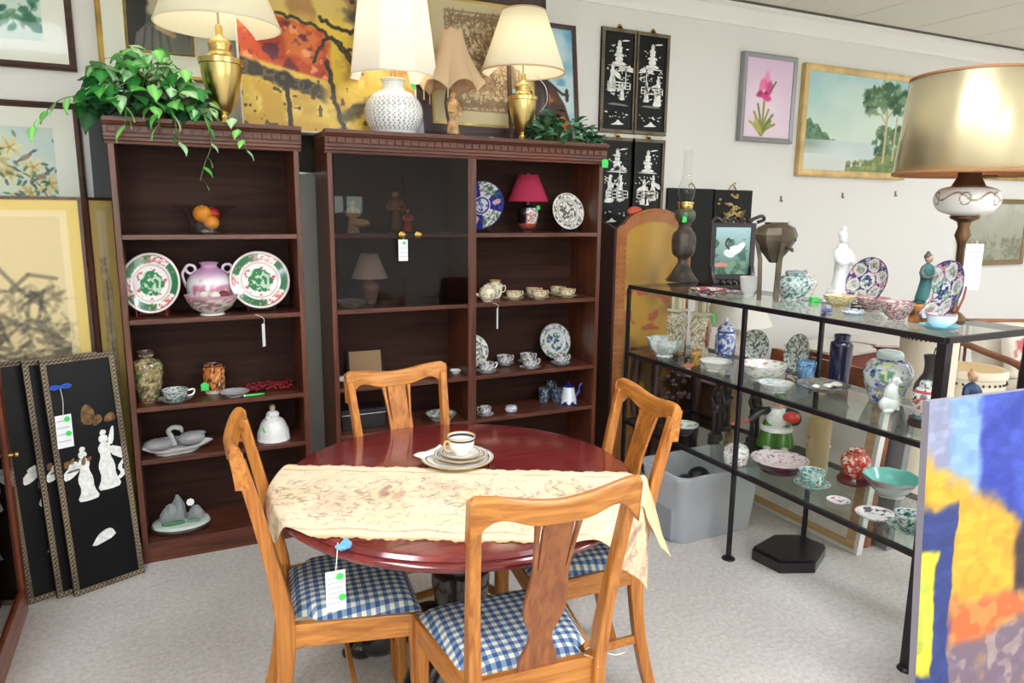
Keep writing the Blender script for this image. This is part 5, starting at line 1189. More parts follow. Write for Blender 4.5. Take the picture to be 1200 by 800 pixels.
p = on(464, 0, 3.38); s = statuette('robed_figurine', 'taller brown figurine behind the glass doors, back of the pair by the knobs', p, .21, ((110, 74, 44), (212, 164, 120), (60, 40, 30), (140, 96, 58)), (90, 60, 40))
p = on(478, 0, 3.315); s = statuette('robed_figurine', 'small figurine in red and orange robes behind the glass doors by the knobs', p, .12, ((190, 54, 40), (222, 176, 140), (30, 24, 24), (214, 120, 50)), (60, 40, 60))
# second shelf: bowl, footed glass dish, small lamp
p = on(412, 1, 3.32); vessel('porcelain_bowl', 'shallow white patterned bowl on the lower glassed shelf, left', 'bowl', p, 'dish', .072, .03, porc((196, 190, 180), [((120, 120, 110), 3, .52)], (), 4))
p = on(504, 1, 3.33); vessel('glass_dish', 'shallow clear glass dish on the lower glassed shelf, right', 'dish', p, [(0, 0), (.35, 0), (.12, .1), (.12, .4), (.6, .7), (1, 1), (.98, 1.03), (.55, .78), (0, .6)], .085, .045, None, M_clear)
p = on(434, 1, 3.41); L = thing('table_lamp', 'small lamp with a white bell shade and pinkish base behind the glass doors', 'lamp', p)
MB().lathe(dens('jar', .045, .12, 4), 28, porc((170, 130, 120), [((120, 70, 70), 2, .6)], (), 3)).build('lamp_base', M_por, L); shade(L, .085, .04, .115, .125, M_shw)
# third shelf: framed card, plates
P_ = on(430, 2, 3.45); 
def smallpic(c): c.fill((178, 158, 132)); c.mix(c.n(4, 2)*.3, (200, 180, 150)); c.line([(.6*c.a, .12), (.95*c.a, .6)], .04, (190, 100, 84), .8)
picture('small_picture', 'small beige picture in a dark frame on the third shelf of the wide bookcase', 'picture', (P_.x, 3.47, SH[2]), .185, .135, .014, .012, FR_dark, smallpic, 50, tilt=9)
p = on(404, 2, 3.34); p.x = max(p.x, .682+.088); vessel('plate', 'white plate with blue rim on the third shelf, left of the chair back', 'plate', p, 'dish', .085, .02, radial(.085, (236, 236, 238), [(.9, 1.02, (90, 100, 160))]))
p = on(425, 2, 3.33); vessel('plate', 'plain white plate half hidden by the far chair on the third shelf', 'plate', p, 'dish', .07, .018, radial(.07, (226, 224, 222)))
p = on(534, 2, 3.34); vessel('dish', 'small white dish at the right end of the third shelf, left bay', 'dish', p, 'dish', .03, .016, radial(.03, (240, 238, 236)))
p = on(493, 2, 3.34); vessel('dish', 'white dish seen under the far chair top rail on the third shelf', 'dish', p, 'dish', .045, .016, radial(.045, (230, 228, 224)))
# fourth shelf: dark chest, plate
p = on(424, 3, 3.36); d = tag(MB().b2(-.105, .105, -.05, .06, 0, .075).build('storage_box', plain('box_black', (26, 24, 28), .35, coat=.3), smooth=False, bevel=.003, loc=p), 'black lidded box with a pale edge line on the fourth shelf, behind the far chair', 'box'); child(d, MB().b2(-.107, .107, -.052, .062, .077, .10), 'lid', plain('box_black', (26, 24, 28)), smooth=False); child(d, MB().b2(-.107, .107, -.0525, .0, .074, .0775), 'pale_edge', plain('box_edge', (214, 214, 220), .4), smooth=False)
p = on(517, 3, 3.31); vessel('bowl', 'shallow grey patterned bowl on the fourth shelf, right of the far chair splat', 'bowl', p, 'dish', .078, .032, radial(.078, (170, 172, 160), [(.94, 1.02, (120, 116, 104))], [((110, 116, 104), .2, .95, 6, .5), ((220, 222, 214), .3, .95, 9, .58)]), n=80, k=10)
# tag on the glass door knob
price_tag('white price tag hanging from the left glass door knob', (.985, CF-.030, 1.386), .044, .097, 0, ((.62, .85),), .022, lines=4)

# ---------- wide bookcase, right bay
def imari(R, seed=2):
    f = radial(R, (238, 234, 236), [(.965, 1.02, (60, 60, 130)), (.30, .36, (50, 50, 140)), (.58, .6, (90, 80, 150))], [((96, 120, 190), 0, .3, 9, .5), ((60, 110, 90), .62, .95, 9, .58)], [(6, .38, .96, [(46, 48, 150), (238, 234, 236)], .99, .3)], None, seed)
    def fn(th, r, z, s, v):
        c = f(th, r, z, s, v); q = r/R; ph = ((th+.3)/(2*pi)*6) % 1; k = ((th+.3)/(2*pi)*6).astype(int) % 2
        d = np.hypot((ph-.5)*1.9*q, q-.68); c[(k == 0) & (d < .2)] = (222, 190, 186); c[(k == 0) & (d < .2) & (fbm3(v[:, 0]*14/R, v[:, 1]*14/R, z*0, 5, 2) > .56)] = (196, 110, 100)
        m = (k == 1) & (fbm3(v[:, 0]*13/R, v[:, 1]*13/R, z*0, 9, 2) > .57) & (q > .4) & (q < .95); c[m] = (110, 136, 110); return c
    return fn
standing_plate('blue and white panelled plate on the top shelf beside the red-shaded lamp', Vector((1.455, 3.39, SH[0]+.0005)), .122, imari(.122), -.80, 78, stand='dark')
p = on(618, 0, 3.38); L = thing('table_lamp', 'small dark floral lamp with a crimson shade on the top shelf of the wide bookcase', 'lamp', p)
MB().lathe([(0, 0), (.042, 0), (.044, .012), (.036, .018), (0, .018)], 28).build('lamp_foot', MATS['stand_dark'], L)
MB().lathe(smooth_prof([(.035, .018), (.045, .03), (.05, .06), (.056, .10), (.045, .128), (.022, .136), (.02, .15), (0, .15)], 8), 60, lambda th, r, z, s, v: np.where(((np.cos(th+pi/2-.2) > .70) & (np.abs(z-.085) < .038))[:, None], porc((226, 220, 206), [((190, 80, 90), 3, .56), ((90, 130, 110), 3, .62), ((80, 110, 170), 3, .66)], (), 4, 60)(th, r, z, s, v), np.where((z < .045)[:, None], np.array((150, 70, 50.)), np.array((26, 18, 24.))))).build('lamp_base', M_por, L)
M_crim = shade_mat('shade_crimson', (190, 62, 92), .3); shade(L, .106, .05, .135, .155, M_crim)
MB().prism(disc(0, 0, .012, 7), .002, 'Y', 0).build('price_sticker', MATS['sticker_green'], L, loc=(.036, -.05, .125), smooth=False)
standing_plate('grey and white scrollwork plate at the right of the top shelf, wide bookcase', on(664, 0, 3.37), .097, radial(.097, (226, 222, 214), [(.95, .97, (150, 146, 140)), (.58, .6, (120, 116, 110)), (.68, .7, (170, 166, 160))], [((90, 86, 84), .05, .56, 11, .49), ((110, 104, 100), .72, .95, 12, .5)], None, None, 7), .05, 76)
# second shelf: cream tea service
CR = porc((232, 222, 196), [((160, 130, 80), 3.2, .6)], [(.92, 1.1, (176, 140, 80))], 3)
def teapot(label, P, R, H, col, ang=0.0, spout=True, hs=1.0, name='teapot'):
    o = vessel(name, label, name, P, [(0, 0), (.55, 0), (.58, .05), (.85, .2), (1, .45), (.86, .68), (.5, .78), (.5, .8), (.36, .88), (.1, .92), (.09, .95), (.14, .98), (0, 1)], R, H, col, n=44, k=5)
    if spout: child(o, MB().at((0, 0, 0), (0, 0, ang)).tube(curve3([(R*.8, 0, H*.3), (R*1.3, 0, H*.42), (R*1.55, 0, H*.72), (R*1.72, 0, H*.8)], 4), [R*.22, R*.2, R*.18, R*.16, R*.14, R*.13, R*.12, R*.11, R*.1, R*.09, R*.08, R*.08, R*.08], 10, col if not callable(col) else (232, 222, 196)), 'spout', M_por)
    child(o, handle_mb(R, H*.2, H*.66, R*.55*hs, R*.09, ang+pi, (232, 222, 196)), 'handle', M_por); return o
teapot('cream teapot with gilt pattern at the left of the second shelf, right bay', on(571, 1, 3.295), .045, .095, CR, pi*.9)
o = vessel('sugar_bowl', 'cream lidded sugar bowl behind the cream teapot', 'sugar bowl', on(580, 1, 3.40), 'jar', .042, .095, CR, n=36); child(o, handle_mb(.042, .03, .06, .018, .003, 0, (232, 222, 196)), 'handle', M_por)
G1 = 'cream teacups on the second shelf'
for i, (px, Y) in enumerate(((602, 3.31), (625, 3.41), (632, 3.29), (653, 3.42), (664, 3.31))):
    o1 = ['first from the teapot', 'back row, second from the teapot', 'front row, second from the teapot', 'back row, farthest right', 'front row, farthest right'][i]
    p = on(px, 1, Y); saucer('cream saucer on the second shelf, '+o1, p, .056, CR, 'cream saucers on the second shelf'); cup('cream gilt-rimmed teacup on the second shelf, '+o1, Vector(p)+Vector((0, 0, .005)), .041, .039, CR, .2, G1, (226, 214, 186))
a = colx(583, CF-.005, SH[1]); price_tag('narrow white price tag hanging from the second shelf below the cream teapot', (a.x, CF-.006, SH[1]+.003), .020, .105, .8, (), .03, lines=0, to=(-.04, .012, .001))
# third shelf: blue and white cups, plates
BW = porc((226, 226, 222), [((70, 76, 104), 3.4, .56), ((120, 120, 130), 5, .62)], [(.95, 1.1, (160, 130, 110))], 8)
standing_plate('grey patterned plate cut off by the divider on the third shelf', on(553, 2, 3.40), .085, radial(.085, (206, 206, 200), [(.6, .63, (120, 120, 116)), (.95, .97, (120, 120, 116))], [((104, 104, 100), .05, .95, 9, .5)], None, None, 3), -.2, 76)
standing_plate('blue and green landscape plate standing behind the cups on the third shelf', on(649, 2, 3.43), .098, radial(.098, (206, 204, 206), [(.96, 1.02, (150, 140, 130)), (.70, .72, (120, 130, 130))], [((90, 116, 104), .72, .95, 9, .52), ((70, 70, 140), 0, .55, 5, .58), ((80, 120, 96), 0, .6, 6, .62)], None, None, 12), .05, 76)
for i, (px, Y, kx) in enumerate(((570, 3.29, 0), (591, 3.42, .1), (618, 3.42, .1), (621, 3.29, 0), (657, 3.32, 0))):
    o1 = ['nearest the divider', 'back row, left', 'back row, middle', 'front row, middle', 'in front of the landscape plate'][i]; p = on(px, 2, Y)
    saucer('blue and white saucer on the third shelf, '+o1, p, .054, BW, 'blue and white saucers on the third shelf'); cup('blue and white teacup on the third shelf, '+o1, Vector(p)+Vector((0, 0, .005)), .042, .046, BW, .1+kx, 'blue and white teacups on the third shelf')
# fourth shelf
p = on(569, 3, 3.29); saucer('small white saucer with blue flowers on the fourth shelf', p, .046, BW); cup('small white cup with blue flowers on the fourth shelf, near the divider', Vector(p)+Vector((0, 0, .005)), .03, .042, BW, pi*.8)
p = on(599, 3, 3.31); o = vessel('trinket_box', 'small round white box with a blue lid on the fourth shelf', 'box', p, [(0, 0), (.8, 0), (1, .3), (1, .55), (.9, .8), (.5, .95), (0, 1)], .032, .036, porc((234, 234, 236), [((80, 90, 170), 2.5, .58)], (), 2))
DB = porc((66, 76, 96), [((150, 166, 170), 3, .55), ((40, 44, 70), 2, .6)], (), 5)
for i, (px, Y, R_, H_) in enumerate(((637, 3.42, .03, .072), (646, 3.47, .032, .088), (653, 3.39, .034, .07))):
    o = vessel('blue_beaker', ['dark blue patterned beaker, left of the trio on the fourth shelf', 'dark blue beaker standing behind two others on the fourth shelf', 'blue and white beaker beside the tapered coffee pot'][i], 'cup', on(px, 3, Y), [(0, 0), (.75, 0), (.8, .05), (1, .6), (.95, 1), (.9, 1), (.8, .2), (0, .15)], R_, H_, DB)
p = on(666, 3, 3.33); o = vessel('coffee_pot', 'tapered white coffee pot with cobalt blue base and spout', 'coffee pot', p, [(0, 0), (1, 0), (1, .06), (.92, .12), (.62, .74), (.66, .76), (.6, .80), (.2, .88), (.08, .9), (.12, .97), (0, 1)], .049, .125, lambda th, r, z, s, v: np.where(((z < .012+.008*np.sin(7*th)) | (z > .093))[:, None], np.array((36, 36, 120.)), np.array((236, 238, 246.))), n=60, k=8)
child(o, MB().tube(curve3([(.04, 0, .035), (.062, 0, .06), (.068, 0, .09), (.082, 0, .105)], 4), [.011]*5+[.008]*8, 10, (52, 44, 130)), 'spout', M_por); child(o, handle_mb(.045, .025, .085, .022, .004, pi, (36, 36, 120)), 'handle', M_por)

# ---------- place setting on the dining table
def rimmed(R, gold=True): return radial(R, (244, 240, 232), [(.95, .975, (40, 40, 66)), (.985, 1.03, (190, 150, 80)), (.86, .885, (40, 40, 66)), (.83, .845, (196, 160, 100))])
p = atz(536, 541, TZ); zt = TZ+.0005
for nm, R_, z, lab in (('dinner_plate', .112, 0, 'largest white plate with navy bands, bottom of the stack on the table'), ('side_plate', .083, .0095, 'middle white plate with navy bands in the stack on the table')):
    o = MB().lathe(plate_prof(R_, .016, 60), 96, rimmed(R_)).build(nm, M_por); o.location = (p.x+(.012 if z else 0), p.y, zt+z); tag(o, lab, 'plate')
o = MB().lathe(plate_prof(.066, .014, 60), 80, rimmed(.066)).build('saucer', M_por); o.location = (p.x+.012, p.y, zt+.018); tag(o, 'white saucer with navy bands under the cup on the table', 'saucer')
cup('white cup with a navy band and gilt handle on the dining table', (p.x+.014, p.y+.002, zt+.0245), .044, .056, lambda th, r, z, s, v: np.where((np.abs(z-.048) < .0035)[:, None], np.array((40, 40, 60.)), np.where((z > .0545)[:, None], np.array((200, 160, 90.)), np.array((244, 240, 230.)))), radians(195), hcol=(206, 170, 110))
V = np.zeros((9, 14, 3))
for i in range(9):
    for j in range(14): u, w = i/8, j/13; V[i, j] = (w*.10-.05, (u-.5)*.05*(1-.4*w)+.012*w, .004+.004*sin(w*7)+.012*w*sin(pi*u))
o = MB().grid(V.transpose(1, 0, 2)).build('paper_note', plain('paper', (244, 242, 238), .8), solid=.0008); o.location = atz(507, 533, zt+.012)+Vector((-.005, .005, 0)); o.rotation_euler = (0, 0, .35); tag(o, 'crumpled white paper slip lying on the plates on the table', 'paper')
# price tag on a blue ribbon at the table edge
for th_ in np.arange(radians(205), radians(270), .005):
    q = Vector((TCX+(TR+.006)*cos(th_), TCY+(TR+.006)*sin(th_), TZ-.012)); w = MC @ (np.array(q)-np.array([0, 0, EYE]))
    if 600+FPX*w[0]/w[2] > 392: break
t_ = price_tag('large white price tag on a blue ribbon hanging from the table edge', (q.x, q.y, q.z), .046, .100, .0, ((.72, .85), (.80, .32)), .050, lines=6, to=(.01, .010, .014))
m = MB(); R = random.Random(2)
for i in range(7): a = R.uniform(0, 6.28); m.tube(curve3([(0, 0, 0), (.018*cos(a), .008*sin(a)-.004, .012+.006*sin(a)), (.024*cos(a+.5), .01*sin(a+.5)-.006, .002), (.004, -.004, -.004)], 4), .0045, 6)
m.build('ribbon_bow', plain('ribbon_blue', (110, 170, 226), .6), t_, loc=(.012, .0, .008))
# price tag on the lacquer panel and others
q = aty(70, 452, 3.14); t_ = price_tag('white price tag on a blue ribbon hanging on the front lacquer panel', (q.x, q.y, q.z-.005), .056, .13, radians(24), ((.72, .86), (.74, .42)), .11, lines=4)
m = MB()
for s in (-1, 1): m.tube(curve3([(0, 0, 0), (s*.02, -.006, .008), (s*.034, -.006, .002), (s*.02, -.006, -.004), (0, 0, 0)], 4), .005, 6)
m.build('ribbon_bow', plain('ribbon_cobalt', (40, 90, 190), .6), t_)
q = aty(709, 163, CF-.01); t_ = thing('price_tag', 'small bright green price tag dangling at the right end of the wide bookcase top', 'price tag', (q.x+.004, CF-.012, CT))
MB().prism([(-.018, -.115), (.018, -.115), (.02, -.085), (.008, -.068), (-.008, -.068), (-.02, -.085)], .0015, 'Y', 0).build('card', MATS['sticker_green'], t_, smooth=False)
MB().tube(curve3([(-.02, .02, .004), (0, 0, .002), (0, 0, -.04), (0, 0, -.07)], 4), .0012, 5).build('string', MATS['thread'], t_)

# ================================================================== GLASS DISPLAY SHELF AND WHAT STANDS ON IT
M_iron = plain('black_iron', (34, 28, 34), .4, .3, coat=.1)
M_sg = glass('shelf_glass', (240, 246, 243), 1.5, .015, 1.1)
DX0, DX1, DY0, DY1 = 2.147, 2.60, 1.388, 3.075; DZ = [1.13, .783, .415]
ds = thing('display_shelf', 'black metal display stand with three glass shelves crowded with china', 'shelf unit', (0, 0, 0))
for z in DZ:
    t = .020
    for a, b, c_, d in ((DX0-.008, DX0+.008, DY0, DY1), (DX1-.008, DX1+.008, DY0, DY1), (DX0+.008, DX1-.008, DY0-.008, DY0+.008), (DX0+.008, DX1-.008, DY1-.008, DY1+.008)):
        MB().b2(a, b, c_, d, z-t, z-.001).build('rail', M_iron, ds, smooth=False)
    MB().b2(DX0+.004, DX1-.004, DY0+.004, DY1-.004, z-.007, z).build('glass_shelf', M_sg, ds, smooth=False)
for x in (DX0, DX1):
    for y in (DY0, 2.243, DY1):
        w = .0155 if y == DY0 else .008
        m = MB().b2(x-w, x+w, y-w, y+w, 0.006, DZ[0]-.018)
        m.build('post', M_iron, ds, smooth=False)
        MB().lathe([(0, 0), (.03, 0), (.028, .006), (w+.004, .012), (0, .012)], 20).build('foot', M_iron, ds, loc=(x, y, 0))
def onz(px, py, k, r=0.0, lim=True):
    z = DZ[k]+.0005; p = atz(px, py, z); d = Vector((p.x, p.y, 0)).normalized(); p = p+d*r
    if lim: p.x = min(max(p.x, DX0+.012+r), DX1-.012-r)
    return p
def sized(px, py, k, w, h):               # place and size from the photo: centre column, bottom row, width and height in pixels
    q = atz(px, py, DZ[k]); m = mpp(q); r = w*m/2; p = onz(px, py, k, min(r*.75, .1)); m = mpp(p); return p, w*m/2, h*m*1.02
# ---- top shelf
p = onz(812, 330, 0, .06); L0 = 1; L = thing('oil_lamp', 'tall dark bronze oil lamp with a clear glass chimney on the top glass shelf', 'oil lamp', p)
M_brz = plain('dark_bronze', (86, 78, 72), .45, .5, var=.25, vscale=18); M_ped = plain('lamp_fount', (96, 104, 84), .35, .4, var=.2)
u = mpp(p)*.93
P = [(0, 0), (19, 0), (19, 3), (15, 8), (11, 15), (7.5, 21), (6, 26), (8, 30), (12, 33), (14, 40), (14.5, 52), (13, 60), (9, 64), (7, 68), (8, 72), (0, 73)]
MB().lathe(smooth_prof([(a*u, b*u) for a, b in P], 4), 36, rf=lambda th, z: 1+.05*np.cos(6*th)*(z < 20*u)+.03*np.cos(10*th)*((z > 33*u) & (z < 58*u))).build('lamp_column', M_brz, L)
MB().lathe(smooth_prof([(a*u, b*u) for a, b in [(0, 72), (8, 73), (12, 78), (12.5, 84), (9, 89), (0, 90)]], 4), 28).build('fount', M_ped, L)
MB().lathe([(a*u, b*u) for a, b in [(0, 89), (8, 89), (9, 91), (9, 95), (10, 96), (10, 98), (0, 98)]], 28).build('burner', M_brass, L)
MB().lathe(smooth_prof([(a*u, b*u) for a, b in [(7, 97), (9.5, 104), (10.5, 110), (9, 118), (6, 126), (5.2, 140), (5.2, 160)]], 4), 32).build('glass_chimney', glass('chimney_glass', (250, 252, 250), 1.45, .0, 1.2), L)
for f in [L.children[-1]]: f.data.polygons[len(f.data.polygons)-1].hide = False
MB().prism([(-.014, -.016), (.014, -.014), (.014, .014), (-.012, .016)], .002, 'Y', 0).build('price_sticker', MATS['sticker_green'], L, loc=(-11*u, -13*u, 77*u), smooth=False)
p, r, h = sized(829, 346, 0, 56, 8); vessel('imari_dish', 'flat red and white patterned dish near the left end of the top glass shelf', 'plate', onz(830, 346, 0, .07), 'dish', .088, .022, radial(.088, (232, 220, 218), [(.94, 1.02, (170, 90, 90))], [((170, 74, 80), .3, .98, 6, .54), ((70, 60, 100), .1, .9, 6, .62)]), n=80, k=9)
# swan table screen on a carved stand
p = onz(866, 336, 0, .02); u = mpp(p); r = thing('table_screen', 'small standing screen painted with a white swan, in a carved black stand', 'screen', p, radians(-14))
M_eb = plain('ebony', (34, 22, 28), .4, coat=.2)
def swan(c):
    c.vgrad((72, 112, 92), (176, 206, 214)); c.mix(sstep(.48, .62, c.n(6, 3))*(c.y < .75)*.8, (44, 84, 66)); c.mix(sstep(.5, .6, c.n(9, 8))*(c.y < .4)*.8, (120, 160, 130)); a = c.a
    c.ell(.52*a, .5, .22, .10, (240, 240, 240), 1, .25, .12, .3); c.ell(.72*a, .58, .13, .07, (250, 250, 250), 1, .7, .15); c.ell(.42*a, .43, .12, .07, (226, 230, 232), 1, -.3, .15)
    c.line(curve3([(.38*a, .56, 0), (.3*a, .66, 0), (.36*a, .75, 0), (.42*a, .70, 0)], 5) and [(q[0], q[1]) for q in curve3([(.40*a, .54, 0), (.30*a, .64, 0), (.36*a, .76, 0), (.44*a, .70, 0)], 5)], .035, (40, 40, 44)); c.ell(.2*a, .2, .14, .05, (230, 130, 130), .9, 0, .3, .4)
W, Hh = 44*u, 62*u
m = MB(); f = 6*u
for x0, x1, z0, z1 in ((-W/2-f, -W/2, 6*u, Hh+12*u), (W/2, W/2+f, 6*u, Hh+12*u), (-W/2, W/2, Hh+7*u, Hh+12*u), (-W/2, W/2, 9*u, 15*u)): m.b2(x0, x1, -.008, .008, z0, z1)
m.build('screen_frame', M_eb, r, smooth=False, bevel=.002)
c = Cv(W, Hh-8*u, 130); swan(c); q = c.mesh('painted_panel', M_artg, r, y=-.003, thick=.006); q.location = (0, 0, Hh/2+11*u)
m = MB(); m.b2(-W/2-9*u, W/2+9*u, -.035, .035, 0, 3*u)
for s in (-1, 1): m.b2(s*(W/2+3*u)-4*u, s*(W/2+3*u)+4*u, -.05, .05, 0, 4*u).tube(curve3([(s*(W/2+3*u), -.048, 4*u), (s*(W/2+3*u), -.02, 14*u), (s*(W/2+3*u), -.008, 24*u)], 4), 3*u, 8)
for k in range(6): m.ell((-W/2+W*(k+.5)/6, -.01, 6*u), (3.6*u, 3*u, 3.5*u), 8, 5)
m.build('carved_stand', M_eb, r)
m = MB()
for k in range(5): m.tube(curve3([(-W/2-f+k*(W+2*f)/4.5, 0, Hh+12*u), (-W/2+k*W/4.5, 0, Hh+17*u), (-W/2+6*u+k*W/4.5, 0, Hh+14*u)], 4), 2*u, 7)
m.tube(curve3([(W/2-4*u, 0, Hh+14*u), (W/2+12*u, 0, Hh+20*u), (W/2+16*u, 0, Hh+16*u), (W/2+8*u, 0, Hh+13*u)], 4), 2*u, 7); m.build('carved_crest', M_eb, r)
p, r_, h = sized(877, 347, 0, 22, 21); cup('plain white cup on the top glass shelf before the bronze tripod', p, r_, h, (240, 238, 236), 0.2)
p = onz(861, 345, 0, .03); vessel('saucer', 'white patterned saucer beside the plain white cup, top glass shelf', 'saucer', p, 'dish', .05, .012, radial(.05, (232, 226, 226), [(.93, 1.02, (190, 150, 150))], [((150, 120, 140), .3, .9, 5, .58)]))
# bronze tripod vessel
p = onz(903, 353, 0, .045); u = mpp(p); t_ = thing('bronze_tripod', 'faceted bronze vessel on three tall flat legs on the top glass shelf', 'vessel', p)
M_brt = plain('bronze_olive', (98, 88, 74), .38, .55, var=.18, vscale=12)
o = MB().lathe([(0, 44*u), (5*u, 44*u), (15*u, 56*u), (23*u, 70*u), (24.5*u, 76*u), (21*u, 84*u), (13*u, 88*u), (13.5*u, 90*u), (11*u, 90*u), (10*u, 86*u), (0, 84*u)], 9).build('tripod_bowl', M_brt, t_, smooth=False)
m = MB()
for a in (-pi/2-.35, pi/6-.1, 5*pi/6+.1):
    c_, s_ = cos(a), sin(a); m.tube([(14*u*c_, 14*u*s_, 0), (14.5*u*c_, 14.5*u*s_, 20*u), (16*u*c_, 16*u*s_, 48*u), (21*u*c_, 21*u*s_, 68*u)], [4*u, 3.6*u, 3.6*u, 3*u], 4)
m.build('leg', M_brt, t_, smooth=False)
child(t_, MB().tube(curve3([(-20*u, -10*u, 74*u), (-6*u, -20*u, 66*u), (8*u, -19*u, 58*u), (18*u, -9*u, 60*u)], 5), 1.3*u, 6).tube(curve3([(2*u, -21*u, 68*u), (6*u, -21.5*u, 74*u), (12*u, -19*u, 70*u)], 4), 1.5*u, 6), 'relief_branch', M_brt)
# rest of the top shelf
GW = porc((206, 220, 216), [((70, 130, 120), 2.2, .52), ((240, 240, 240), 2.6, .6), ((60, 80, 100), 5, .66)], [(.9, 1.1, (150, 160, 158))], 4)
p, r_, h = sized(930, 351, 0, 42, 33); o = vessel('ginger_jar', 'green and white dragon jar with a thick handle on the top glass shelf', 'jar', p, 'ginger', r_, h, GW, n=64, k=6); child(o, handle_mb(r_*.9, h*.3, h*.85, r_*.35, r_*.1, .3, (150, 120, 130)), 'handle', M_por)
p, r_, h = sized(936, 332, 0, 20, 32); vessel('white_vase', 'small plain white vase behind the green and white jar', 'vase', coly(933, 2.55, DZ[0]+.0005), 'jar', r_, .115, (236, 236, 234))
o = tag(MB().prism([(-.02, -.012), (.016, -.016), (.022, .01), (-.01, .016)], .02, 'Z', 0).build('green_tag', MATS['sticker_green'], loc=onz(953, 354, 0, .01), smooth=False), 'small crumpled bright green tag on the top glass shelf', 'tag')
p, r_, h = sized(975, 348, 0, 30, 27); vessel('glass_vase', 'clear and amber glass vase in the middle of the top glass shelf', 'vase', p, 'jar', r_, h, porc((222, 206, 180), [((250, 246, 240), 2.5, .5), ((170, 150, 116), 3, .6)], (), 6), n=48)
p, r_, h = sized(990, 347, 0, 22, 22); vessel('cut_glass_jar', 'cut glass jar right of the amber glass vase', 'jar', onz(992, 349, 0, .07), 'jar', r_, h, porc((214, 210, 204), [((250, 250, 250), 3, .5), ((140, 136, 130), 4, .6)], (), 9), n=12)
p, r_, h = sized(983, 361, 0, 36, 13); vessel('amber_bowl', 'shallow amber glass bowl at the front of the top glass shelf', 'bowl', p, 'bowl', r_, h, porc((206, 180, 120), [((240, 226, 190), 3, .52)], (), 7), rf=lambda th, z: 1+.04*np.cos(10*th))
o = tag(MB().ell((0, 0, .008), (.026, .017, .008), 18, 8).build('blue_stone', plain('cobalt', (70, 84, 150), .3, coat=.5), loc=onz(969, 366, 0, .0)), 'small flat blue stone at the front edge of the top glass shelf', 'stone')
p = onz(1000, 370, 0, .02); vessel('pin_tray', 'small pale blue and white tray beside the blue stone', 'dish', p, 'dish', .042, .012, porc((220, 226, 236), [((120, 150, 200), 3, .55)], (), 2))
# white robed statue
p = onz(1014, 353, 0, .03); u = mpp(p); M_wp = plain('blanc_de_chine', (238, 238, 238), .25, coat=.5)
s = tag(MB().lathe(smooth_prof([(0, 0), (15*u, 0), (16*u, 3*u), (12*u, 7*u), (13*u, 11*u), (11*u, 15*u), (0, 16*u)], 4), 30, rf=lambda th, z: 1+.08*np.cos(9*th)).build('white_statue', M_wp, loc=p), 'tall white porcelain statue of a robed lady on the top glass shelf', 'statue')
child(s, MB().lathe(smooth_prof([(8*u, 14*u), (8*u, 22*u), (6.6*u, 34*u), (6.8*u, 46*u), (7.6*u, 56*u), (6.6*u, 63*u), (4*u, 68*u), (0, 69*u)], 4), 26, rf=lambda th, z: 1+.05*np.cos(8*th+z*60)), 'robe', M_wp)
m = MB()
for q in (-1, 1): m.tube(curve3([(q*8*u, 0, 61*u), (q*11*u, -4*u, 52*u), (q*8*u, -9*u, 46*u), (q*1.5*u, -10*u, 50*u)], 4), [4*u]*6+[3.2*u]*7, 9)
m.tube(curve3([(9*u, -5*u, 44*u), (10*u, -4*u, 32*u), (8*u, -5*u, 22*u)], 4), 2*u, 7); child(s, m, 'sleeves', M_wp)
child(s, MB().ell((0, -.5*u, 74*u), (4.6*u, 5*u, 6*u), 14, 10).ell((0, -5.2*u, 73.5*u), (.9*u, 1.2*u, 1.2*u), 7, 5).ell((0, 1*u, 79*u), (5.6*u, 5.4*u, 5*u), 12, 8).ell((0, 0, 85*u), (3.4*u, 3.4*u, 4*u), 10, 7), 'head', M_wp)
IM = porc((226, 214, 214), [((150, 60, 80), 3, .58), ((60, 50, 100), 2.6, .62), ((80, 170, 110), 3, .68), ((190, 130, 120), 5, .58)], [(.93, 1.1, (190, 130, 130))], 13)
p, r_, h = sized(1022, 366, 0, 36, 15); vessel('imari_bowl', 'small pale rust-patterned bowl in front of the white statue', 'bowl', p, 'bowl', r_, h, porc((214, 200, 196), [((170, 120, 110), 3, .52), ((120, 90, 110), 4, .6)], [(.9, 1.1, (190, 140, 140))], 5), n=52, k=6)
p, r_, h = sized(1050, 377, 0, 38, 21); vessel('imari_bowl', 'deep bowl with blue, green and red flowers beside the tan plinth, top glass shelf', 'bowl', p, 'bowl', r_, h, IM, n=60, k=8)
def imari2(R, seed=3):
    def fn(th, r, z, s, v):
        q = r/R; c = np.tile((226, 216, 224.), (len(th), 1)); n1 = fbm3(v[:, 0]*7/R, v[:, 1]*7/R, z*0, seed, 2); n2 = fbm3(v[:, 0]*12/R, v[:, 1]*12/R, z*0, seed+9, 2)
        rim = q > .36; c[rim & (n1 > .46)] = (92, 62, 124); c[rim & (n1 < .36)] = (196, 120, 140); c[rim & (n2 > .66)] = (110, 180, 140)
        ph = ((th+.2)/(2*pi)*6) % 1; d = np.hypot((ph-.5)*2*pi/6*q, q-.68); c[d < .27] = (240, 234, 232); c[d < .235] = (214, 216, 208); c[(d < .2) & (n2 > .5)] = (150, 160, 150); c[(d < .1) & (n1 > .5)] = (170, 130, 140)
        m = q < .36; c[m] = (240, 236, 240); c[m & (n1 > .52) & (q < .27)] = (70, 56, 130); c[m & (n2 > .66)] = (120, 170, 140); c[(q > .965)] = (96, 60, 110); return c
    return fn
p = onz(1062, 358, 0, .05); standing_plate('purple panelled plate standing behind the green-robed figurine', p, .096, imari2(.096), -1.62, 74, sx=1.0)
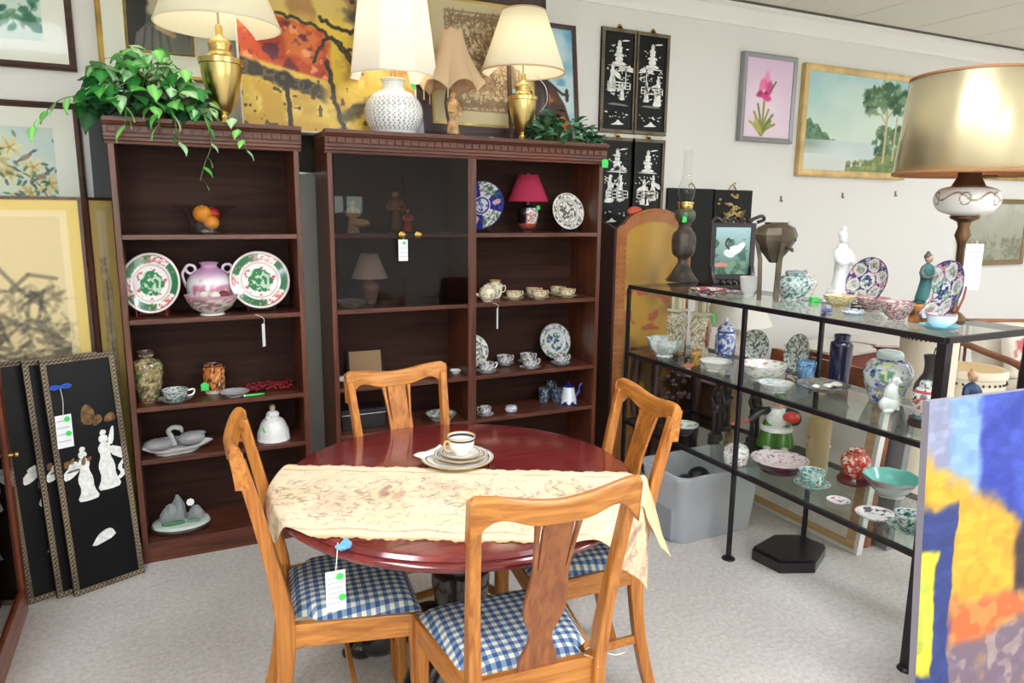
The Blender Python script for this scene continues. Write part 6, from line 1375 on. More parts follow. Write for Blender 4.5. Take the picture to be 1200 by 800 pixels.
p = onz(1115, 381, 0, .03); p.x = min(p.x, 2.36); standing_plate('purple panelled plate at the right end of the top glass shelf, on a purple stand', p, .107, imari2(.107, 4), -1.95, 72, stand='red')
p = onz(1080, 378, 0, .03); u = mpp(p); b = tag(MB().lathe(smooth_prof([(0, 0), (14*u, 0), (14*u, 5*u), (12*u, 9*u), (13.5*u, 15*u), (13*u, 21*u), (0, 22*u)], 4), 30, rf=lambda th, z: 1+.04*np.cos(7*th+z*90)).build('carved_plinth', plain('tan_wood', (168, 112, 60), .45, var=.2, vscale=20), loc=p), 'round tan carved wooden plinth under the green-robed figurine', 'plinth')
statuette('robed_figurine', 'bearded old man figurine in a teal robe on the tan plinth, top glass shelf', p+Vector((0, 0, 22*u)), 60*u, ((50, 104, 102), (178, 140, 108), (72, 66, 70), (70, 86, 84)), (44, 92, 92))
p = onz(1101, 388, 0, .05); vessel('saucer', 'turquoise saucer at the front right corner of the top glass shelf', 'saucer', p, 'dish', .062, .013, (120, 196, 216), n=56)
cup('pale blue and white cup on the turquoise saucer', p+Vector((.004, .004, .005)), .044, .044, porc((220, 232, 240), (), [(.9, 1.1, (190, 150, 160))]), -.2)
# big lamp with gold drum shade
p = onz(1124, 372, 0, .0, False); p = Vector((2.44, colx(1124, 1.6, DZ[0]).y, DZ[0]+.0005)); 
p = coly(1124, 2.545, DZ[0]+.2); p.z = DZ[0]+.0005
L = thing('table_lamp', 'large lamp with a gold foil drum shade and white glass font at the right', 'lamp', p); u = mpp(p+Vector((0, 0, .3)))
M_gold = plain('gold_foil', (226, 214, 174), .34, .8); M_ant = plain('antique_brass', (112, 84, 60), .4, .8, var=.15)
zf = lambda py: (aty(1121, py, p.y).z-p.z)
MB().lathe([(0, 0), (.04, 0), (.04, .01), (.03, .02), (.016, .03), (.012, .05), (.011, zf(292)), (.016, zf(284)), (.026, zf(276)), (.018, zf(266)), (.022, zf(260)), (.045, zf(256)), (.048, zf(253)), (0, zf(253))], 32).build('lamp_column', M_ant, L)
def font(th, r, z, s, v):
    c = np.tile((240, 236, 234.), (len(th), 1)); zz = (z-zf(253))/(zf(216)-zf(253)); w = .62+.12*np.sin(th*6); c[np.abs(zz-w) < .035] = (150, 134, 110)
    d = np.hypot(((th*6/(2*pi)) % 1-.5)*1.3, zz-.55); c[(d > .17) & (d < .22)] = (140, 124, 104); c[zz > .9] = (160, 150, 136); return c
MB().lathe(smooth_prof([(.04, zf(253)), (.085, zf(247)), (.104, zf(234)), (.09, zf(222)), (.05, zf(217)), (.045, zf(214))], 12), 140, font).build('glass_font', M_por, L)
MB().lathe([(.052, zf(217)), (.045, zf(212)), (.036, zf(206)), (.036, zf(196)), (0, zf(196))], 28).tube([(.03, -.02, zf(206)), (.07, -.05, zf(206))], .005, 8).build('burner', M_ant, L)
M_gold.node_tree.nodes['Principled BSDF'].inputs['Anisotropic'].default_value = .85
tn_ = M_gold.node_tree.nodes.new('ShaderNodeTangent'); tn_.direction_type = 'RADIAL'; tn_.axis = 'Z'; M_gold.node_tree.links.new(tn_.outputs[0], M_gold.node_tree.nodes['Principled BSDF'].inputs['Tangent']); M_gold.node_tree.nodes['Principled BSDF'].inputs['Anisotropic Rotation'].default_value = .25
zb, zt_ = zf(203), zf(86); r0, r1 = .240, .212
m = MB(); m.lathe([(r0, zb), (r1, zt_)], 96); m.f = [f for f in m.f if len(f) == 4]; s = m.build('lamp_shade', M_gold, L, solid=.002)
M_trim = plain('shade_tan', (150, 104, 66), .6)
for rr, zz, t in ((r0, zb, .006), (r1, zt_, .005)): MB().tube([(rr*cos(2*pi*i/72), rr*sin(2*pi*i/72), zz) for i in range(73)], t, 6).build('shade_trim', M_trim, s)
m = MB(); m.lathe([(r0-.004, zb+.002), (r1-.004, zt_-.002)], 96); m.f = [f[::-1] for f in m.f if len(f) == 4]; m.build('shade_lining', plain('shade_lining', (176, 110, 66), .8), s)
m = MB(); m.tube([(0, 0, zf(196)), (0, 0, zt_+.01)], .004, 8)
for a in (0, 2.1, 4.2): m.tube([(0, 0, zt_-.006), (r1*cos(a), r1*sin(a), zt_)], .002, 6)
m.ell((0, 0, zt_+.022), (.009, .009, .014), 12, 8); m.build('harp', M_ant, L)
price_tag('white price tag hanging under the white glass font of the large lamp', p+Vector((-.01, -.055, zf(281))), .066, .16, -.35, (), .012, lines=2)

# ---- middle shelf
def square_vase(label, px, py, w, h):
    p, r_, hh = sized(px, py, 1, w, h); o = thing('temple_vase', label, 'vase', p, .4, group='tall ivory temple vases')
    IV = porc((214, 204, 180), [((150, 130, 96), 3, .54), ((120, 96, 70), 5, .6), ((236, 230, 214), 3, .62)], [(.0, .05, (150, 120, 80))], 5, 90)
    def sq(th, z): return 1/np.maximum(np.abs(np.cos(th)), np.abs(np.sin(th)))*.74
    MB().lathe(dens([(0, 0), (.62, 0), (.7, .03), (.82, .3), (.98, .68), (1, .86), (.8, .94), (.62, 1), (0, 1)], r_, hh*.70, 10), 64, IV, sq).build('vase_body', M_por, o)
    MB().at((0, 0, hh*.70)).lathe([(0, 0), (.95*r_, 0), (1.05*r_, hh*.02), (1.05*r_, hh*.045), (.6*r_, hh*.05), (0, hh*.05)], 64, (222, 214, 194), sq).build('vase_collar', M_por, o)
    for a, b in ((-1, -1), (1, -1), (1, 1), (-1, 1)): MB().b2(a*.36*r_-.11*r_, a*.36*r_+.11*r_, b*.36*r_-.11*r_, b*.36*r_+.11*r_, hh*.745, hh*.95).build('neck_post', plain('ivory', (226, 214, 188), .4), o, smooth=False)
    MB().b2(-.34*r_, .34*r_, -.34*r_, .34*r_, hh*.745, hh*.94).build('neck', plain('ivory_shade', (190, 172, 140), .5), o, smooth=False)
    return o, r_, hh
o, r_, hh = square_vase('all-ivory temple vase with a square neck, left of the pair, middle glass shelf', 792, 416, 24, 70)
o, r_, hh = square_vase('ivory temple vase with a red-brown panel and green stickers, right one of the pair', 819, 424, 25, 75)
MB().ell((0, -.70*r_, hh*.42), (r_*.44, r_*.12, hh*.22), 16, 10).build('painted_panel', plain('panel_rust', (130, 76, 54), .35, coat=.4, var=.4, vscale=60), o)
MB().b2(.5*r_, .9*r_, -.92*r_, -.86*r_, hh*.58, hh*.74).build('price_sticker', MATS['sticker_green'], o, smooth=False)
LB = porc((226, 230, 226), [((180, 192, 190), 4, .56)], [(.9, 1.1, (200, 206, 200))], 3)
p, r_, h = sized(778, 420, 1, 41, 20); vessel('lobed_bowl', 'white lobed bowl with moulded sides at the left of the middle glass shelf', 'bowl', p, 'bowl', r_, h, LB, n=80, rf=lambda th, z: 1+.06*np.cos(8*th))
p, r_, h = sized(800, 432, 1, 22, 4); o = tag(MB().b2(-.028, .028, -.018, .018, 0, .012).build('terracotta_box', plain('terracotta', (196, 118, 86), .6), loc=p, smooth=False, bevel=.002), 'flat terracotta coloured box on the middle glass shelf', 'box'); o.rotation_euler = (0, 0, .5)
p, r_, h = sized(814, 426, 1, 14, 18); vessel('gilt_jar', 'small gilt patterned jar before the right temple vase', 'jar', onz(815, 428, 1, .02), 'jar', r_, h, porc((190, 150, 84), [((120, 80, 50), 3, .54)], (), 5))
p, r_, h = sized(838, 436, 1, 36, 10); vessel('flower_dish', 'shallow white dish with a red flower on the middle glass shelf', 'dish', p, 'dish', r_, h, radial(r_, (234, 230, 226), [(.9, 1.02, (220, 214, 206))], [((206, 60, 44), 0, .45, 3, .5), ((110, 150, 110), .2, .7, 5, .66)]), n=60, k=9, rf=lambda th, z: 1+.05*np.cos(6*th))
p, r_, h = sized(849, 418, 1, 23, 44); BJ = porc((226, 230, 240), [((52, 76, 160), 2.6, .52), ((120, 140, 200), 4, .6)], [(.60, .66, (70, 90, 160))], 7); o = vessel('ginger_jar', 'blue and white lidded jar with a tall finial on the middle glass shelf', 'jar', p, [(0, 0), (.7, 0), (.75, .04), (1, .12), (1, .5), (.85, .6), (.82, .64), (.9, .66), (.7, .76), (.4, .82), (.16, .86), (.2, .92), (.06, 1), (0, 1)], r_, h, BJ, n=56, k=6)
def lattice(R): return radial(R, (216, 220, 214), [(.97, 1.02, (140, 150, 146)), (.40, .43, (120, 120, 116)), (.62, .64, (150, 150, 146))], [((96, 104, 104), .05, .4, 8, .5), ((150, 96, 90), .1, .36, 8, .62), ((110, 116, 112), .64, .97, 9, .48), ((120, 126, 122), .43, .62, 9, .52)], [(6, .44, .62, [(216, 220, 214), (190, 196, 190)], .99, 0)], None, 4)
p = onz(893, 427, 1, .05); standing_plate('round plate with grey panel pattern standing on the middle glass shelf', p, .077, lattice(.077), -1.35, 78)
p = onz(945, 440, 1, .05); standing_plate('grey panelled plate turned edge-on, behind the small blue vase', p, .088, lattice(.088), -1.8, 76)
p, r_, h = sized(893, 449, 1, 54, 22); vessel('porcelain_bowl', 'white bowl with pink and green sprigs on the middle glass shelf', 'bowl', p, [(0, 0), (.5, 0), (.5, .12), (.8, .45), (1, 1), (.98, 1.04), (.75, .5), (.4, .3), (0, .28)], r_, h*.8, porc((240, 236, 232), [((206, 110, 130), 1.6, .68), ((130, 190, 130), 1.4, .7)], [(.96, 1.1, (232, 200, 204))], 12), n=60, k=7)
p, r_, h = sized(908, 461, 1, 40, 9); vessel('glass_dish', 'low pressed glass dish on the middle glass shelf before the sprigged bowl', 'dish', p, 'dish', r_, h, porc((220, 220, 218), [((180, 184, 184), 4, .52)], (), 3), n=48)
p, r_, h = sized(943, 449, 1, 23, 24); vessel('blue_vase', 'small blue and green vase in front of the edge-on plate', 'vase', p, [(0, 0), (.62, 0), (.7, .1), (.95, .7), (1, .95), (.9, 1), (.8, .8), (0, .7)], r_, h, porc((90, 124, 176), [((140, 176, 210), 3, .52), ((80, 170, 130), 2, .66), ((50, 70, 130), 3, .62)], (), 5))
p, r_, h = sized(963, 467, 1, 66, 15); o = vessel('grey_platter', 'grey platter of white shell pieces on three stubby legs, middle glass shelf', 'platter', p, [(0, .35), (.4, .35), (.75, .6), (1, .95), (1, 1.05), (.7, .75), (0, .6)], min(r_, .10), .04, porc((120, 112, 104), [((150, 142, 132), 3, .55)], (), 3))
for a in (0.3, 2.4, 4.5): child(o, MB().tube([(.05*cos(a), .05*sin(a), 0), (.04*cos(a), .04*sin(a), .018)], .007, 8), 'platter_leg', plain('platter_grey', (110, 102, 96), .5))
R = random.Random(5)
for i, (x, y, a) in enumerate(((-.05, -.01, .3), (-.02, -.035, 1), (.01, -.02, .2), (.045, -.03, -.3), (.06, -.01, .2))):
    q = tag(MB().ell((0, 0, 0), (.024 if i < 4 else .034, .013, .009), 10, 6).build('shell_piece', plain('shell', (240, 234, 222), .5), loc=p+Vector((x, y, .038+.004*(i % 2)))), ['white shell piece at the left rim of the grey platter', 'white shell piece at the near left of the grey platter', 'white shell piece in the middle of the grey platter', 'white shell piece at the near right of the grey platter', 'longest white shell piece at the right rim of the grey platter'][i], 'shell', 'shell pieces in the grey platter'); q.rotation_euler = (.2, .1, a)
p, r_, h = sized(984, 452, 1, 25, 58); o = vessel('cobalt_jar', 'tall dark cobalt blue jar with a white sticker on the middle glass shelf', 'jar', p, 'cyl', r_, h, (26, 22, 60), n=48); child(o, MB().prism(disc(0, 0, .008, 14), .0015, 'Y', 0), 'price_sticker', MATS['label_white'], loc=(-r_*.62, -r_*.74, h*.82), rot=(0, 0, -.65))
FG = porc((216, 216, 218), [((40, 52, 140), 1.5, .60), ((150, 150, 176), 2.2, .55), ((80, 150, 110), 1.3, .66), ((214, 220, 150), 1.5, .7)], [(.82, .97, (196, 208, 206))], 9)
p, r_, h = sized(1036, 473, 1, 53, 61); vessel('ginger_jar', 'big round white jar with blue leaves and green touches on the middle glass shelf', 'jar', onz(1037, 474, 1, .06), 'ginger', r_, h, FG, n=80, k=10)
# white dog ornament
p = onz(1041, 483, 1, .015); u = mpp(p); s = tag(MB().ell((-1*u, 0, 9*u), (13*u, 9*u, 10*u), 16, 10, (236, 238, 232)).ell((1*u, 0, 19*u), (9*u, 7.5*u, 15*u), 14, 9, (238, 240, 234)).ell((4*u, 0, 29*u), (6*u, 5.5*u, 8*u), 14, 9, (238, 240, 234)).build('white_dog', M_por, loc=p), 'white porcelain seated dog in front of the big round jar', 'figurine')
child(s, MB().ell((6*u, -1*u, 36*u), (6*u, 5*u, 5.5*u), 14, 9, (240, 240, 236)).ell((11*u, -2*u, 34.5*u), (4*u, 3*u, 2.6*u), 10, 7, (236, 236, 230)).ell((3*u, -5*u, 35*u), (2.4*u, 1.2*u, 4*u), 8, 6, (216, 216, 210)).ell((3*u, 4*u, 35*u), (2.4*u, 1.2*u, 4*u), 8, 6, (216, 216, 210)).ell((14.5*u, -2.2*u, 35*u), (.9*u, 1*u, .9*u), 6, 4, (40, 34, 34)), 'head', M_por); child(s, MB().tube([(8*u, -3*u, 20*u), (10*u, -3.5*u, 2*u)], 2.4*u, 8, (236, 238, 232)).tube([(8*u, 3*u, 20*u), (10*u, 3.5*u, 2*u)], 2.4*u, 8, (236, 238, 232)).ell((-8*u, -6*u, 3*u), (8*u, 4*u, 3*u), 10, 6, (232, 234, 228)), 'legs', M_por)
p, r_, h = sized(1086, 459, 1, 28, 50); o = vessel('dark_vase', 'plain dark brown baluster vase at the right of the middle glass shelf', 'vase', coly(1086, 2.53, DZ[1]+.0005), 'bottle', .052, .205, (66, 54, 56), M_matt); child(o, MB().tube(curve3([(0, 0, h*.8), (.0, 0, h*1.1), (.012, 0, h*1.35)], 4), .0025, 6), 'twig', MATS['dark_base'])
p, r_, h = sized(1083, 500, 1, 32, 9); p = onz(1081, 501, 1, .03); b = tag(MB().lathe([(0, 0), (r_*1.0, 0), (r_*1.05, h*.3), (r_*.95, h*.75), (r_, h*1.0), (0, h*1.0)], 36).build('wooden_stand', MATS['dark_base'], loc=p), 'round dark wooden stand under the small floral ginger jar', 'stand')
vessel('ginger_jar', 'small white ginger jar with an orange flower and red band on a wooden stand', 'jar', p+Vector((0, 0, h)), 'ginger', r_*.92, 46*mpp(p), porc((236, 232, 228), [((50, 50, 60), 3, .64), ((214, 90, 60), 1.4, .68), ((90, 150, 150), 2.4, .68)], [(.66, .74, (190, 80, 90)), (0, .08, (120, 170, 180))], 8), n=60, k=8)
# man in a blue robe at the back right corner
p = Vector((2.52, 1.47, DZ[1]+.0005)); q = None
for xx in np.arange(2.2, 2.585, .005):
    for yy in (1.46,):
        pass
    w = colx(1137, 1.46, DZ[1]+.1); p = Vector((min(w.x, 2.53), 1.46, DZ[1]+.0005)); break
statuette('robed_figurine', 'bald man figurine in a dark blue robe showing above the big painted canvas', p, .21, ((36, 64, 100), (206, 160, 124), (206, 162, 126), (34, 60, 96)), (40, 60, 90))

# ---- bottom shelf
p, r_, h = sized(802, 512, 2, 31, 12); vessel('dark_bowl', 'dark bowl with a white and green inside at the left of the bottom glass shelf', 'bowl', p, 'bowl', r_, h, lambda th, r, z, s, v: np.where((s > .5)[:, None], porc((226, 226, 220), [((120, 170, 120), 2, .62)], (), 3)(th, r, z, s, v), np.array((70, 62, 70.))), n=48)
def african(label, px, py, hpx):
    p = onz(px, py, 2, .02); u = mpp(p)*hpx/85.0; M_af = plain('dark_carved_wood', (46, 34, 32), .4, coat=.2, var=.2)
    s = tag(MB().lathe([(0, 0), (10*u, 0), (10*u, 6*u), (8*u, 8*u), (0, 8*u)], 24).build('carved_figure', M_af, loc=p), label, 'figurine')
    m = MB()
    for q in (-1, 1): m.tube(curve3([(q*4*u, 0, 7*u), (q*4.5*u, -1.5*u, 20*u), (q*4*u, 0, 34*u), (q*3.6*u, 0, 42*u)], 4), [2.6*u, 2.6*u, 2.8*u, 3*u, 3.2*u, 3*u, 3*u, 3.4*u, 3.8*u, 4*u, 4.2*u, 4.2*u, 4.2*u], 10)
    child(s, m, 'legs', M_af)
    child(s, MB().lathe(smooth_prof([(6*u, 38*u), (7*u, 44*u), (5.4*u, 54*u), (7.5*u, 63*u), (7*u, 68*u), (2.4*u, 71*u), (0, 72*u)], 4), 18), 'torso', M_af)
    m = MB()
    for q in (-1, 1): m.tube(curve3([(q*7*u, 0, 67*u), (q*9.5*u, 1*u, 58*u), (q*8*u, -4*u, 50*u), (q*2*u, -6*u, 52*u)], 4), 2*u, 8)
    child(s, m, 'arms', M_af); child(s, MB().ell((0, -.5*u, 78*u), (4.4*u, 5*u, 6*u), 14, 9).ell((0, -5*u, 77*u), (1.1*u, 1.4*u, 1.5*u), 6, 5).ell((0, 1*u, 83*u), (5*u, 5*u, 3.6*u), 12, 7), 'head', M_af); return s
african('dark carved wooden figure standing nearest the tub on the bottom glass shelf', 838, 516, 74); african('dark carved wooden figure partly behind the middle post, bottom glass shelf', 882, 520, 72); african('dark carved figure at the rear of the pair beside the tub', 849, 505, 66)
p, r_, h = sized(862, 546, 2, 28, 22); vessel('lidded_pot', 'white lidded pot with red and green flowers behind the front post, bottom glass shelf', 'pot', onz(862, 546, 2, .04), [(0, 0), (.8, 0), (.95, .15), (1, .5), (.92, .62), (.94, .66), (.9, .78), (.5, .95), (0, 1)], r_*1.05, h*1.1, porc((236, 234, 230), [((210, 90, 90), 1.6, .66), ((90, 180, 120), 1.6, .68), ((130, 130, 130), 3, .66)], (), 4), n=56, k=7)
# green-skirted figurine on a black slab
p = coly(907, 2.465, DZ[2]+.0005); u = mpp(p)*.95; s = tag(MB().prism([(-44*u, -10*u), (-24*u, -24*u), (30*u, -24*u), (44*u, -8*u), (30*u, 10*u), (-30*u, 10*u)], 9*u, 'Z', 0).build('clown_figurine', plain('slab_black', (30, 26, 30), .35, coat=.3), loc=p, smooth=False, bevel=.003), 'figurine in green trousers and white shirt bending over a red ball, on a black slab', 'figurine')
p_g, p_w, p_k, p_r = plain('glaze_green', (70, 122, 40), .3, coat=.5), plain('glaze_white', (232, 230, 226), .3, coat=.5), plain('glaze_black', (28, 26, 30), .3, coat=.5), plain('glaze_red', (214, 60, 50), .3, coat=.5)
m = MB()
for q in (-1, 1): m.at((q*9*u, -6*u, 9*u), (0, q*-.05, 0)).lathe(smooth_prof([(0, 0), (12*u, 0), (12.5*u, 8*u), (10*u, 22*u), (7*u, 34*u), (0, 36*u)], 4), 20)
child(s, m, 'trousers', p_g); 
for q in (-1, 1): child(s, MB().ell((q*10*u, -19*u, 11*u), (5*u, 7*u, 3*u), 12, 7), 'shoe', p_w)
child(s, MB().lathe([(0, 40*u), (19*u, 38*u), (18.5*u, 43*u), (0, 45*u)], 26), 'waistband', p_w, loc=(0, -6*u, -6*u)); child(s, MB().ell((1*u, -8*u, 48*u), (15*u, 12*u, 13*u), 20, 12), 'shirt', p_w)
for pts in ([(-9*u, -9*u, 55*u), (-20*u, -12*u, 54*u), (-27*u, -14*u, 47*u), (-31*u, -15*u, 43*u)], [(10*u, -10*u, 56*u), (20*u, -14*u, 54*u), (22*u, -18*u, 48*u), (17*u, -22*u, 46*u)]):
    child(s, MB().tube(curve3(pts, 5), [5.5*u-.09*u*i for i in range(16)], 10), 'sleeve', p_k)
child(s, MB().ell((15*u, -20*u, 52*u), (10*u, 9*u, 7*u), 18, 11), 'ball', p_r)
child(s, MB().ell((1*u, -11*u, 66*u), (6.5*u, 6.5*u, 7.5*u), 16, 11, (222, 180, 150)).ell((1*u, -17.6*u, 65*u), (1.4*u, 1.6*u, 1.6*u), 8, 5, (206, 150, 126)).ell((-1.4*u, -16.8*u, 68*u), (.8*u, .7*u, .8*u), 6, 4, (40, 34, 34)).ell((3.4*u, -16.8*u, 68*u), (.8*u, .7*u, .8*u), 6, 4, (40, 34, 34)), 'head', M_matt)
child(s, MB().lathe(smooth_prof([(0, 70*u), (9*u, 70*u), (9.5*u, 71.5*u), (7*u, 73*u), (6*u, 78*u), (0, 80*u)], 3), 20), 'hat', p_g, loc=(1*u, -11*u, 0))
s.rotation_euler = (0, 0, -.75)
child(s, MB().tube([(-30*u, -15*u, 44*u), (-52*u, -16*u, 36*u)], 1.4*u, 8), 'baton', p_r)
p, r_, h = sized(912, 559, 2, 64, 18); vessel('pink_dish', 'pale pink shallow dish with a dark outside on the bottom glass shelf', 'dish', p, 'dish', r_, h*.75, lambda th, r, z, s, v: np.where((s > .45)[:, None], porc((240, 222, 222), [((110, 100, 110), 2.5, .70), ((214, 160, 168), 3, .66)], (), 3)(th, r, z, s, v), np.array((86, 46, 60.))), n=72, k=9)
p, r_, h = sized(956, 550, 2, 25, 62); o = vessel('shell_jar', 'tall clear jar half filled with shells, bottom glass shelf', 'jar', p, [(0, 0), (.95, 0), (1, .03), (1, .86), (.8, .93), (.85, 1), (.78, 1), (.74, .93), (.93, .85), (.92, .05), (0, .04)], r_, h, None, glass('jar_glass', (236, 226, 196), 1.3, .02, 1.0, .45), n=40)
m = MB(); R = random.Random(7)
for i in range(60): a, q = R.uniform(0, 6.28), r_*.92*R.random()**.3; m.ell((q*cos(a), q*sin(a), h*(.28+.32*R.random())), (.012, .009, .008), 8, 5, R.choice([(214, 196, 150), (190, 150, 116), (150, 100, 90), (226, 214, 180), (120, 84, 76)]))
b_ = child(o, m, 'shells', M_matt); b_['kind'] = 'stuff'
TQ = porc((206, 226, 222), [((60, 150, 140), 3, .54), ((40, 80, 80), 4, .64)], [(.94, 1.1, (214, 226, 222))], 6)
p, r_, h = sized(951, 575, 2, 40, 6); saucer('teal patterned saucer on the bottom glass shelf, centre', p, r_, TQ); cup('teal patterned teacup in the centre of the bottom glass shelf', p+Vector((0, .004, .006)), 15*mpp(p), 17*mpp(p), TQ, -2.0)
p, r_, h = sized(1000, 569, 2, 37, 8); b = tag(MB().lathe([(0, 0), (r_, 0), (r_*1.05, h*.4), (r_*.95, h*.8), (r_*.85, h), (0, h)], 36).build('wooden_stand', plain('redwood', (100, 28, 30), .3, coat=.4), loc=p), 'round dark red wooden stand under the red jar', 'stand')
RJ = porc((196, 46, 38), [((236, 220, 200), 1.5, .6), ((226, 160, 130), 3, .64)], [(.8, .84, (230, 200, 180))], 8); vessel('ginger_jar', 'red ginger jar with cream cranes on a wooden stand, bottom glass shelf', 'jar', p+Vector((0, 0, h)), 'ginger', 16.5*mpp(p), 34*mpp(p), RJ, n=64, k=8)
p, r_, h = sized(982, 592, 2, 26, 7); vessel('oval_dish', 'tiny oval white dish with blossoms at the front of the bottom shelf', 'dish', p, 'dish', r_, .010, radial(r_, (240, 232, 234), [], [((170, 110, 130), 0, .85, 4, .58)]), n=48, k=8)
p, r_, h = sized(1042, 587, 2, 62, 25); vessel('octagonal_bowl', 'eight-sided bowl with a turquoise inside on the bottom glass shelf', 'bowl', p, [(0, 0), (.5, 0), (.5, .1), (.75, .45), (1, 1), (.985, 1.0), (.74, .5), (.4, .25), (0, .22)], r_, h*.85, lambda th, r, z, s, v: np.where((s > .5)[:, None], np.array((130, 212, 200.)), porc((206, 216, 214), [((180, 110, 110), 2.5, .62)], (), 3)(th, r, z, s, v)), n=8, k=5, mat=painted('p_porc_flat', .18, coat=.5))
p, r_, h = sized(1026, 612, 2, 46, 8); vessel('oval_dish', 'white oval dish with a grey leaf border, front of the bottom glass shelf', 'dish', p, 'dish', r_, .014, radial(r_, (240, 236, 236), [(.96, 1.02, (220, 170, 176))], [((110, 100, 110), .3, .9, 5, .56)]), n=56, k=8)
p, r_, h = sized(1065, 628, 2, 48, 6); saucer('green patterned saucer by the front right post of the display shelf', p, r_, porc((170, 206, 190), [((50, 120, 100), 3, .52)], (), 4)); cup('green patterned teacup by the front right post, bottom glass shelf', p+Vector((0, .004, .006)), 17*mpp(p), 18*mpp(p), porc((226, 234, 230), [((40, 110, 90), 2.6, .5)], [(.93, 1.1, (236, 240, 238))], 4), .3)

# ================================================================== LEATHER SCREEN, FLOOR STOCK AND THE RIGHT SIDE
M_lea = painted('p_leather', .45, coat=.15, bump=.2, bscale=90); M_led = plain('leather_edge', (110, 58, 34), .5, var=.15); M_stud = plain('stud_brass', (150, 100, 50), .35, .9)
ls = thing('leather_screen', 'arched leather folding screen painted gold, with brass studs, behind the glass display', 'screen', (0, 0, 0))
a, b = aty(724, 300, 3.36), aty(808, 300, 3.36); W = b.x-a.x+.02; zt = aty(765, 244, 3.36).z; zs_ = aty(724, 262, 3.36).z
cx = (a.x+b.x)/2
p = bpy.data.objects.new('screen_leaf', None); COL.objects.link(p); p.parent = ls; p.location = (cx, 3.36, 0)
out = [(-W/2, .01), (W/2, .01), (W/2, zs_-.03)] + [(W/2*(1-t)+0, 0) for t in ()]
arch = lambda x: zs_-.03 + (zt-zs_+.03)*max(0, cos(x/(W/2)*pi/2))**.75 - .018*math.exp(-((abs(x)/(W/2)-.82)/.1)**2)
xs = np.linspace(W/2, -W/2, 25); out = [(-W/2, .01), (W/2, .01)] + [(x, arch(x)) for x in xs]
MB().prism(out, .03, 'Y', .002).build('leaf_board', M_led, p, smooth=False)
nx, nz = 120, 260; X = np.linspace(-W/2, W/2, nx); V = np.zeros((nz, nx, 3)); T = np.linspace(0, 1, nz)
top = np.array([arch(x) for x in X])
V[..., 0] = X[None]; V[..., 1] = .0; V[..., 2] = .012+T[:, None]*(top[None]-.013)
e = np.minimum(np.minimum(V[..., 0]+W/2, W/2-V[..., 0]), (top[None]-V[..., 2])*.9)
n1, n2, n3 = (fbm3(V[..., 0]*s, V[..., 2]*s, V[..., 0]*0, k, 3) for s, k in ((4, 2), (12, 5), (30, 8)))
C = np.zeros((nz, nx, 3)); C[:] = (168, 104, 56); C += (n2-.5)[..., None]*40
z = V[..., 2]; m = sstep(.062, .072, e)[..., None]; inner = np.zeros_like(C); inner[:] = (196, 150, 58); inner += ((n1-.5)*60)[..., None]
k = sstep(1.35, .9, z); inner += (np.array((132, 100, 52.))-inner)*((.25+.6*k)*sstep(.4, .6, n1))[..., None]; inner += (np.array((112, 92, 52.))-inner)*(sstep(.9, .5, z)*sstep(.45, .6, n2))[..., None]; inner += (np.array((170, 80, 48.))-inner)*((np.abs(z-.95) < .12)*sstep(.58, .66, n2)*.9)[..., None]
inner += (np.array((196, 120, 62.))-inner)*(sstep(.5, .2, z)*.4)[..., None]
fx = V[..., 0]-.0; fig = np.exp(-((fx/.06)**2+((z-1.08)/.14)**2)*1.6); inner += (np.array((112, 84, 40.))-inner)*(fig*.7)[..., None]
C += (inner-C)*m
MB().grid(V, lin(np.clip(C, 0, 255))).build('painted_leather', M_lea, p, smooth=False)
m = MB()
for s in (-1, 1):
    for zz in np.arange(.06, zs_-.05, .035): m.ell((s*(W/2-.014), -.001, zz), (.005, .003, .005), 7, 4); m.ell((s*(W/2-.055), -.001, zz), (.005, .003, .005), 7, 4)
for x in np.linspace(-W/2+.02, W/2-.02, 22): m.ell((x, -.001, arch(x)-.014), (.005, .003, .005), 7, 4)
m.build('studs', M_stud, p)['kind'] = 'stuff'
q = bpy.data.objects.new('screen_leaf', None); COL.objects.link(q); q.parent = ls; q.location = (a.x-.012, 3.362, 0); q.rotation_euler = (0, 0, radians(98))
MB().prism([(0, .01), (.13, .01), (.13, 1.40), (.10, 1.44), (.06, 1.43), (0, zs_-.03)], .028, 'Y', -.014).build('leaf_board', plain('leather_dark', (62, 38, 32), .5), q, smooth=False)
o = tag(MB().ell((0, 0, .0), (.05, .03, .03), 16, 10).build('orange_cloth', plain('cloth_orange', (206, 92, 66), .8), loc=aty(744, 248, 3.41)), 'bit of orange cloth draped over the top left of the leather screen', 'cloth')
# pictures standing on the floor in the gap by the wide bookcase
def teal(c): c.vgrad((60, 60, 52), (66, 116, 116)); c.mix((c.y < .62)*sstep(.3, .7, c.n(5, 3)), (84, 80, 66)); c.ell(.25*c.a, .45, .06, .08, (30, 34, 36), .9, 0, .4); c.ell(.5*c.a, .55, .05, .04, (190, 190, 170), .8, 0, .4)
def dull(c): c.fill((104, 94, 78)); c.mix(c.n(4, 3)*.6, (134, 122, 100)); c.scrib(30, (0, c.a, 0, 1), .1, .02, [(80, 72, 60), (150, 140, 116)], .6)
picture('framed_picture', 'teal toned picture in a dark frame standing in the gap right of the wide bookcase', 'picture', (2.32, 3.70, .50), .44, .40, .014, .02, FR_dark, teal, 90, tilt=3)
picture('framed_picture', 'dull brown picture in an olive frame low in the gap right of the bookcase', 'picture', (2.28, 3.66, .03), .40, .44, .022, .025, plain('frame_olive', (112, 100, 80), .5), dull, 70, tilt=4)
tag(MB().b2(2.08, 2.50, 3.60, 3.74, 0, .029).build('floor_plank', plain('plank_dark', (40, 34, 32), .5), smooth=False), 'dark plank on the floor under the leaning brown picture', 'plank')
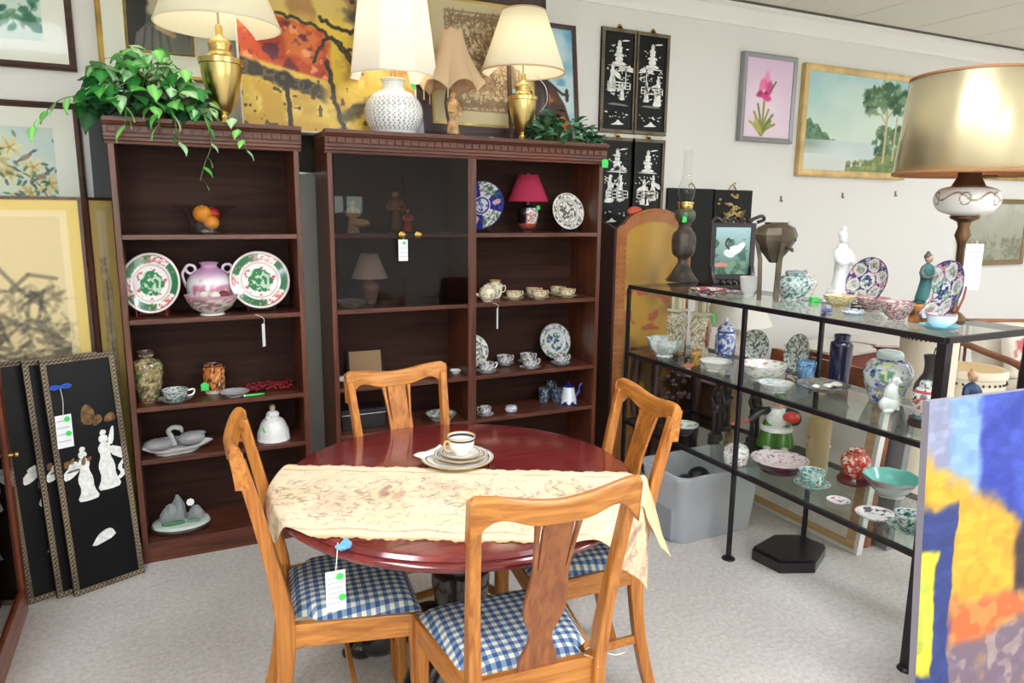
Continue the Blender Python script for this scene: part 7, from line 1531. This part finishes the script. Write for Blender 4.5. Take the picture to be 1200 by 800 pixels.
tag(MB().b2(2.12, 2.52, 3.66, 3.745, .478, .499).build('picture_ledge', plain('plank_dark', (40, 34, 32), .5), smooth=False), 'narrow dark ledge carrying the teal toned picture', 'ledge')

# plastic storage tub
tb_ = thing('plastic_tub', 'translucent grey plastic storage tub holding dark odds and ends under the glass display', 'tub', (2.245, 2.56, 0), radians(2))
def rrect(w, d, r, n=6):
    P = []
    for cx_, cy_, a0 in ((w/2-r, d/2-r, 0), (-w/2+r, d/2-r, 90), (-w/2+r, -d/2+r, 180), (w/2-r, -d/2+r, 270)):
        for i in range(n+1): a_ = radians(a0+90*i/n); P.append((cx_+r*cos(a_), cy_+r*sin(a_)))
    return P
Tz = .335; L_ = []
for w, d, z in ((.44, .25, .004), (.452, .262, .02), (.50, .305, Tz-.05), (.505, .31, Tz-.05), (.507, .312, Tz-.012), (.53, .335, Tz-.012), (.53, .335, Tz), (.50, .305, Tz), (.496, .30, Tz-.05), (.444, .254, .024), (.43, .24, .010)): L_.append([(x, y, z) for x, y in rrect(w, d, .05)])
m = MB(); m.grid(np.array(L_), None, closed=True); n = len(L_[0]); m.f.append(tuple(range(n-1, -1, -1))); m.f.append(tuple((len(L_)-1)*n+i for i in range(n)))
m.build('tub_body', glass('tub_plastic', (246, 247, 250), 1.3, .25, .8, .45), tb_)
M_bag = plain('bag_black', (28, 26, 34), .4)
o = tag(MB().ell((0, 0, .06), (.11, .08, .06), 16, 10).ell((.05, .02, .10), (.06, .05, .05), 12, 8).ell((-.05, -.01, .09), (.05, .05, .05), 10, 7).build('black_bag', M_bag, loc=(2.16, 2.52, .165)), 'crumpled black bag lying in the plastic tub', 'bag')
o = tag(MB().at((0, 0, .0), (0, .5, .6)).b2(-.10, .10, -.01, .01, -.008, .008).build('white_rod', plain('rod_white', (232, 230, 226), .5), loc=(2.32, 2.50, .235), smooth=False), 'thin white rod sticking out of the stuff in the tub', 'rod')
o = tag(MB().b2(-.06, .06, -.06, .06, 0, .15).build('cardboard_box', plain('card_tan', (190, 176, 150), .8), loc=(2.345, 2.55, .012), smooth=False), 'tan cardboard box seen through the tub wall', 'box')
tag(MB().b2(-.13, .13, -.085, .085, 0, .15).build('grey_carton', plain('carton_grey', (150, 152, 160), .8), loc=(2.135, 2.555, .012), smooth=False, bevel=.004), 'grey carton under the black bag inside the tub', 'box')
# black hexagonal base on the floor
hx_ = [atz(880, 655, 0), atz(913, 672, 0), atz(955, 672, 0), atz(967, 652, 0)]; c0_ = (hx_[0]+hx_[3])/2
P = [(q.x-c0_.x, q.y-c0_.y) for q in hx_] + [(-(hx_[1]-c0_).x*.75+.02, -(hx_[1]-c0_).y*.75), (-(hx_[2]-c0_).x*.75+.02, -(hx_[2]-c0_).y*.75)]
o = tag(MB().prism(P, .05, 'Z', 0).prism([(x*.97, y*.97) for x, y in P], .010, 'Z', .05).build('hexagonal_base', plain('base_black', (30, 25, 28), .3, coat=.3), loc=(c0_.x, c0_.y, 0), smooth=False, bevel=.006), 'black six-sided wooden base on the carpet under the glass display', 'base')
# canvases leaning behind the display, seen from the back
M_cb = plain('canvas_back', (228, 222, 210), .9, var=.05, vscale=6); M_str = wood('stretcher_wood', (190, 150, 104), (214, 178, 132), 'Y', rough=.7, coat=0)
def canvas_back(label, x, y0, y1, h, tilt, edge):
    r = thing('stretched_canvas', label, 'canvas', (x, (y0+y1)/2, 0), rot=(0, radians(tilt), 0)); w = y1-y0
    MB().b2(.012, .018, -w/2+.004, w/2-.004, .004, h-.004).build('canvas_cloth', M_cb, r, smooth=False)
    for a_, b_, c_, d_ in ((-w/2, -w/2+.045, 0, h), (w/2-.045, w/2, 0, h), (-w/2+.045, w/2-.045, 0, .045), (-w/2+.045, w/2-.045, h-.045, h)): MB().b2(-.006, .012, a_, b_, c_, d_).build('stretcher_bar', M_str, r, smooth=False)
    MB().b2(.018, .024, -w/2-.003, w/2+.003, -.0, h+.003).build('canvas_front', edge, r, smooth=False); MB().b2(-.010, .024, -w/2-.024, -w/2-.003, 0, h+.003).b2(-.010, .024, w/2+.003, w/2+.024, 0, h+.003).b2(-.010, -.006, -w/2-.003, w/2+.003, -.0, .016).build('canvas_wrap', edge, r, smooth=False); return r
canvas_back('large stretched canvas turned to show its back, leaning behind the glass display', 2.70, 2.05, 2.95, .72, 8, plain('edge_white', (230, 226, 218), .7))
r = tag(MB().b2(-.02, .02, -.36, .36, 0, .80).build('brown_canvas', plain('edge_rust', (140, 84, 56), .6, var=.3, vscale=6), smooth=False, loc=(2.80, 2.42, 0), rot=(0, radians(6), 0)), 'brown edged picture leaning behind the large canvas', 'canvas')
r = tag(MB().b2(-.02, .02, -.30, .30, 0, .66).build('grey_canvas', plain('edge_grey', (126, 124, 126), .6), smooth=False, loc=(2.87, 2.30, 0), rot=(0, radians(6), 0)), 'grey edged picture at the back of the leaning canvases', 'canvas')
# things seen through the display: carved stand, little chest, lamp
M_cv = plain('carved_dark', (66, 40, 36), .4, coat=.2, var=.25, vscale=15)
r = thing('carved_stand', 'dark carved oriental wooden stand behind the middle and bottom glass shelves', 'stand', (2.52, 3.22, 0))
m = MB().b2(-.16, .16, -.12, .12, .70, .74).build('stand_top', M_cv, r, smooth=False, bevel=.004)
for i, (x, y) in enumerate(((-.13, -.09), (.13, -.09), (.13, .09), (-.13, .09))): MB().tube(curve3([(x*1.1, y*1.1, 0), (x*.85, y*.85, .12), (x*1.1, y*1.1, .45), (x, y, .70)], 5), [.02]*6+[.022]*5+[.028]*5, 10).build('leg', M_cv, r)
m = MB(); R = random.Random(9)
for i in range(40): m.ell((R.uniform(-.12, .12), -.10, R.uniform(.46, .70)), (.02, .012, .016), 8, 5)
m.build('carved_apron', M_cv, r); MB().lathe(smooth_prof([(0, .0), (.10, 0), (.11, .05), (.07, .12), (.09, .22), (.05, .30), (.06, .38), (0, .39)], 4), 18).build('carved_core', M_cv, r)
p = Vector((2.98, 3.18, 0)); L = thing('table_lamp', 'lamp with a plain white cone shade behind the temple vases', 'lamp', (p.x, p.y, .55))
MB().lathe(smooth_prof([(0, 0), (.08, 0), (.08, .015), (.03, .03), (.06, .10), (.07, .18), (.03, .26), (.015, .30), (0, .301)], 4), 28, (220, 206, 190)).build('lamp_base', M_por, L); shade(L, .20, .09, .24, .31, M_shw)
r = thing('side_chest', 'low brown chest carrying the white-shaded lamp behind the glass display', 'chest', (3.02, 3.2, 0)); MB().b2(-.28, .28, -.2, .2, .0, .53).build('chest_body', plain('chest_brown', (96, 68, 54), .5, var=.15), r, smooth=False, bevel=.004); MB().b2(-.30, .30, -.22, .22, .53, .549).build('chest_top', plain('chest_brown', (96, 68, 54)), r, smooth=False, bevel=.004)
child(r, MB().b2(-.24, .24, -.212, -.201, .30, .48), 'drawer', plain('drawer_brown', (110, 78, 60), .5), smooth=False)
# the two red-brown side tables, waste drum, shade, wicker chair to the right
M_rb = wood('redbrown_wood', (112, 44, 36), (142, 62, 50), 'Y', rough=.35, coat=.2); M_tt = plain('table_top_grey', (206, 194, 182), .25, coat=.4)
for i, (q, lab) in enumerate((((1012, 412), 'red-brown side table with a pale top, seen left of the big round jar'), ((1052, 404), 'taller red-brown side table with a pale top behind the dark brown vase'))):
    p = aty(q[0], q[1], 3.0+.12*i); r = thing('side_table', lab, 'table', (p.x+(.0, .12)[i], 3.22+.12*i, 0), radians(8)); z = p.z
    w, d = (.50, .42) if i else (.46, .42); MB().prism([(-w/2+.1, -d/2), (w/2-.1, -d/2), (w/2, -d/2+.1), (w/2, d/2), (-w/2, d/2), (-w/2, -d/2+.1)], .02, 'Z', z-.02).build('table_top', M_tt, r, smooth=False, bevel=.004)
    MB().b2(-w/2+.04, w/2-.04, -d/2+.04, d/2-.02, z-.16, z-.021).build('apron', M_rb, r, smooth=False)
    for x, y in ((-1, -1), (1, -1), (1, 1), (-1, 1)): MB().b2(x*(w/2-.06)-.02, x*(w/2-.06)+.02, y*(d/2-.05)-.02, y*(d/2-.05)+.02, 0, z-.16).build('leg', M_rb, r, smooth=False)
p = Vector((2.98, 1.82, 0)); q = aty(1143, 450, 1.9); 
dr = thing('drum_stool', 'cream drum stool with a tan top and dark nails, right of the display', 'stool', (4.0, 2.42, 0)); M_dr = plain('drum_cream', (226, 214, 192), .7)
MB().lathe([(0, 0), (.15, 0), (.165, .02), (.17, .40), (.165, .62), (.176, .63), (.176, .66), (.168, .67), (.155, .668), (0, .655)], 48).build('drum_body', M_dr, dr); MB().lathe([(0, .6552), (.15, .668), (.1495, .670), (0, .6575)], 40).build('drum_skin', plain('drum_tan', (226, 190, 136), .6), dr)
m = MB(); [m.ell((.172*cos(2*pi*i/34), .172*sin(2*pi*i/34), .60), (.006, .006, .008), 7, 5) for i in range(34)]; m.build('drum_nails', plain('nail_dark', (40, 34, 32), .4), dr)['kind'] = 'stuff'
# tall cream shade with dark beading
p = aty(1082, 470, 2.5); st = thing('cylinder_shade', 'tall cream cylinder shade with dark beaded rim behind the dark brown vase', 'lamp shade', (colx(1086, 2.45, .7).x, 2.45, 0))
MB().lathe([(0, 0), (.14, 0), (.14, aty(1082, 391, 2.45).z-.0), (.13, aty(1082, 391, 2.45).z), (.13, .02), (0, .02)], 40).build('shade_wall', M_dr, st)
m = MB(); zz = aty(1082, 396, 2.45).z; [m.ell((.141*cos(2*pi*i/40), .141*sin(2*pi*i/40), zz), (.006, .006, .006), 6, 4) for i in range(40)]; m.build('beaded_rim', plain('nail_dark', (40, 34, 32)), st)['kind'] = 'stuff'
# brown box with green tag behind the bottom shelf
r = tag(MB().b2(-.055, .055, -.055, .055, 0, .30).build('wooden_post_stand', M_rb, loc=(atz(1050, 558, 0).x, atz(1050, 558, 0).y, 0), smooth=False, bevel=.004), 'square red-brown wooden pillar with a green tag behind the turquoise bowl', 'pillar'); child(r, MB().b2(-.0585, -.056, -.05, .0, .10, .17), 'price_sticker', MATS['sticker_green'], smooth=False)
# wicker chair with cushions
M_rat = plain('rattan', (150, 92, 56), .45, coat=.2, var=.15, vscale=10); M_cush = plain('cushion_white', (232, 224, 206), .9, bump=.2, bscale=300, var=.04)
ox, oy = 5.0, 2.62; RZ = radians(-25); ch = thing('rattan_chair', 'rattan armchair with white seat and back cushions at the right edge', 'chair', (ox, oy, 0), RZ)
for x, y, h in ((-.32, -.32, .60), (.32, -.32, .60), (.32, .32, .80), (-.32, .32, .80)): MB().tube([(x, y, 0), (x, y, h*.5), (x, y, h)], .022, 10).build('leg', M_rat, ch)
for s in (-1, 1): MB().tube(curve3([(s*.33, .34, .66), (s*.34, .0, .64), (s*.34, -.3, .62), (s*.33, -.40, .56)], 5), .022, 10).build('arm_rail', M_rat, ch)
for z in (.30, .79): MB().tube([(-.34, .32, z), (.34, .32, z)], .02, 10).build('back_rail', M_rat, ch)
MB().tube([(-.34, -.32, .30), (.34, -.32, .30)], .02, 10).build('front_rail', M_rat, ch)
for s in (-1, 1): MB().tube([(s*.32, -.34, .30), (s*.32, .34, .30)], .02, 10).build('side_rail', M_rat, ch)
for k in range(6): MB().tube([(-.26+k*.104, .32, .31), (-.26+k*.104, .33, .78)], .010, 7).build('spindle', M_rat, ch)
def cushion(w, d, h):
    n = 19; V = np.zeros((2*n-1, n, 3)); m = MB(); 
    for sg in (1, -1):
        G = np.zeros((n, n, 3))
        for i in range(n):
            for j in range(n):
                u, v = -1+2*i/(n-1), -1+2*j/(n-1); G[i, j] = (u*w/2*(1-.05*v*v), v*d/2*(1-.05*u*u), sg*h/2*((1-u**4)*(1-v**4))**.5)
        m.grid(G if sg < 0 else G.transpose(1, 0, 2))
    return m
cushion(.60, .62, .15).build('seat_cushion', M_cush, ch, loc=(0, -.01, .405), angle=80); cushion(.58, .36, .16).build('back_cushion', M_cush, ch, loc=(0, .22, .62), rot=(radians(78), 0, 0), angle=80)
o = tag(cushion(.32, .30, .12).build('throw_pillow', painted('p_pillow', .9), loc=(0, 0, 0), angle=80), 'white throw pillow with a pink flower on the rattan chair', 'pillow')
V = np.array([v.co for v in o.data.vertices]); cc = np.tile((236, 228, 212.), (len(V), 1)); n = fbm3(V[:, 0]*14, V[:, 1]*14, V[:, 2]*0, 3, 3); k = np.hypot(V[:, 0], V[:, 1]) < .12; cc[k & (n > .5)] = (206, 110, 116); cc[k & (n < .36)] = (130, 150, 120)
at = o.data.color_attributes.get('Col') or o.data.color_attributes.new('Col', 'FLOAT_COLOR', 'POINT'); at.data.foreach_set('color', np.c_[lin(cc), np.ones(len(V))].astype(np.float32).ravel())
o.location = Matrix.Rotation(RZ, 4, 'Z') @ Vector((-.06, -.0, .615)) + Vector((ox, oy, 0)); o.rotation_euler = (radians(66), 0, RZ-radians(6))

# large canvas at the right front corner: broad fields of colour
def fields(c):
    a = c.a; n1, n2, n3 = c.n(2.5, 2, 4), c.n(7, 5, 3), c.n(22, 9, 2); X = c.x/a+.10*(n1-.5)+.05*(n3-.5); Y = c.y+.10*(n2-.5)+.05*(n3-.5)
    c.fill((52, 66, 160)); c.mix(sstep(.45, .65, n2)*.6, (76, 96, 190)); c.mix((c.y > .6)*sstep(.55, .7, n1)*.6, (36, 44, 120))
    c.mix(sstep(.03, -.03, X-.34)*sstep(.55, .7, Y), (132, 164, 206)); c.mix(sstep(.02, -.02, X-.14)*sstep(.6, .7, Y)*.8, (150, 146, 170))
    c.mix(sstep(.02, -.02, X-.66-.1*(Y-.5))*sstep(.30, .40, Y)*sstep(.86-.35*X, .78-.35*X, Y), (226, 164, 52)); c.mix(sstep(.05, -.05, X-.62)*sstep(.5, .6, Y)*sstep(.82-.3*X, .7-.3*X, Y)*sstep(.5, .65, n2)*.7, (240, 196, 80))
    c.mix(sstep(.60, .68, X)*sstep(.60, .52, Y)*sstep(.28, .36, Y), (58, 44, 52)); c.mix(sstep(.2, .26, X)*sstep(.40, .34, Y), (206, 104, 56)); c.mix(sstep(.2, .26, X)*sstep(.42, .36, Y)*sstep(.52, .62, n3)*.6, (226, 170, 90))
    c.mix(sstep(.24, .18, Y-.06*X), (120, 100, 116)); c.mix(sstep(.24, .18, Y-.06*X)*sstep(.5, .6, n3)*.8, (176, 154, 150)); c.mix(sstep(.22, .16, Y)*sstep(.52, .66, n2)*.6, (196, 150, 90))
    c.mix(sstep(.225, .21, X)*sstep(.70, .66, Y)*sstep(.06, .1, Y), (46, 60, 120)); c.mix(sstep(.13, .11, X)*sstep(.56, .53, Y)*sstep(.16, .2, Y), (226, 206, 60)); c.mix(sstep(.045, .035, np.abs(X-.06))*(np.abs(Y-.36) < .1)*.7, (170, 190, 70))
    c.mix(.35*sstep(.5, .62, n3), c.c*.82); c.mix(.3*sstep(.55, .66, c.n(40, 13, 2, .4)), np.minimum(255, c.c*1.18+8))
q0, q1 = aty(1092, 472, 1.20), aty(1200, 452, 1.20)
r = thing('stretched_canvas', 'large blue, yellow and orange painted canvas standing at the right front corner', 'canvas', (0, 0, 0))
w = .62; h = aty(1092, 472, 1.235).z/cos(radians(4.0)); c = Cv(w, h, 400); fields(c)
m = c.mesh('painted_canvas', M_canvas, r, y=-.013); m.location = (0, 0, h/2)
MB().b2(-w/2, w/2, -.012, .010, 0, h).build('canvas_edge', plain('edge_dull', (150, 146, 156), .7), r, smooth=False)
TILT = 4.0; r.rotation_euler = (-radians(TILT), 0, radians(-4)); tl = aty(1092, 472, 1.235)
r.location = (tl.x+w/2*cos(radians(4)), 1.235-h*sin(radians(TILT)), 0.0)

# small picture hooks left in the wall
M_hook = plain('hook_steel', (120, 112, 104), .4, .8)
for q, lab in (((915, 233), 'small picture hook in the wall below the iris painting'), ((987, 229), 'small picture hook in the wall below the lake landscape'), ((1049, 227), 'small picture hook in the wall near the gold drum lampshade')):
    tag(MB().b2(-.007, .007, -.004, 0, -.02, .02).tube([(0, -.004, -.016), (0, -.016, -.018), (0, -.016, -.006)], .003, 6).build('picture_hook', M_hook, loc=aty(q[0], q[1], WALL_Y-.0005)), lab, 'hook')
